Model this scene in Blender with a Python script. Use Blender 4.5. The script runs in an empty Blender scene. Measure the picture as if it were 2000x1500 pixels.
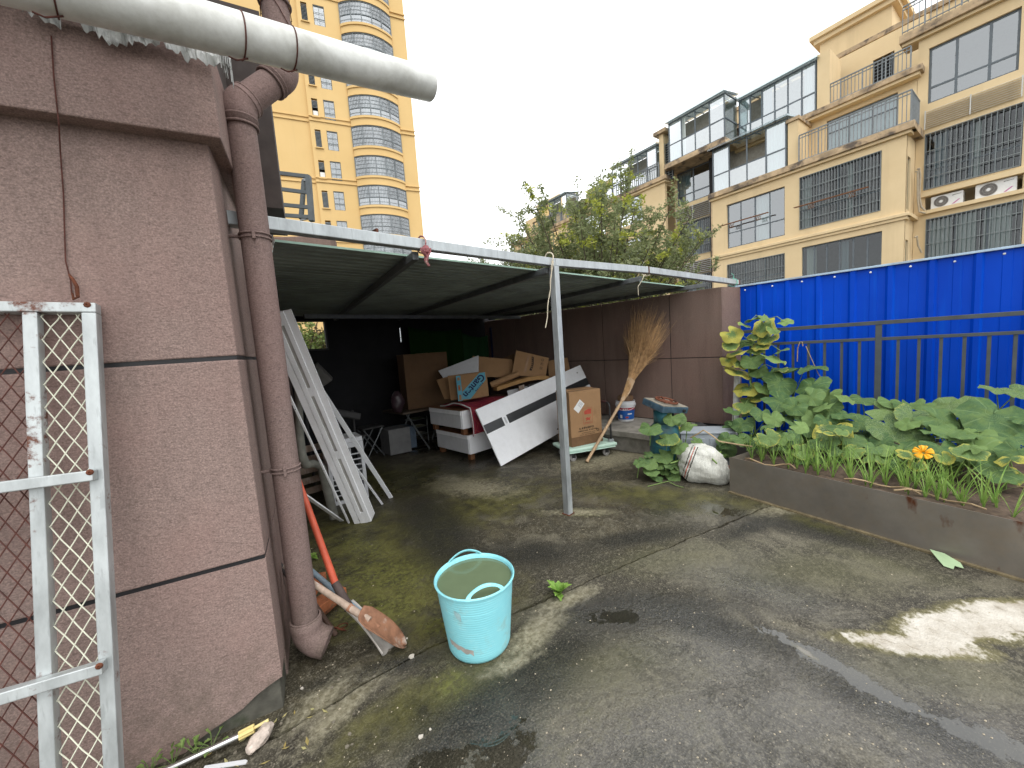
import bpy, math, random
from mathutils import Vector as V, Matrix, noise
random.seed(7)
S = bpy.context.scene
col = S.collection
R = math.radians

# ------------------------------------------------------------------ camera
F, W, H, CH = 752.0, 2000.0, 1500.0, 1.5
PITCH, ROLL, YAW = R(5.58), R(-4.06), R(44.0)
CAM = V((0, 0, CH))
fw = V((math.sin(YAW)*math.cos(PITCH), math.cos(YAW)*math.cos(PITCH), -math.sin(PITCH)))
rt0 = V((math.cos(YAW), -math.sin(YAW), 0)); up0 = rt0.cross(fw)
cR, sR = math.cos(ROLL), math.sin(ROLL)
rt = rt0*cR + up0*sR; up = rt0*(-sR) + up0*cR
cam = bpy.data.cameras.new('camera'); co = bpy.data.objects.new('camera', cam); col.objects.link(co)
cam.sensor_width = 36; cam.lens = F/W*36; cam.clip_start = .05; cam.clip_end = 2000
m = Matrix((rt, up, -fw)).transposed().to_4x4(); m.translation = CAM
co.matrix_world = m
S.camera = co

# ------------------------------------------------------------------ overcast sky, soft sun, exposure
wd = bpy.data.worlds.new('World'); S.world = wd; wd.use_nodes = True
nt = wd.node_tree; bg = nt.nodes['Background']
sky = nt.nodes.new('ShaderNodeTexSky'); sky.sky_type = 'NISHITA'; sky.sun_disc = False
SUN_EL, SUN_AZ = R(58), R(200)
sky.sun_elevation = SUN_EL; sky.sun_rotation = SUN_AZ; sky.air_density = 1.0; sky.dust_density = 4.0
hs = nt.nodes.new('ShaderNodeHueSaturation'); hs.inputs['Saturation'].default_value = .05
mxw = nt.nodes.new('ShaderNodeMix'); mxw.data_type = 'RGBA'; mxw.inputs['Factor'].default_value = .75
mxw.inputs[7].default_value = (10.3, 10.5, 10.6, 1)          # even cloud layer over the clear sky
nt.links.new(sky.outputs[0], hs.inputs['Color']); nt.links.new(hs.outputs[0], mxw.inputs[6])
nt.links.new(mxw.outputs[2], bg.inputs[0]); bg.inputs[1].default_value = .15
sl = bpy.data.lights.new('sun', 'SUN'); sl.energy = .8; sl.angle = R(25); sl.color = (1, .97, .93)
so = bpy.data.objects.new('sun', sl); col.objects.link(so)
sdir = V((math.sin(SUN_AZ)*math.cos(SUN_EL), math.cos(SUN_AZ)*math.cos(SUN_EL), math.sin(SUN_EL)))
so.rotation_euler = sdir.to_track_quat('Z', 'Y').to_euler()
S.view_settings.view_transform = 'Standard'; S.view_settings.look = 'None'
S.view_settings.exposure = 0.57; S.view_settings.gamma = 1
S.render.engine = 'CYCLES'
S.cycles.max_bounces = 6; S.cycles.transparent_max_bounces = 12

# ------------------------------------------------------------------ photo pixel -> world
def ray(px, py):
    x = (px-1000)/F; y = (py-750)/F
    return fw + rt*x - up*y
def G(px, py, z=0):
    d = ray(px, py); return CAM + d*((z-CH)/d.z)
def PX(px, py, x): d = ray(px, py); return CAM + d*(x/d.x)
def PY(px, py, y): d = ray(px, py); return CAM + d*(y/d.y)
def PP(px, py, p, n): d = ray(px, py); return CAM + d*((V(p)-CAM).dot(n)/d.dot(n))
def DP(px, py, dep): return CAM + ray(px, py)*dep

# ------------------------------------------------------------------ building helpers
OFF = {}
class MB:
    def __init__(s, xf=None): s.v = []; s.f = []; s.xf = xf; s.uv = None
    def a(s, p):
        p = V(p); s.v.append(s.xf @ p if s.xf else p); return len(s.v)-1
    def poly(s, pts): s.f.append([s.a(p) for p in pts]); return s
    def box(s, x0, x1, y0, y1, z0, z1):
        i = [s.a(p) for p in ((x0,y0,z0),(x1,y0,z0),(x1,y1,z0),(x0,y1,z0),(x0,y0,z1),(x1,y0,z1),(x1,y1,z1),(x0,y1,z1))]
        s.f += [[i[q] for q in f] for f in ((3,2,1,0),(4,5,6,7),(0,1,5,4),(1,2,6,5),(2,3,7,6),(3,0,4,7))]; return s
    def prism(s, pts, off):
        off = V(off); n = len(pts); a = [s.a(p) for p in pts]; b = [s.a(V(p)+off) for p in pts]
        s.f.append(a[::-1]); s.f.append(b)
        for k in range(n): s.f.append([a[k], a[(k+1) % n], b[(k+1) % n], b[k]])
        return s
    def bar(s, p0, p1, w, h, upv=(0, 0, 1)):
        p0, p1 = V(p0), V(p1); d = (p1-p0).normalized(); sd = d.cross(V(upv)).normalized(); u = sd.cross(d).normalized()
        q = [p0+sd*(w/2*a)+u*(h/2*b) for a, b in ((-1,-1),(1,-1),(1,1),(-1,1))]
        return s.prism(q, p1-p0)
    def ring(s, c, d, r, n, ref=None):
        d = V(d).normalized(); ref = ref or (V((0,0,1)) if abs(d.z) < .9 else V((1,0,0)))
        a = d.cross(ref).normalized(); b = a.cross(d).normalized()
        return [s.a(V(c)+a*(r*math.cos(2*math.pi*k/n))+b*(r*math.sin(2*math.pi*k/n))) for k in range(n)]
    def skin(s, A, B):
        n = len(A)
        for k in range(n): s.f.append([A[k], A[(k+1) % n], B[(k+1) % n], B[k]])
    def tube(s, pts, r, n=8, caps=True):
        pts = [V(p) for p in pts]; rs = r if isinstance(r, (list, tuple)) else [r]*len(pts)
        prev = None; ref = None
        for k, p in enumerate(pts):
            d = (pts[min(k+1, len(pts)-1)]-pts[max(k-1, 0)])
            if d.length < 1e-9: d = V((0, 0, 1))
            d.normalize()
            if ref is None: ref = V((0,0,1)) if abs(d.z) < .9 else V((1,0,0))
            a = d.cross(ref)
            if a.length < 1e-4: a = d.orthogonal()
            a.normalize(); b = a.cross(d).normalized(); ref = b
            ringi = [s.a(p+a*(rs[k]*math.cos(2*math.pi*j/n))+b*(rs[k]*math.sin(2*math.pi*j/n))) for j in range(n)]
            if prev: s.skin(prev, ringi)
            elif caps: s.f.append(ringi[::-1])
            prev = ringi
        if caps: s.f.append(prev)
        return s
    def cyl(s, p0, p1, r0, r1=None, n=12, caps=True): return s.tube([p0, p1], [r0, r0 if r1 is None else r1], n, caps)
    def lathe(s, prof, c=(0, 0, 0), n=32, ax=None, caps=False):
        c = V(c); rows = []
        for r, z in prof:
            rows.append([s.a(c+V((r*math.cos(2*math.pi*k/n), r*math.sin(2*math.pi*k/n), z))) for k in range(n)])
        for A, B in zip(rows, rows[1:]): s.skin(A, B)
        if caps: s.f.append(rows[0][::-1]); s.f.append(rows[-1])
        return s
    def grid(s, nu, nv, fn):
        base = len(s.v)
        for i in range(nu+1):
            for j in range(nv+1): s.a(fn(i/nu, j/nv))
        for i in range(nu):
            for j in range(nv):
                a = base+i*(nv+1)+j; s.f.append([a, a+nv+1, a+nv+2, a+1])
        return s
    def build(s, name, mat, parent=None, smooth=False, bevel=0, solid=0, angle=35, loc=None):
        if parent is not None: o0 = OFF[parent]
        elif loc is not None: o0 = V(loc)
        else:
            xs = [p.x for p in s.v]; ys = [p.y for p in s.v]; zs = [p.z for p in s.v]
            o0 = V(((min(xs)+max(xs))/2, (min(ys)+max(ys))/2, min(zs)))
        me = bpy.data.meshes.new(name); me.from_pydata([p-o0 for p in s.v], [], s.f); me.update()
        o = bpy.data.objects.new(name, me); col.objects.link(o)
        if parent is not None: o.parent = parent
        else: o.location = o0
        OFF[o] = o0
        if mat is not None: me.materials.append(mat)
        if smooth:
            me.polygons.foreach_set('use_smooth', [True]*len(me.polygons))
            me.set_sharp_from_angle(angle=R(angle))
        if solid:
            md = o.modifiers.new('solid', 'SOLIDIFY'); md.thickness = solid; md.offset = 0
        if bevel:
            md = o.modifiers.new('bevel', 'BEVEL'); md.width = bevel; md.segments = 2; md.limit_method = 'ANGLE'; md.angle_limit = R(40)
        return o
def tag(o, label, cat, group=None):
    o['label'] = label; o['category'] = cat
    if group: o['group'] = group
    return o
def thing(name, label, cat, loc, group=None):
    o = bpy.data.objects.new(name, None); col.objects.link(o); o.location = V(loc); o.empty_display_size = .1
    OFF[o] = V(loc); return tag(o, label, cat, group)
def struct(o): o['kind'] = 'structure'; return o
def stuff(o): o['kind'] = 'stuff'; return o
def frame(o, x, y, z=None):
    x = V(x).normalized(); y = V(y).normalized(); z = V(z).normalized() if z is not None else x.cross(y).normalized()
    M_ = Matrix((x, y, z)).transposed().to_4x4(); M_.translation = V(o); return M_
def lerp(a, b, t): return V(a)*(1-t)+V(b)*t
def text_into(mb, s, size, xf, shear=0, depth=0):
    cu = bpy.data.curves.new('t', 'FONT'); cu.body = s; cu.size = size; cu.align_x = 'CENTER'; cu.align_y = 'CENTER'; cu.shear = shear
    if depth: cu.offset = depth
    ob = bpy.data.objects.new('t', cu); col.objects.link(ob)
    dg = bpy.context.evaluated_depsgraph_get(); me = ob.evaluated_get(dg).to_mesh()
    b = len(mb.v)
    for v in me.vertices: mb.v.append(xf @ v.co)
    for p in me.polygons: mb.f.append([b+i for i in p.vertices])
    ob.evaluated_get(dg).to_mesh_clear(); bpy.data.objects.remove(ob); bpy.data.curves.remove(cu)
    return mb

def print_row(mb, xf, n, size, seed, gap=.25, fill=1.0):
    """a row of small unreadable printed characters, centred on xf's origin"""
    rnd = random.Random(seed); w = size*(1+gap); x0 = -w*n/2; b = MB(xf)
    for k in range(n):
        if rnd.random() > fill: continue
        x = x0+k*w; y = -size/2
        for q in range(3):
            u = rnd.choice((.0, .35, .7)); b.box(x+size*u, x+size*(u+.2), y+size*rnd.uniform(0, .25), y+size*rnd.uniform(.7, 1), 0, .0006)
            v = rnd.choice((.05, .4, .78)); b.box(x, x+size*rnd.uniform(.6, 1), y+size*v, y+size*(v+.16), 0.00005*(q+1), .0007+.00005*q)
    o = len(mb.v); mb.v += b.v; mb.f += [[o+i for i in f] for f in b.f]; return mb

# ------------------------------------------------------------------ materials
def srgb(r, g, b):
    f = lambda c: (c/255/12.92 if c <= 10 else ((c/255+.055)/1.055)**2.4)
    return (f(r), f(g), f(b))
class NT:
    def __init__(s, name):
        s.m = bpy.data.materials.new(name); s.m.use_nodes = True; s.t = s.m.node_tree; s.n = s.t.nodes
        s.b = s.n['Principled BSDF']; s.tc = None
    def new(s, t, **k):
        n = s.n.new('ShaderNode'+t)
        for a, v in k.items(): setattr(n, a, v)
        return n
    def link(s, a, b): s.t.links.new(a, b); return s
    def co(s, kind='Object'):
        if s.tc is None: s.tc = s.new('TexCoord')
        return s.tc.outputs[kind]
    def noise(s, scale, detail=4, rough=.55, co=None, dist=0, stretch=None):
        co = co if co is not None else s.co()
        if stretch:
            mp = s.new('Mapping'); mp.inputs['Scale'].default_value = stretch; s.link(co, mp.inputs[0]); co = mp.outputs[0]
        n = s.new('TexNoise'); n.inputs['Scale'].default_value = scale; n.inputs['Detail'].default_value = detail
        n.inputs['Roughness'].default_value = rough; n.inputs['Distortion'].default_value = dist; s.link(co, n.inputs['Vector'])
        return n.outputs[0]
    def ramp(s, fac, *stops):
        r = s.new('ValToRGB'); s.link(fac, r.inputs[0]); e = r.color_ramp.elements
        while len(e) < len(stops): e.new(.5)
        for k, (p, c) in enumerate(stops):
            e[k].position = p; c = (c, c, c) if isinstance(c, (int, float)) else c; e[k].color = (*c[:3], 1)
        return r.outputs[0]
    def mix(s, fac, a, b, mode='MIX'):
        n = s.new('Mix', data_type='RGBA', blend_type=mode)
        if isinstance(fac, (int, float)): n.inputs[0].default_value = fac
        else: s.link(fac, n.inputs[0])
        for q, i in ((a, 6), (b, 7)):
            if isinstance(q, tuple): n.inputs[i].default_value = (*q[:3], 1)
            else: s.link(q, n.inputs[i])
        return n.outputs[2]
    def math(s, op, a, b=0, c=None, clamp=False):
        n = s.new('Math', operation=op, use_clamp=clamp)
        for i, q in enumerate((a, b, c)):
            if q is None: continue
            if isinstance(q, (int, float)): n.inputs[i].default_value = q
            else: s.link(q, n.inputs[i])
        return n.outputs[0]
    def bump(s, h, st=.3, dist=.01, prev=None):
        n = s.new('Bump'); n.inputs['Distance'].default_value = dist
        if isinstance(st, (int, float)): n.inputs['Strength'].default_value = st
        else: s.link(st, n.inputs['Strength'])
        s.link(h, n.inputs['Height'])
        if prev is not None: s.link(prev, n.inputs['Normal'])
        return n.outputs[0]
    def set(s, **k):
        for a, v in k.items():
            i = s.b.inputs[a.replace('_', ' ')]
            if isinstance(v, (int, float)): i.default_value = v
            elif isinstance(v, tuple): i.default_value = (*v[:3], 1) if len(i.default_value) == 4 else v
            else: s.link(v, i)
        return s
def M(name, c, rough=.6, metal=0, var=.18, scale=9, bump=0, bs=80, c2=None, amt=.5, spec=.4, stretch=None, dirt=0, dirtc=(.06, .05, .04), dscale=4):
    """noise-varied colour, optional second colour patches, optional dirt, fine relief"""
    t = NT(name)
    n = t.noise(scale, 6, .6, stretch=stretch)
    lo = tuple(x*(1-var) for x in c); hi = tuple(min(1, x*(1+var)) for x in c)
    cc = t.ramp(n, (.3, lo), (.7, hi))
    if c2:
        p = t.noise(scale*.45, 8, .65, stretch=stretch); cc = t.mix(t.ramp(p, (amt, 0), (amt+.12, 1)), cc, c2)
    if dirt:
        p = t.noise(dscale, 9, .68); cc = t.mix(t.math('MULTIPLY', t.ramp(p, (.45, 0), (.72, 1)), dirt), cc, dirtc)
    t.set(Base_Color=cc, Roughness=t.ramp(t.noise(scale*1.7, 4), (.2, max(0, rough-.1)), (.8, min(1, rough+.1))), Metallic=metal, Specular_IOR_Level=spec)
    if bump: t.set(Normal=t.bump(t.noise(bs, 5, .6), bump, .004))
    return t.m
def stucco(name, c, sp=1.0):
    t = NT(name)
    big = t.noise(1.3, 5, .6); fine = t.noise(170, 3, .7); mid = t.noise(38, 5, .65)
    cc = t.ramp(fine, (.25, tuple(x*.55 for x in c)), (.5, c), (.78, tuple(x*1.65 for x in c)))
    cc = t.mix(t.ramp(big, (.4, 0), (.7, .45)), cc, (c[0]*1.18, c[1]*.95, c[2]*.95))
    streak = t.noise(2.2, 6, .6, stretch=(3, 3, .35))
    cc = t.mix(t.ramp(streak, (.46, 0), (.78, .55)), cc, tuple(x*.55 for x in c))
    pch = t.noise(5, 7, .7); cc = t.mix(t.ramp(pch, (.56, 0), (.74, .4)), cc, (c[0]*1.35, c[1]*1.35, c[2]*1.3))
    sz = t.new('SeparateXYZ'); gp = t.new('NewGeometry'); t.link(gp.outputs['Position'], sz.inputs[0]); spl = t.math('MULTIPLY', t.ramp(sz.outputs[2], (.05, 1), (.42, 0)), t.ramp(t.noise(7, 6, .65), (.4, 0), (.62, .7))); cc = t.mix(spl, cc, (.085, .072, .052))
    dash = t.noise(62, 4, .6, stretch=(1, 1, 2.6)); cc = t.mix(t.ramp(dash, (.34, .55), (.44, 0)), cc, tuple(x*.5 for x in c)); cc = t.mix(t.ramp(dash, (.58, 0), (.70, .5)), cc, tuple(x*1.5 for x in c))
    h = t.math('ADD', t.math('MULTIPLY', fine, .5), t.math('ADD', mid, t.math('MULTIPLY', dash, .55)))
    t.set(Base_Color=cc, Roughness=.86, Specular_IOR_Level=.25, Normal=t.bump(h, .55*sp, .006))
    return t.m
def galv(name, c, rust=.0):
    t = NT(name)
    n = t.noise(14, 6, .62, stretch=(1, 1, .3)); cc = t.ramp(n, (.3, tuple(x*.72 for x in c)), (.7, tuple(x*1.2 for x in c)))
    sc = t.noise(60, 3, .6, stretch=(1, 1, .08)); cc = t.mix(t.ramp(sc, (.6, 0), (.68, .35)), cc, tuple(x*.5 for x in c))
    r = t.noise(9, 8, .7); msk = t.ramp(r, (.68-rust*.12, 0), (.74-rust*.1, 1)) if rust else None
    if rust: cc = t.mix(msk, cc, (.12, .035, .015))
    t.set(Base_Color=cc, Roughness=t.ramp(n, (.2, .38), (.8, .62)), Metallic=.55 if not rust else t.math('SUBTRACT', .55, t.math('MULTIPLY', msk, .5)),
          Normal=t.bump(t.noise(55, 4), .12, .003))
    return t.m
def glass(name, tint=(.5, .58, .6), tr=.55):
    t = NT(name); out = t.n['Material Output']
    g = t.new('BsdfGlossy'); g.inputs['Roughness'].default_value = .03; g.inputs['Color'].default_value = (.9, .93, .95, 1)
    p = t.new('BsdfTransparent'); p.inputs['Color'].default_value = (*tint, 1)
    lw = t.new('LayerWeight'); lw.inputs[0].default_value = .35
    bn = t.bump(t.noise(1.1, 2), .015, .02); t.link(bn, g.inputs['Normal'])
    f = t.math('ADD', t.math('MULTIPLY', lw.outputs['Fresnel'], .8), 1-tr-.25, clamp=True)
    mx = t.new('MixShader'); t.link(f, mx.inputs[0]); t.link(p.outputs[0], mx.inputs[1]); t.link(g.outputs[0], mx.inputs[2])
    t.link(mx.outputs[0], out.inputs[0]); return t.m
def cloth(name, c, fold=18, st=.3, axis=(1, 1, .05), var=.12):
    t = NT(name); f = t.noise(fold, 3, .5, stretch=axis)
    t.set(Base_Color=t.ramp(f, (.3, tuple(x*(1-var) for x in c)), (.7, c)), Roughness=.9, Specular_IOR_Level=.1, Normal=t.bump(f, st, .03)); return t.m

STUCCO = stucco('brown_stone_coating', (.256, .186, .164))
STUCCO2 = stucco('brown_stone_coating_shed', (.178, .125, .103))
PIPEB = stucco('brown_coated_pipe', (.195, .140, .126), .35)
GALV = galv('galvanised_steel', (.42, .45, .46)); GALVR = galv('galvanised_rusty', (.50, .53, .53), .8)
GALVD = galv('galvanised_shaded', (.15, .16, .165), .2)  # steel colour darkened so table and stool legs read as in shade
TAPE = M('black_tape', (.016, .016, .018), .45, bump=.2)
PVC = M('white_pvc', (.70, .71, .68), .35, var=.06, scale=3, dirt=.55, dirtc=(.17, .16, .12), dscale=5, stretch=(2, 2, 2))
RUST = M('rust', (.13, .04, .018), .85, var=.45, scale=30, bump=.3, c2=(.05, .02, .012))
RUSTW = M('rusty_wire', (.09, .03, .022), .8, var=.4, scale=40)
CREAMW = M('cream_coated_wire', (.62, .62, .5), .5, c2=(.12, .04, .02), amt=.66, scale=10)
DARK = M('dark_coated_steel', (.035, .034, .034), .6)
CONC = M('concrete', (.24, .225, .195), .85, var=.3, scale=6, bump=.5, bs=90, dirt=.8, dirtc=(.07, .068, .05))
PLINTH = M('bare_wet_concrete', (.09, .086, .07), .7, var=.4, scale=12, bump=.6, bs=50, c2=(.05, .06, .035), amt=.55)
WHITEP = M('white_lacquer', (.86, .87, .89), .35, var=.03, dirt=.2, dirtc=(.4, .4, .38))
WHITED = M('white_plastic', (.62, .63, .65), .45, var=.05, dirt=.25, dirtc=(.3, .29, .26))
KRAFT = M('cardboard', (.30, .175, .085), .85, var=.1, scale=5, c2=(.24, .135, .065), amt=.56, bump=.08, bs=120)
KRAFTD = M('shaded_dark_cardboard', (.10, .055, .026), .88, var=.15, scale=5, bump=.08)  # brown carton colour, darkened further to stand for the store's shade
WOODB = M('bamboo', (.42, .29, .17), .55, var=.25, scale=7, stretch=(6, 6, .8), dirt=.35, dirtc=(.12, .08, .05))
TWIG = M('bamboo_twigs', (.34, .205, .095), .8, var=.45, scale=18)
WOODF = M('brown_wood', (.16, .07, .03), .6, var=.3, scale=10)
HANDLEW = M('weathered_handle', (.36, .27, .21), .75, var=.25, scale=12, c2=(.55, .48, .42), amt=.52, stretch=(3, 3, 1))
ORANGEH = M('orange_painted_handle', (.50, .09, .045), .45, var=.15, dirt=.3, dirtc=(.2, .05, .03))
BLUEPIPE = M('blue_grey_pipe', (.20, .27, .33), .45, var=.25, scale=12, dirt=.4, dirtc=(.2, .2, .18))
BLADE = M('rusty_blade', (.23, .11, .062), .75, var=.4, scale=18, c2=(.40, .34, .29), amt=.57, bump=.25)
BLADEW = M('cement_caked_blade', (.45, .42, .38), .85, var=.2, scale=14, c2=(.2, .09, .05), amt=.56, bump=.4, bs=60)
BRICK = M('orange_brick', (.33, .11, .045), .85, var=.3, scale=20, bump=.5, c2=(.12, .08, .05), amt=.56)
BLUEF = NT('blue_sheet')
_n = BLUEF.noise(1.4, 6, .6, stretch=(1, 1, .25)); _s = BLUEF.noise(14, 4, .6, stretch=(1, 1, .04))
BLUEF.set(Base_Color=BLUEF.mix(BLUEF.ramp(_s, (.56, 0), (.75, .35)), BLUEF.ramp(_n, (.3, (.0, .042, .40)), (.7, (.0, .062, .54))), (.0, .13, .66)), Roughness=.38, Specular_IOR_Level=.10, Normal=BLUEF.bump(BLUEF.noise(2.2, 3, .5), .35, .03))
BLUEF = BLUEF.m
CAPB = M('pale_cap_strip', (.38, .50, .62), .4, var=.12, dirt=.4, dirtc=(.2, .13, .08))
RAILG = M('grey_railing_paint', (.055, .066, .072), .45, var=.2, dirt=.3, dirtc=(.1, .1, .09))
SHEETU = M('grey_green_roof_sheet', (.24, .28, .26), .55, var=.2, scale=3, dirt=.4, dirtc=(.04, .04, .035))
STEELP = M('brown_steel_plate', (.245, .222, .19), .36, metal=.45, var=.25, scale=2.5, c2=(.19, .17, .15), amt=.5, dirt=.5, dirtc=(.24, .19, .13), dscale=7)
_t = STEELP.node_tree; _b = _t.nodes['Principled BSDF']; _c = _b.inputs['Base Color'].links[0].from_socket
_tc = _t.nodes.new('ShaderNodeTexCoord'); _mp = _t.nodes.new('ShaderNodeMapping'); _mp.inputs['Scale'].default_value = (1, 1, .4); _t.links.new(_tc.outputs['Object'], _mp.inputs[0])
_nz = _t.nodes.new('ShaderNodeTexNoise'); _nz.inputs['Scale'].default_value = 9; _nz.inputs['Detail'].default_value = 7; _t.links.new(_mp.outputs[0], _nz.inputs['Vector'])
_rp = _t.nodes.new('ShaderNodeValToRGB'); _rp.color_ramp.elements[0].position = .60; _rp.color_ramp.elements[1].position = .68; _t.links.new(_nz.outputs[0], _rp.inputs[0])
_mx = _t.nodes.new('ShaderNodeMix'); _mx.data_type = 'RGBA'; _mx.inputs[7].default_value = (.11, .038, .016, 1); _t.links.new(_rp.outputs[0], _mx.inputs[0]); _t.links.new(_c, _mx.inputs[6]); _t.links.new(_mx.outputs[2], _b.inputs['Base Color'])
SOIL = M('soil', (.085, .058, .04), .95, var=.5, scale=25, bump=1.0, bs=45)
TUB = NT('aqua_plastic')
_n = TUB.noise(5, 6, .62); _w = TUB.new('TexWave', bands_direction='Z'); _w.inputs['Scale'].default_value = 26; _w.inputs['Distortion'].default_value = .3; TUB.link(TUB.co(), _w.inputs[0])
_sc = TUB.noise(22, 5, .7, stretch=(1, 1, 2.5))
_dz = TUB.noise(9, 8, .7)
TUB.set(Base_Color=TUB.mix(TUB.ramp(_dz, (.54, 0), (.70, .6)), TUB.mix(TUB.ramp(_sc, (.56, 0), (.74, .55)), TUB.ramp(_n, (.3, (.23, .62, .69)), (.7, (.29, .70, .765))), (.46, .78, .80)), (.30, .42, .38)), Roughness=.46, Normal=TUB.bump(_w.outputs[1], .22, .003), Subsurface_Weight=0.0)
TUB = TUB.m
WATER = M('green_water', (.125, .165, .095), .03, var=.06, spec=.5)
PAPER = M('torn_paper', (.36, .33, .30), .9, var=.25, scale=20, bump=.3)
LABEL = M('white_label', (.68, .68, .66), .6, var=.04)
INK = M('dark_ink', (.03, .02, .015), .8); REDINK = M('red_ink', (.36, .06, .035), .8, var=.25); NAVY = M('navy_ink', (.012, .016, .07), .7)
CYAN = M('cyan_print', (.10, .32, .42), .8, var=.12); BLACKST = M('black_stripe', (.028, .03, .032), .35)
CRIM = NT('crimson_quilt'); _v = CRIM.new('TexVoronoi', feature='DISTANCE_TO_EDGE'); _v.inputs['Scale'].default_value = 7; CRIM.link(CRIM.co(), _v.inputs[0])
_e = CRIM.ramp(_v.outputs[0], (.0, 0), (.05, 1)); CRIM.set(Base_Color=CRIM.mix(_e, (.4, .06, .05), (.24, .012, .035)), Roughness=.8, Normal=CRIM.bump(_e, .5, .02)); CRIM = CRIM.m
MINT = M('mint_plastic', (.48, .66, .56), .5, var=.05, dirt=.3, dirtc=(.25, .3, .25))
BLACKP = M('black_plastic', (.02, .02, .02), .5); RUBBER = M('dark_rubber', (.03, .03, .03), .8, bump=.4, bs=30)
TEAL = M('teal_cylinder_paint', (.025, .13, .16), .5, var=.25, dirt=.6, dirtc=(.07, .05, .04), c2=(.03, .1, .11))
STOVE = M('grimy_blue_steel', (.045, .085, .12), .55, var=.4, scale=14, c2=(.2, .19, .16), amt=.57, bump=.2)
SACK = NT('woven_sack'); _ck = SACK.new('TexBrick'); _ck.inputs['Scale'].default_value = 30; _ck.inputs['Mortar Size'].default_value = .012
_ck.inputs['Color1'].default_value = (.62, .62, .56, 1); _ck.inputs['Color2'].default_value = (.52, .52, .47, 1); _ck.inputs['Mortar'].default_value = (.3, .3, .27, 1)
SACK.link(SACK.co(), _ck.inputs['Vector']); SACK.set(Base_Color=SACK.mix(SACK.ramp(SACK.noise(7, 8, .65), (.5, 0), (.72, .5)), _ck.outputs[0], (.22, .2, .15)), Roughness=.65, Normal=SACK.bump(SACK.noise(16, 5, .6), .5, .02)); SACK = SACK.m
GREYBOX = M('grey_plastic_box', (.30, .33, .36), .55, var=.08)
STRING = M('cream_string', (.62, .55, .42), .9, var=.2); GREENS = M('green_string', (.12, .4, .3), .8)
RAG = M('faded_red_rag', (.33, .12, .13), .95, var=.4, scale=30, c2=(.55, .45, .38), amt=.5)
FACADE = NT('ochre_render'); _n = FACADE.noise(.7, 7, .62); _s = FACADE.noise(1.0, 6, .65, stretch=(1.6, 1.6, .12)); _g = FACADE.noise(90, 3)
FACADE.set(Base_Color=FACADE.mix(FACADE.ramp(_s, (.54, 0), (.8, .38)), FACADE.ramp(_n, (.3, (.63, .485, .285)), (.7, (.70, .55, .335))), (.40, .31, .19)), Roughness=.88, Specular_IOR_Level=.2, Normal=FACADE.bump(_g, .25, .01)); FACADE = FACADE.m
STAINC = M('stained_cornice', (.46, .34, .21), .9, var=.25, scale=3, c2=(.12, .095, .075), amt=.50, dirt=.6, dirtc=(.07, .06, .05), dscale=1.2)
TOWERC = NT('yellow_render'); _n = TOWERC.noise(.25, 7, .62); _s = TOWERC.noise(.5, 6, .65, stretch=(1.6, 1.6, .1))
TOWERC.set(Base_Color=TOWERC.mix(TOWERC.ramp(_s, (.55, 0), (.85, .3)), TOWERC.ramp(_n, (.3, (.61, .42, .185)), (.7, (.66, .465, .215))), (.48, .34, .17)), Roughness=.9, Specular_IOR_Level=.2); TOWERC = TOWERC.m
ALU = M('grey_window_frame', (.10, .12, .135), .45, var=.15); ALUT = M('tower_window_frame', (.15, .17, .18), .5, var=.15)
GRILLE = M('window_grille_bars', (.17, .19, .19), .5, var=.2); BARS = M('balcony_bars', (.19, .21, .22), .5, var=.2)
LOUV = M('pale_louvre', (.52, .52, .49), .6, var=.12); VOID = M('dark_interior', (.02, .02, .022), .9)
ROOMW = M('dim_room', (.10, .10, .10), .9)
GLASS = glass('window_glass'); GLASSD = glass('dark_window_glass', (.45, .5, .5), .72); GLASSC = glass('clear_sunroom_glass', (.62, .72, .72), .62); GLASST = glass('tower_glass', (.42, .48, .52), .45)
CURT = cloth('white_curtain', (.66, .70, .67)); CURTB = cloth('blue_grey_curtain', (.30, .38, .42)); LAUN = cloth('laundry', (.30, .26, .25))
ACW = M('ac_white', (.70, .70, .68), .45, var=.04, dirt=.15); ACG = M('ac_grille', (.13, .12, .11), .6)
BARK = M('bark', (.09, .07, .05), .9, var=.35, scale=20, bump=.6, bs=30)
def leafmat(name, c, c2, tr=.25, rough=.55):
    t = NT(name); oi = t.new('ObjectInfo'); n = t.noise(2.5, 4)
    gi = t.new('NewGeometry'); cc = t.mix(t.ramp(gi.outputs['Random Per Island'], (0, 0), (1, 1)), c, c2)
    t.set(Base_Color=cc, Roughness=rough, Transmission_Weight=0, Specular_IOR_Level=.3)
    out = t.n['Material Output']; tl = t.new('BsdfTranslucent'); t.link(cc, tl.inputs[0]); mx = t.new('MixShader'); mx.inputs[0].default_value = tr
    t.link(t.b.outputs[0], mx.inputs[1]); t.link(tl.outputs[0], mx.inputs[2]); t.link(mx.outputs[0], out.inputs[0]); return t.m
TREEL = leafmat('small_tree_leaves', (.15, .185, .085), (.29, .32, .15), .45); TREEY = leafmat('yellow_green_shoots', (.30, .34, .05), (.42, .44, .08), .35)
BUSHL = leafmat('hedge_leaves', (.09, .14, .035), (.22, .27, .07), .3); BUSHB = leafmat('browning_leaves', (.10, .075, .035), (.17, .15, .05), .3)
GRASSB = leafmat('scallion_blades', (.17, .32, .06), (.32, .45, .12), .3, .45); WEEDL = leafmat('weed_leaves', (.17, .33, .05), (.28, .42, .10), .3)
WEEDD = leafmat('small_weed_leaves', (.13, .22, .05), (.24, .32, .1), .3)
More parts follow.
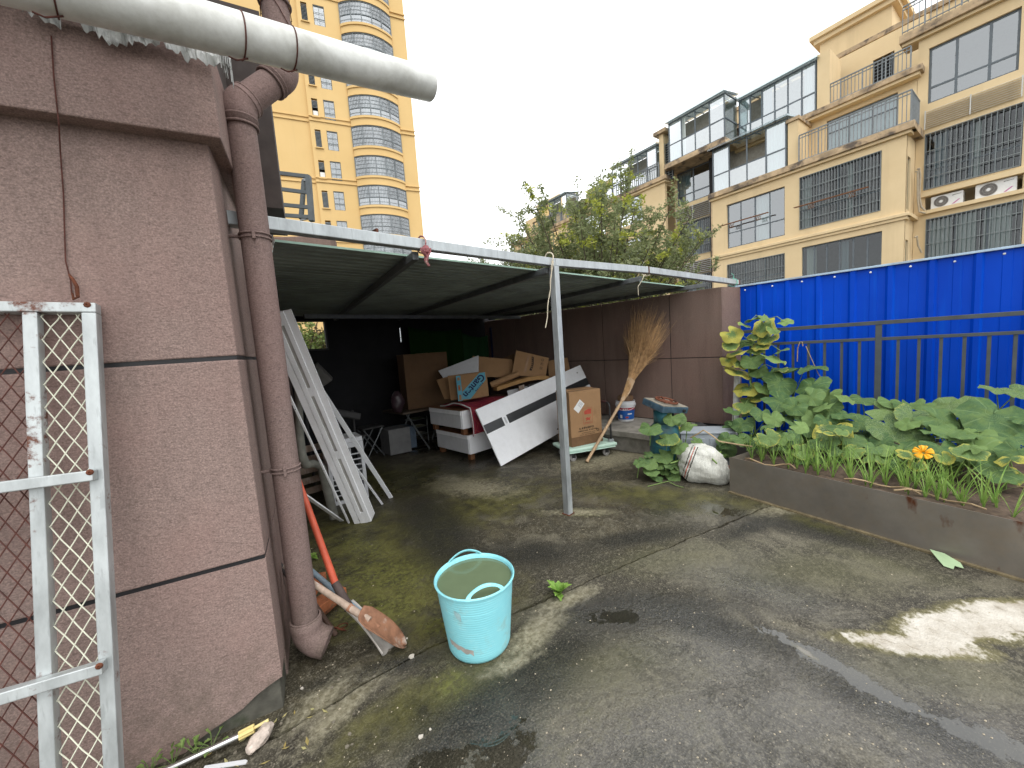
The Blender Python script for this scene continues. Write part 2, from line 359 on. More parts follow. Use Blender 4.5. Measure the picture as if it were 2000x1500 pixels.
# pumpkin leaf: uv.x = radius, uv.y = angle; object colour r = yellowing, g = brightness, b = mildew speckle
t = NT('pumpkin_leaf'); uv = t.new('UVMap'); sp = t.new('SeparateXYZ'); t.link(uv.outputs[0], sp.inputs[0])
oi = t.new('ObjectInfo'); oc = t.new('SeparateColor'); t.link(oi.outputs['Color'], oc.inputs[0])
nz = t.noise(9, 6, .6); nf = t.noise(38, 5, .65)
vein = t.math('ABSOLUTE', t.math('SINE', t.math('MULTIPLY', sp.outputs[1], math.pi*7)))
vein = t.math('MULTIPLY', t.ramp(vein, (0, 1), (.22, 0)), t.ramp(sp.outputs[0], (.0, 1), (.95, .3)))
edge = t.math('ADD', sp.outputs[0], t.math('MULTIPLY', t.math('SUBTRACT', nz, .5), 1.1))
ym = t.math('MULTIPLY', t.ramp(t.math('ADD', edge, t.math('MULTIPLY', t.math('SUBTRACT', oc.outputs[0], .5), 1.2)), (.72, 0), (1.0, 1)), t.math('GREATER_THAN', oc.outputs[0], .04))
base = t.mix(nz, (.024, .068, .028), (.085, .165, .055))
base = t.mix(oc.outputs[1], base, (.19, .29, .085))
base = t.mix(t.math('MULTIPLY', t.ramp(nf, (.5, 0), (.6, 1)), oc.outputs[2]), base, (.33, .38, .20))
base = t.mix(t.ramp(t.noise(3.2, 5, .6), (.42, 0), (.62, .55)), base, (.14, .21, .055))
base = t.mix(t.math('MULTIPLY', vein, .85), base, (.24, .34, .15))
base = t.mix(ym, base, (.42, .40, .08))
base = t.mix(t.math('MULTIPLY', t.math('MULTIPLY', ym, t.ramp(nf, (.58, 0), (.66, 1))), .8), base, (.18, .08, .02))
t.set(Base_Color=base, Roughness=.62, Specular_IOR_Level=.25, Normal=t.bump(t.math('SUBTRACT', t.math('MULTIPLY', nf, .5), vein), .5, .012))
out = t.n['Material Output']; tl = t.new('BsdfTranslucent'); t.link(base, tl.inputs[0]); mx = t.new('MixShader'); mx.inputs[0].default_value = .18
t.link(t.b.outputs[0], mx.inputs[1]); t.link(tl.outputs[0], mx.inputs[2]); t.link(mx.outputs[0], out.inputs[0]); PUMPK = t.m
STEM = M('vine_stem', (.16, .24, .07), .6, var=.3); DRYV = M('dry_vine', (.36, .26, .15), .8, var=.3)
PETAL = M('orange_petal', (.78, .36, .015), .5, var=.15)

# ------------------------------------------------------------------ ground: wet, mossy concrete yard
import numpy as np
# stain fields are stored per vertex (1 at the heart of a stain, .5 at its edge, 0 well outside) and broken up by noise in the material
STAINS = {
 'sa': ([((640, 1010), (860, 1160), .42), ((700, 1120), (840, 1230), .2), ((900, 1000), (1000, 970), .35), ((1180, 960), (1440, 985), .22), ((640, 940), (840, 940), .5), ((720, 1430), (900, 1330), .12), ((1550, 1010), (1640, 1040), .10), ((700, 1200), (770, 1160), .16), ((860, 1220), (900, 1235), .08), ((860, 1345), (960, 1330), .07)],      # moss
        [((1110, 1200), (1340, 1185), .12), ((1280, 1190), (1520, 1260), .09), ((880, 1440), (1060, 1320), .12), ((1000, 1330), (1130, 1250), .09), ((1620, 1330), (1880, 1440), .08), ((960, 1080), (1060, 1080), .14), ((1480, 1010), (1640, 1050), .10), ((830, 990), (890, 1090), .2), ((650, 1330), (830, 1285), .04), ((1440, 1040), (1520, 1010), .06), ((1180, 1060), (1300, 1040), .08)],      # dark crust
        [((1020, 1265), (1085, 1190), .07), ((1060, 1195), (1150, 1155), .045), ((960, 1315), (1040, 1280), .03), ((880, 945), (960, 955), .20), ((1150, 905), (1290, 885), .25), ((590, 1400), (660, 1340), .06), ((1500, 1000), (1560, 985), .08), ((1600, 1000), (1900, 1090), .05), ((620, 1430), (720, 1340), .05), ((1090, 1000), (1180, 1000), .06), ((860, 930), (900, 940), .1)]),    # pale sand
 'sb': ([((830, 1500), (960, 1460), .05), ((900, 1540), (1000, 1440), .055), ((960, 1545), (1015, 1450), .05), ((1490, 1228), (1720, 1350), .036), ((1640, 1315), (1860, 1420), .036), ((1800, 1395), (2050, 1490), .05), ((1385, 990), (1420, 1000), .10), ((1180, 1205), (1235, 1205), .05), ((660, 870), (830, 860), .35), ((800, 880), (900, 870), .2)],      # standing water
        [((1260, 1240), (1500, 1300), .22), ((1100, 1500), (1500, 1480), .3), ((1700, 1420), (2100, 1500), .3), ((1300, 1420), (1700, 1360), .2), ((740, 960), (1000, 880), .35), ((1400, 1130), (1560, 1170), .15), ((1250, 1420), (1500, 1480), .25), ((700, 1330), (930, 1180), .12), ((1120, 1200), (1400, 1200), .12), ((1560, 1270), (1900, 1420), .12), ((1200, 990), (1400, 1000), .2)],   # damp film
        [((1690, 1250), (1880, 1268), .060), ((1810, 1228), (1990, 1212), .095), ((1900, 1190), (2150, 1190), .07), ((1770, 1258), (1900, 1232), .06), ((1555, 1262), (1590, 1285), .012)]),   # efflorescence
 'sc': ([((700, 1120), (830, 1130), .18), ((720, 1190), (780, 1180), .14), ((850, 1215), (870, 1225), .08), ((880, 1340), (890, 1345), .06), ((1115, 1000), (1170, 1000), .07), ((1590, 1030), (1600, 1035), .04), ((680, 1060), (740, 1080), .1)],      # bright moss
        [((1050, 1330), (1250, 1290), .16), ((1500, 1120), (1700, 1110), .2), ((1250, 1100), (1400, 1080), .15), ((880, 1340), (1000, 1310), .10), ((1650, 1080), (1800, 1120), .1), ((1750, 1310), (1950, 1330), .1)],  # thin algae
        [((1080, 1420), (1400, 1330), .25), ((1350, 1250), (1560, 1330), .12), ((1560, 1380), (1700, 1450), .15), ((1300, 1090), (1460, 1090), .15)]),   # greyer worn top
}
def yard_material(far):
    t = NT('mossy_brown_concrete' if far else 'wet_grey_concrete'); g = t.new('NewGeometry'); P = g.outputs['Position']
    n1 = t.noise(1.1, 6, .62, co=P); n2 = t.noise(6, 7, .66, co=P); n3 = t.noise(34, 6, .68, co=P); n4 = t.noise(120, 4, .7, co=P)
    br = t.math('ADD', t.math('MULTIPLY', t.math('SUBTRACT', n2, .5), 1.05), t.math('MULTIPLY', t.math('SUBTRACT', n3, .5), .7))
    ch = {}
    for k in STAINS:
        a = t.new('Attribute', attribute_name=k); s = t.new('SeparateColor'); t.link(a.outputs['Color'], s.inputs[0]); ch[k] = s.outputs
    def msk(k, i, soft=.22, amt=1.0, shift=0): return t.ramp(t.math('ADD', ch[k][i], t.math('MULTIPLY', br, amt)), (.5-soft+shift, 0), (.5+soft+shift, 1))
    if far: base = t.ramp(n2, (.30, (.014, .0115, .005)), (.5, (.044, .037, .020)), (.70, (.105, .089, .054)))
    else: base = t.ramp(n2, (.30, (.017, .015, .0095)), (.5, (.054, .047, .034)), (.70, (.130, .115, .084)))
    base = t.mix(t.ramp(n1, (.43, 0), (.56, .75)), base, t.mix(n3, (.016, .014, .009), (.066, .058, .040)))
    if not far: base = t.mix(t.math('MULTIPLY', msk('sc', 2), .6), base, t.mix(n3, (.055, .050, .041), (.185, .170, .142)))
    n0 = t.noise(2.7, 8, .68, co=P, dist=.7); base = t.mix(t.ramp(n0, (.52, 0), (.62, .7)), base, t.mix(n3, (.085, .076, .052), (.21, .19, .135))); base = t.mix(t.ramp(n0, (.36, .85), (.45, 0)), base, t.mix(n3, (.012, .011, .006), (.05, .046, .028)))
    base = t.mix(t.ramp(n3, (.52, 0), (.66, .7)), base, (.195, .175, .13))
    base = t.mix(t.ramp(n4, (.53, 0), (.68, .75)), base, (.27, .245, .19)); base = t.mix(t.ramp(n4, (.32, .8), (.46, 0)), base, (.012, .011, .008))
    base = t.mix(t.math('MULTIPLY', msk('sa', 0, .3), .82), base, t.mix(t.ramp(n2, (.34, 0), (.60, 1)), (.020, .0195, .004), (.104, .097, .024)))
    base = t.mix(t.math('MULTIPLY', msk('sc', 1, .35), .45), base, t.mix(n3, (.04, .041, .014), (.16, .152, .075)))
    base = t.mix(t.math('MULTIPLY', msk('sc', 0, .3), t.ramp(n3, (.43, 0), (.59, .7))), base, (.15, .155, .034))
    dk = msk('sa', 1, .28, 1, -.10)
    base = t.mix(t.math('MULTIPLY', dk, t.ramp(n4, (.40, .97), (.66, .35))), base, (.010, .0105, .008))
    base = t.mix(t.math('MULTIPLY', msk('sa', 2, .28), .85), base, t.mix(t.ramp(n3, (.35, 0), (.65, 1)), (.15, .132, .075), (.36, .33, .235)))
    wht = msk('sb', 2, .08, .95) if not far else None
    if not far:
        base = t.mix(t.math('MULTIPLY', msk('sb', 2, .14, .55, -.13), .75), base, t.mix(n3, (.13, .115, .035), (.26, .23, .09)))
        vor = t.new('TexVoronoi', feature='DISTANCE_TO_EDGE'); vor.inputs['Scale'].default_value = 6.5; w = t.new('VectorMath', operation='MULTIPLY_ADD'); w.inputs[1].default_value = (.12, .12, 0); nn = t.new('TexNoise'); nn.inputs['Scale'].default_value = 8; t.link(P, nn.inputs['Vector']); t.link(nn.outputs[1], w.inputs[0]); t.link(P, w.inputs[2]); t.link(w.outputs[0], vor.inputs[0])
        base = t.mix(wht, base, t.mix(t.ramp(t.math('ADD', vor.outputs[0], t.math('MULTIPLY', t.math('SUBTRACT', n2, .42), .25)), (0, 0), (.035, 1)), (.27, .235, .18), t.mix(t.ramp(n2, (.35, 0), (.62, 1)), (.37, .325, .26), (.60, .565, .50))))
    pud = msk('sb', 0, .06, 2.0); wet = msk('sb', 1, .35)
    base = t.mix(t.math('MULTIPLY', pud, .6), base, (.016, .015, .010)); base = t.mix(t.math('MULTIPLY', wet, .28), base, (.026, .025, .021))
    rg = t.math('SUBTRACT', t.ramp(n3, (.3, .46), (.7, .72)), t.math('MULTIPLY', wet, .46))
    rg = t.math('MULTIPLY', t.math('MAXIMUM', rg, .10), t.math('SUBTRACT', 1, t.math('MULTIPLY', pud, .92)))
    if wht: rg = t.math('MAXIMUM', rg, t.math('MULTIPLY', wht, .7))
    st = t.math('MULTIPLY', t.math('MULTIPLY', t.math('SUBTRACT', 1, pud), t.math('SUBTRACT', 1, t.math('MULTIPLY', wet, .5))), t.math('ADD', .8, t.math('MULTIPLY', dk, .6)))
    h = t.math('ADD', t.math('ADD', t.math('MULTIPLY', n3, .9), t.math('MULTIPLY', n4, .4)), t.math('MULTIPLY', n2, .8))
    t.set(Base_Color=base, Roughness=rg, Specular_IOR_Level=t.math('ADD', .36, t.math('MULTIPLY', t.math('MAXIMUM', pud, t.math('MULTIPLY', wet, .9)), .64)), Normal=t.bump(h, st, .013))
    return t.m
YARDA, YARDB = yard_material(True), yard_material(False)
MUD = M('earth', (.07, .062, .045), .95, var=.4, scale=2, bump=.5, bs=20)
g0 = struct(MB().poly([(-400, -400, -.035), (400, -400, -.035), (400, 400, -.035), (-400, 400, -.035)]).build('ground', MUD, loc=(0, 0, -.035)))
crack = [(440, 1480), (560, 1425), (660, 1368), (790, 1290), (900, 1238), (1012, 1195), (1080, 1165), (1140, 1140), (1240, 1095), (1340, 1055), (1430, 1018), (1500, 990)]
cp = [G(*p) for p in crack]; d = (cp[-1]-cp[2]).normalized(); cp = [cp[0]-d*14]+cp+[cp[-1]+d*1.0]
xs = np.concatenate([np.linspace(cp[0].x, -.8, 14)[:-1], np.arange(-.8, cp[-1].x, .022)]); cy = np.interp(xs, [p.x for p in cp], [p.y for p in cp])
jit = np.array([0 if x < -.8 else noise.noise(V((x*6, 0, 0)))*.018+noise.noise(V((x*25, 3, 0)))*.008 for x in xs]); gap = np.array([.006+.009*max(0, noise.noise(V((x*3, 5, 0)))) for x in xs]); cy = cy+jit
def slab_sheet(sgn, ts, mat):
    nx, ny = len(xs), len(ts); X = np.repeat(xs, ny).reshape(nx, ny); Y = (cy+sgn*gap)[:, None]+sgn*np.array(ts)[None, :]*np.ones((nx, 1))
    if sgn > 0: Y[:, -1] = 7.6
    else: Y[:, -1] = -9
    v = np.stack([X, Y, np.zeros_like(X)], -1).reshape(-1, 3); sk = np.stack([xs, cy+sgn*gap, np.full(nx, -.034)], -1); allv = np.concatenate([v, sk])
    f = []
    for i in range(nx-1):
        b = i*ny; f += [(b+j, b+ny+j, b+ny+j+1, b+j+1) if sgn > 0 else (b+j+1, b+ny+j+1, b+ny+j, b+j) for j in range(ny-1)]
        f.append((nx*ny+i, nx*ny+i+1, b+ny, b) if sgn > 0 else (b, b+ny, nx*ny+i+1, nx*ny+i))
    me = bpy.data.meshes.new('concrete_slab'); me.from_pydata((allv-np.array(OFF[g0])).tolist(), [], f); me.update()
    for k, chans in STAINS.items():
        c = np.zeros((len(allv), 4), np.float32); c[:, 3] = 1
        for i, bl_ in enumerate(chans):
            for a, b, w in bl_:
                a, b = G(*a), G(*b); m_ = (a+b)/2; d_ = b-a; an = math.atan2(d_.y, d_.x); dx = allv[:, 0]-m_.x; dy = allv[:, 1]-m_.y
                u = (dx*math.cos(an)+dy*math.sin(an))/(d_.length/2+w); q = (-dx*math.sin(an)+dy*math.cos(an))/w
                c[:, i] = np.maximum(c[:, i], np.clip(1-np.sqrt(u*u+q*q)/2, 0, 1))
        at = me.attributes.new(k, 'FLOAT_COLOR', 'POINT'); at.data.foreach_set('color', c.ravel())
    me.materials.append(mat); o = bpy.data.objects.new('concrete_slab', me); col.objects.link(o); o.parent = g0; OFF[o] = OFF[g0]
slab_sheet(1, list(np.arange(0, 2.2, .024))+list(np.arange(2.2, 5, .06))+[6, 7], YARDA); slab_sheet(-1, list(np.arange(0, 2.7, .024))+[3, 4, 6], YARDB)
# loose grit and leaf crumbs lying on the slabs
mb = MB()
for k in range(520):
    p = G(random.uniform(580, 1950), 960+540*random.random()**.8)
    if p.x > 3.4 or p.length > 5: continue
    r = random.choice((.0016, .0022, .003, .0045)); a = random.uniform(0, 6)
    q = [mb.a(p+V((r*math.cos(a+i*1.57)*random.uniform(.7, 1.5), r*math.sin(a+i*1.57), .0005))) for i in range(4)]; tq = mb.a(p+V((0, 0, r*.9)))
    for i in range(4): mb.f.append([q[i], q[(i+1) % 4], tq])
stuff(mb.build('grit', M('pale_grit', (.36, .31, .23), .9, var=.4, scale=3), loc=(0, 0, 0)))
# ------------------------------------------------------------------ brown coated building (left)
ta = R(16.5); bd = V((math.cos(ta), -math.sin(ta), 0)); bn = V((-math.sin(ta), -math.cos(ta), 0)); W0 = V((.293, 1.857, 0))
BX = frame(W0, bd, -bn, (0, 0, 1))          # x: along the wall (negative = left), y: into the building, z up
bl = thing('brown_building', 'brown stone-coated building corner with dark joint strips, left of the yard', 'building', W0)
def face(z0, z1, x0=-6, x1=0, y=0): return x0, x1, y, .25, z0, z1
for k, (z0, z1) in enumerate(((.70+.008, 1.533-.008), (1.533+.008, 2.62))):
    MB(BX).box(-6, 0, 0, .22, z0, z1).build('wall_panel', STUCCO, bl, bevel=.006)
# lowest panel ends in a broken edge above the bare plinth
mb = MB(BX); xs = [-6+.05*k for k in range(121)]
prof = [(x, 0, (.155 if x > -.03 else .145+.03*noise.noise(V((x*9, 1, 0))) - max(0, min(1, (-x-.03)/.42))*.19)) for x in xs]
prof = [(x, y, max(-.028, z)) for x, y, z in prof]
mb.prism(prof+[(0, 0, .692), (-6, 0, .692)], (0, .22, 0)).build('wall_panel', STUCCO, bl)
MB(BX).box(-6, -.012, .018, .26, -.03, .45).build('plinth', PLINTH, bl, bevel=.01)
for z in (.70, 1.533): MB(BX).box(-6, -.004, .006, .2, z-.008, z+.008).build('joint_strip', TAPE, bl)
# side of the building running back into the canopy
for z0, z1 in ((-.03, .692), (.708, 1.525), (1.541, 2.62)): MB(BX).box(-1.2, -.004, .22, 4.6, z0, z1).build('side_panel', STUCCO, bl)
for z in (.70, 1.533): MB(BX).box(-1, -.010, .22, 4.6, z-.008, z+.008).build('joint_strip', TAPE, bl)
# upper band, proud of the wall, and the eaves over it
MB(BX).box(-6, .05, -.065, 4.6, 2.335, 2.70).build('upper_band', STUCCO, bl, bevel=.006)
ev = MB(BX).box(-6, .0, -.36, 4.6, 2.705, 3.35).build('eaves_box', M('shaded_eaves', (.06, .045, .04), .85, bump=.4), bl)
MB(BX).box(-6, .0, -.385, -.36, 2.72, 3.35).build('fascia_board', STUCCO, bl)
MB(BX).box(-.15, .21, 1.0, 1.03, 2.46, 3.6).build('end_board', M('dark_brown_board', (.05, .038, .034), .85, var=.2), bl)
MB(BX).box(.03, .21, 1.031, 1.6, 2.46, 3.6).build('side_board', M('dark_side_board', (.04, .032, .03), .85, var=.2), bl)
# torn membrane hanging under the eaves
def membrane(p0, p1, drop, seed, nm=0):
    rnd = random.Random(seed); n = 70; mb = MB()
    top = [lerp(p0, p1, k/n)+bn*(.006*math.sin(k*1.7)) for k in range(n+1)]
    bot = [p-V((0, 0, drop*max(.15, min(1.0, .5+.9*noise.noise(V((k//6*.83, seed, 0)))+.25*noise.noise(V((k*.5, seed, 3)))+rnd.uniform(-.03, .03)))))+bn*rnd.uniform(-.004, .008)+bn*.014*math.sin(k*.55) for k, p in enumerate(top)]
    mid = [lerp(a, b, .5)+bn*rnd.uniform(-.006, .012) for a, b in zip(top, bot)]
    for A_, B_ in ((top, mid), (mid, bot)):
        for k in range(n): mb.poly([A_[k], A_[k+1], B_[k+1], B_[k]])
    return mb
MEMB = M('torn_grey_membrane', (.40, .405, .39), .7, var=.3, scale=20, c2=(.13, .125, .11), amt=.55)
tm = thing('torn_membrane', 'torn pale membrane strip hanging in tatters under the white pipe', 'membrane', DP(250, 50, 1.5))
pa, pb = PP(40, -8, W0+bn*.12, bn), PP(432, 100, W0+bn*.12, bn)
membrane(pa, pb, .095, 3).build('membrane_strip', MEMB, tm, solid=.0015)
q = PP(428, 92, W0+bn*.115, bn); membrane(q, q+bd*.03+V((0, 0, -.012)), .12, 8).build('hanging_tatter', MEMB, tm, solid=.0015)
mb = MB(); c = PP(205, 118, W0+bn*.055, bn)
mb.tube([c+bd*(.055*math.sin(a))+V((0, 0, .03*math.cos(a)-.01*a)) for a in [k*.28 for k in range(9)]], .0022, 6).build('peeling_strip', STRING, tm, smooth=True)

# white pvc pipe slung across the eaves
a_, b_ = DP(364, 42, 1.06), DP(838, 166, 1.585); dr = (b_-a_).normalized()
wp = thing('white_drain_pipe', 'stained white plastic pipe slung across the eaves, open end to the right', 'pipe', a_)
p0 = a_-dr*1.3
mb = MB(); o_, i_ = .0578, .0535
A_ = mb.ring(p0, dr, o_, 40); B_ = mb.ring(b_, dr, o_, 40); mb.skin(A_, B_); C_ = mb.ring(b_, dr, i_, 40); mb.skin(B_, C_); D_ = mb.ring(b_-dr*1.0, dr, i_, 40); mb.skin(C_, D_)
mb.build('pipe', PVC, wp, smooth=True)
def on_pipe(px, py): 
    best = min((abs((ray(px, py).normalized().cross(((p0+dr*s)-CAM).normalized())).length), s) for s in [k*.01 for k in range(320)]); return p0+dr*best[1]
for px, py in ((468, 68), (572, 95), (100, -28)):
    c = on_pipe(px, py); mb = MB(); u = dr.cross(V((0, 0, 1))).normalized(); w = u.cross(dr)
    mb.tube([c+(u*math.cos(a)+w*math.sin(a))*.0592+dr*(.009*math.sin(a)) for a in [k*math.pi/12 for k in range(25)]], .0022, 6)
    e = c-w*.0595; mb.tube([e, e-dr*.03+V((0, 0, -.012)), e-dr*.05+V((0, 0, -.006))], .0022, 5)
    mb.build('tie_wire', RUSTW, wp, smooth=True)

# brown coated downpipe with offset bend
PQ = V((.452, 2.055, 0)); pr = .058
dp = thing('brown_downpipe', 'brown coated downpipe with offset bends at the building corner', 'downpipe', PQ)
def vz(px, py): 
    d_ = ray(px, py); s = (PQ.x*d_.x+PQ.y*d_.y)/(d_.x**2+d_.y**2); return CAM.z+d_.z*s
zt = vz(469, 209)-.02; zb = .20
lowdir = (bd*.75+V((0.1, -.45, 0))).normalized()
def bend(p, d0, d1, r, n=6):
    d0, d1 = V(d0).normalized(), V(d1).normalized(); an = d0.angle(d1); Rr = r*1.25; tl = Rr*math.tan(an/2)
    ax = d0.cross(d1).normalized(); s0 = p-d0*tl; c0 = s0+ax.cross(d0)*Rr
    return [c0+(Matrix.Rotation(an*k/n, 3, ax) @ (s0-c0)) for k in range(n+1)]
MB().tube([PQ+V((0, 0, .17)), PQ+V((0, 0, zt))], pr, 32).build('straight_pipe', PIPEB, dp, smooth=True)
# foot elbow
e = bend(PQ+V((0, 0, .128)), (0, 0, -1), (lowdir+V((0, 0, -.42))), pr+.022, 9); mb = MB(); e = [PQ+V((0, 0, .235))]+e; e.append(e[-1]+(lowdir+V((0, 0, -.42))).normalized()*.03)
mb.tube(e, pr+.010, 32, caps=False).build('foot_elbow', PIPEB, dp, smooth=True, solid=.006)
for z in (.237, .205): MB().lathe([(pr+.004, z-.006), (pr+.011, z-.004), (pr+.012, z), (pr+.011, z+.004), (pr+.004, z+.006)], PQ, 32).build('collar', PIPEB, dp, smooth=True)
# upper offset: up, across to the right, up again
U1 = PQ+V((0, 0, zt+.02)); U2 = PP(553, 146, PQ+V((.02, .06, 0)), bn); sd_ = (U2-U1).normalized()
e1 = bend(U1, (0, 0, 1), sd_, pr, 6); mb = MB(); mb.tube([U1-V((0, 0, .085))]+e1+[e1[-1]+sd_*.03], pr+.006, 32, caps=False).build('elbow', PIPEB, dp, smooth=True, solid=.006)
MB().tube([U1+sd_*.05, U2-sd_*.03], pr, 32).build('offset_pipe', PIPEB, dp, smooth=True)
e2 = bend(U2, sd_, (0, 0, 1), pr, 6); MB().tube([U2-sd_*.085]+e2+[e2[-1]+V((0, 0, .06))], pr+.006, 32, caps=False).build('elbow', PIPEB, dp, smooth=True, solid=.006)
MB().tube([U2+V((0, 0, .03)), U2+V((0, 0, 1.6))], pr, 32).build('upper_pipe', PIPEB, dp, smooth=True)
def torus(mb, c, ax, R_, r_, n=36):
    ax = V(ax).normalized(); u = ax.orthogonal().normalized(); w = ax.cross(u)
    mb.tube([V(c)+(u*math.cos(2*math.pi*k/n)+w*math.sin(2*math.pi*k/n))*R_ for k in range(n+1)], r_, 8, caps=False); return mb
for c, ax in ((U1-V((0, 0, .085)), (0, 0, 1)), (U1-V((0, 0, .055)), (0, 0, 1)), (e1[-1]+sd_*.03, sd_), (e1[-1]+sd_*.008, sd_), (U2-sd_*.085, sd_), (U2-sd_*.065, sd_), (U2+V((0, 0, .16)), (0, 0, 1)), (U2+V((0, 0, .30)), (0, 0, 1))):
    torus(MB(), c, ax, pr+.006, .0055).build('collar', PIPEB, dp, smooth=True)
for px, py in ((500, 464), (548, 916)):
    z = vz(px, py); br = thing if 0 else None; mb = MB()
    for dz in (-.009, .009): torus(mb, PQ+V((0, 0, z+dz)), (0, 0, 1), pr+.003, .0042)
    k = MB(); c = PQ+bn*(pr+.008)+V((0, 0, z)); k.bar(c-V((0, 0, .022)), c+V((0, 0, .022)), .012, .014, bn)
    o = mb.build('bracket', PIPEB, dp, smooth=True); k.build('bracket_bolt', PIPEB, o)
    MB().cyl(PQ-bd*pr+V((0, 0, z)), PQ-bd*(pr+.14)+bn*.01+V((0, 0, z)), .008, n=8).build('bracket_rod', PIPEB, o)
mb = MB(); rnd = random.Random(4)
for k in range(5):
    c = U2+V((0, 0, .25+.05*k)); mb.tube([c+V((pr*1.08*math.cos(a+k), pr*1.08*math.sin(a+k), .05*math.sin(a*2+k)+rnd.uniform(-.01, .01))) for a in [q*.42 for q in range(16)]], .0018, 5)
tag(mb.build('tangled_wire', RUSTW, smooth=True), 'tangle of rusty wire wound round the upper brown pipe', 'wire')

# cable down the wall with the rusty hook
mb = MB(); pts = []
for k, (px, py) in enumerate(((100, 70), (105, 150), (115, 242), (118, 300), (124, 380), (126, 450), (128, 510), (138, 548), (140, 575))):
    pts.append(PP(px, py, W0+bn*(.006 if py > 275 else .070), bn))
mb.tube(pts, .0022, 6); tag(mb.build('wall_cable', RUSTW, smooth=True), 'thin red-brown cable running down the brown wall to the gate', 'cable')
mb = MB(); hk = [PP(x, y, W0+bn*o, bn) for x, y, o in ((135, 536, .004), (142, 545, .03), (150, 560, .035), (152, 580, .03), (144, 585, .028), (141, 572, .028))]
tag(mb.tube(hk, [.003, .0045, .0055, .005, .004, .003], 7).build('rusty_hook', RUST, smooth=True), 'bent rusty hook in the brown wall above the gate corner', 'hook')

# galvanised mesh gate leaning on the wall
TR_ = W0+bd*-.365+bn*.05+V((0, 0, 1.745)); BR_ = W0+bd*-.425+bn*.33
gy = (TR_-BR_).normalized(); gx = (bd-gy*bd.dot(gy)).normalized(); gz = gx.cross(gy)
HG = (TR_-BR_).length; GX = frame(BR_, gx, gy, gz)
gt = thing('mesh_gate', 'galvanised steel gate with rusty diamond mesh leaning on the brown wall', 'gate', BR_)
def gbar(x0, x1, y0, y1, d0=-.04, d1=0, nm='frame_bar'): return MB(GX).box(x0, x1, y0, y1, d0, d1).build(nm, GALVR, gt, bevel=.003)
gbar(-.036, 0, 0, HG-.034)
gbar(-1.0, 0, HG-.033, HG)
gbar(-.171, -.137, .031, HG-.034, -.037, -.001); gbar(-1.0, -.966, .031, HG-.034); gbar(-1.0, -.037, 0, .03)
for y in (.60, 1.195): gbar(-.965, -.014, y-.016, y+.018, .0005, .034)
for y in (.60, 1.195, HG-.02): 
    mb = MB(GX); mb.lathe([(.0, 0)]+[(.010*math.sin(a), .006*math.cos(a)) for a in (0.3, .8, 1.3, 1.57)], (-.02, y+.012, -.0 if y > 1.5 else .034), 8); mb.build('weld_rust', RUST, gt)
def mesh_bay(x0, x1, mat, seed, step=.042, hh=.075):
    mb = MB(GX); n = int(HG/hh)+2; rnd = random.Random(seed)
    for sgn in (1, -1):
        k = -30
        while k < 60:
            y0 = k*hh+ (0 if sgn > 0 else 0); sl = hh/step*sgn
            xa, xb = x0, x1; ya = y0; yb = y0+sl*(x1-x0)
            lo, hi = .03, HG-.034
            def clip(xa, ya, xb, yb):
                if (ya < lo and yb < lo) or (ya > hi and yb > hi): return None
                pts = []
                for (xA, yA, xB, yB) in ((xa, ya, xb, yb), (xb, yb, xa, ya)):
                    if yA < lo: t_ = (lo-yA)/(yB-yA); pts.append((xA+(xB-xA)*t_, lo))
                    elif yA > hi: t_ = (hi-yA)/(yB-yA); pts.append((xA+(xB-xA)*t_, hi))
                    else: pts.append((xA, yA))
                return pts
            c_ = clip(xa, ya, xb, yb); k += 1
            if c_:
                (ax_, ay_), (bx_, by_) = c_; nn = 4
                mb.tube([(ax_+(bx_-ax_)*q/nn, ay_+(by_-ay_)*q/nn, -.022+.003*math.sin(q*2.1+k)*sgn) for q in range(nn+1)], .0019, 5, caps=False)
    return mb.build('wire_mesh', mat, gt, smooth=True)
mesh_bay(-.137, -.036, CREAMW, 1); mesh_bay(-.966, -.171, RUSTW, 2)

# steel mop pole and tape-wrapped handle on the ground
mp = thing('mop_pole', 'steel tube pole with yellow plastic socket lying at the wall foot', 'pole', G(420, 1470))
a_, b_ = G(300, 1515, .03), G(468, 1437, .035); dr = (b_-a_).normalized()
MB().cyl(a_-dr*.5, b_, .011, n=18).build('steel_tube', M('polished_steel', (.55, .55, .54), .22, metal=.9, var=.1), mp, smooth=True)
mb = MB(); n = 18; c2 = G(497, 1422, .04); d2 = (c2-b_).normalized()
R_ = []
for s in (b_-d2*.002, c2):
    u = d2.cross(V((0, 0, 1))).normalized(); w = u.cross(d2)
    R_.append([mb.a(s+(u*math.cos(2*math.pi*k/n)+w*math.sin(2*math.pi*k/n))*(.0165 if k % 2 else .014)) for k in range(n)])
mb.skin(*R_); mb.f.append(R_[0][::-1]); mb.f.append(R_[1]); mb.build('ribbed_socket', M('yellow_plastic', (.62, .50, .20), .5, var=.1), mp)
MB().cyl(c2-d2*.01, c2+d2*.05+V((0, 0, .004)), .006, n=10).build('socket_pin', M('yellow_plastic_pin', (.62, .52, .24), .5), mp)
mb = MB(); c = G(508, 1440, .03)
def wrapfn(u, v):
    th = u*2*math.pi; ph = (v-.5)*math.pi; r = .026*(1+.35*noise.noise(V((math.cos(th)*2, math.sin(th)*2, ph*2))))
    ax = (bd*.35+V((.25, .5, 0))).normalized(); u_ = ax.cross(V((0, 0, 1))).normalized()
    return c+ax*(math.sin(ph)*.058)+(u_*math.cos(th)+V((0, 0, 1))*math.sin(th))*r*math.cos(ph)**.6
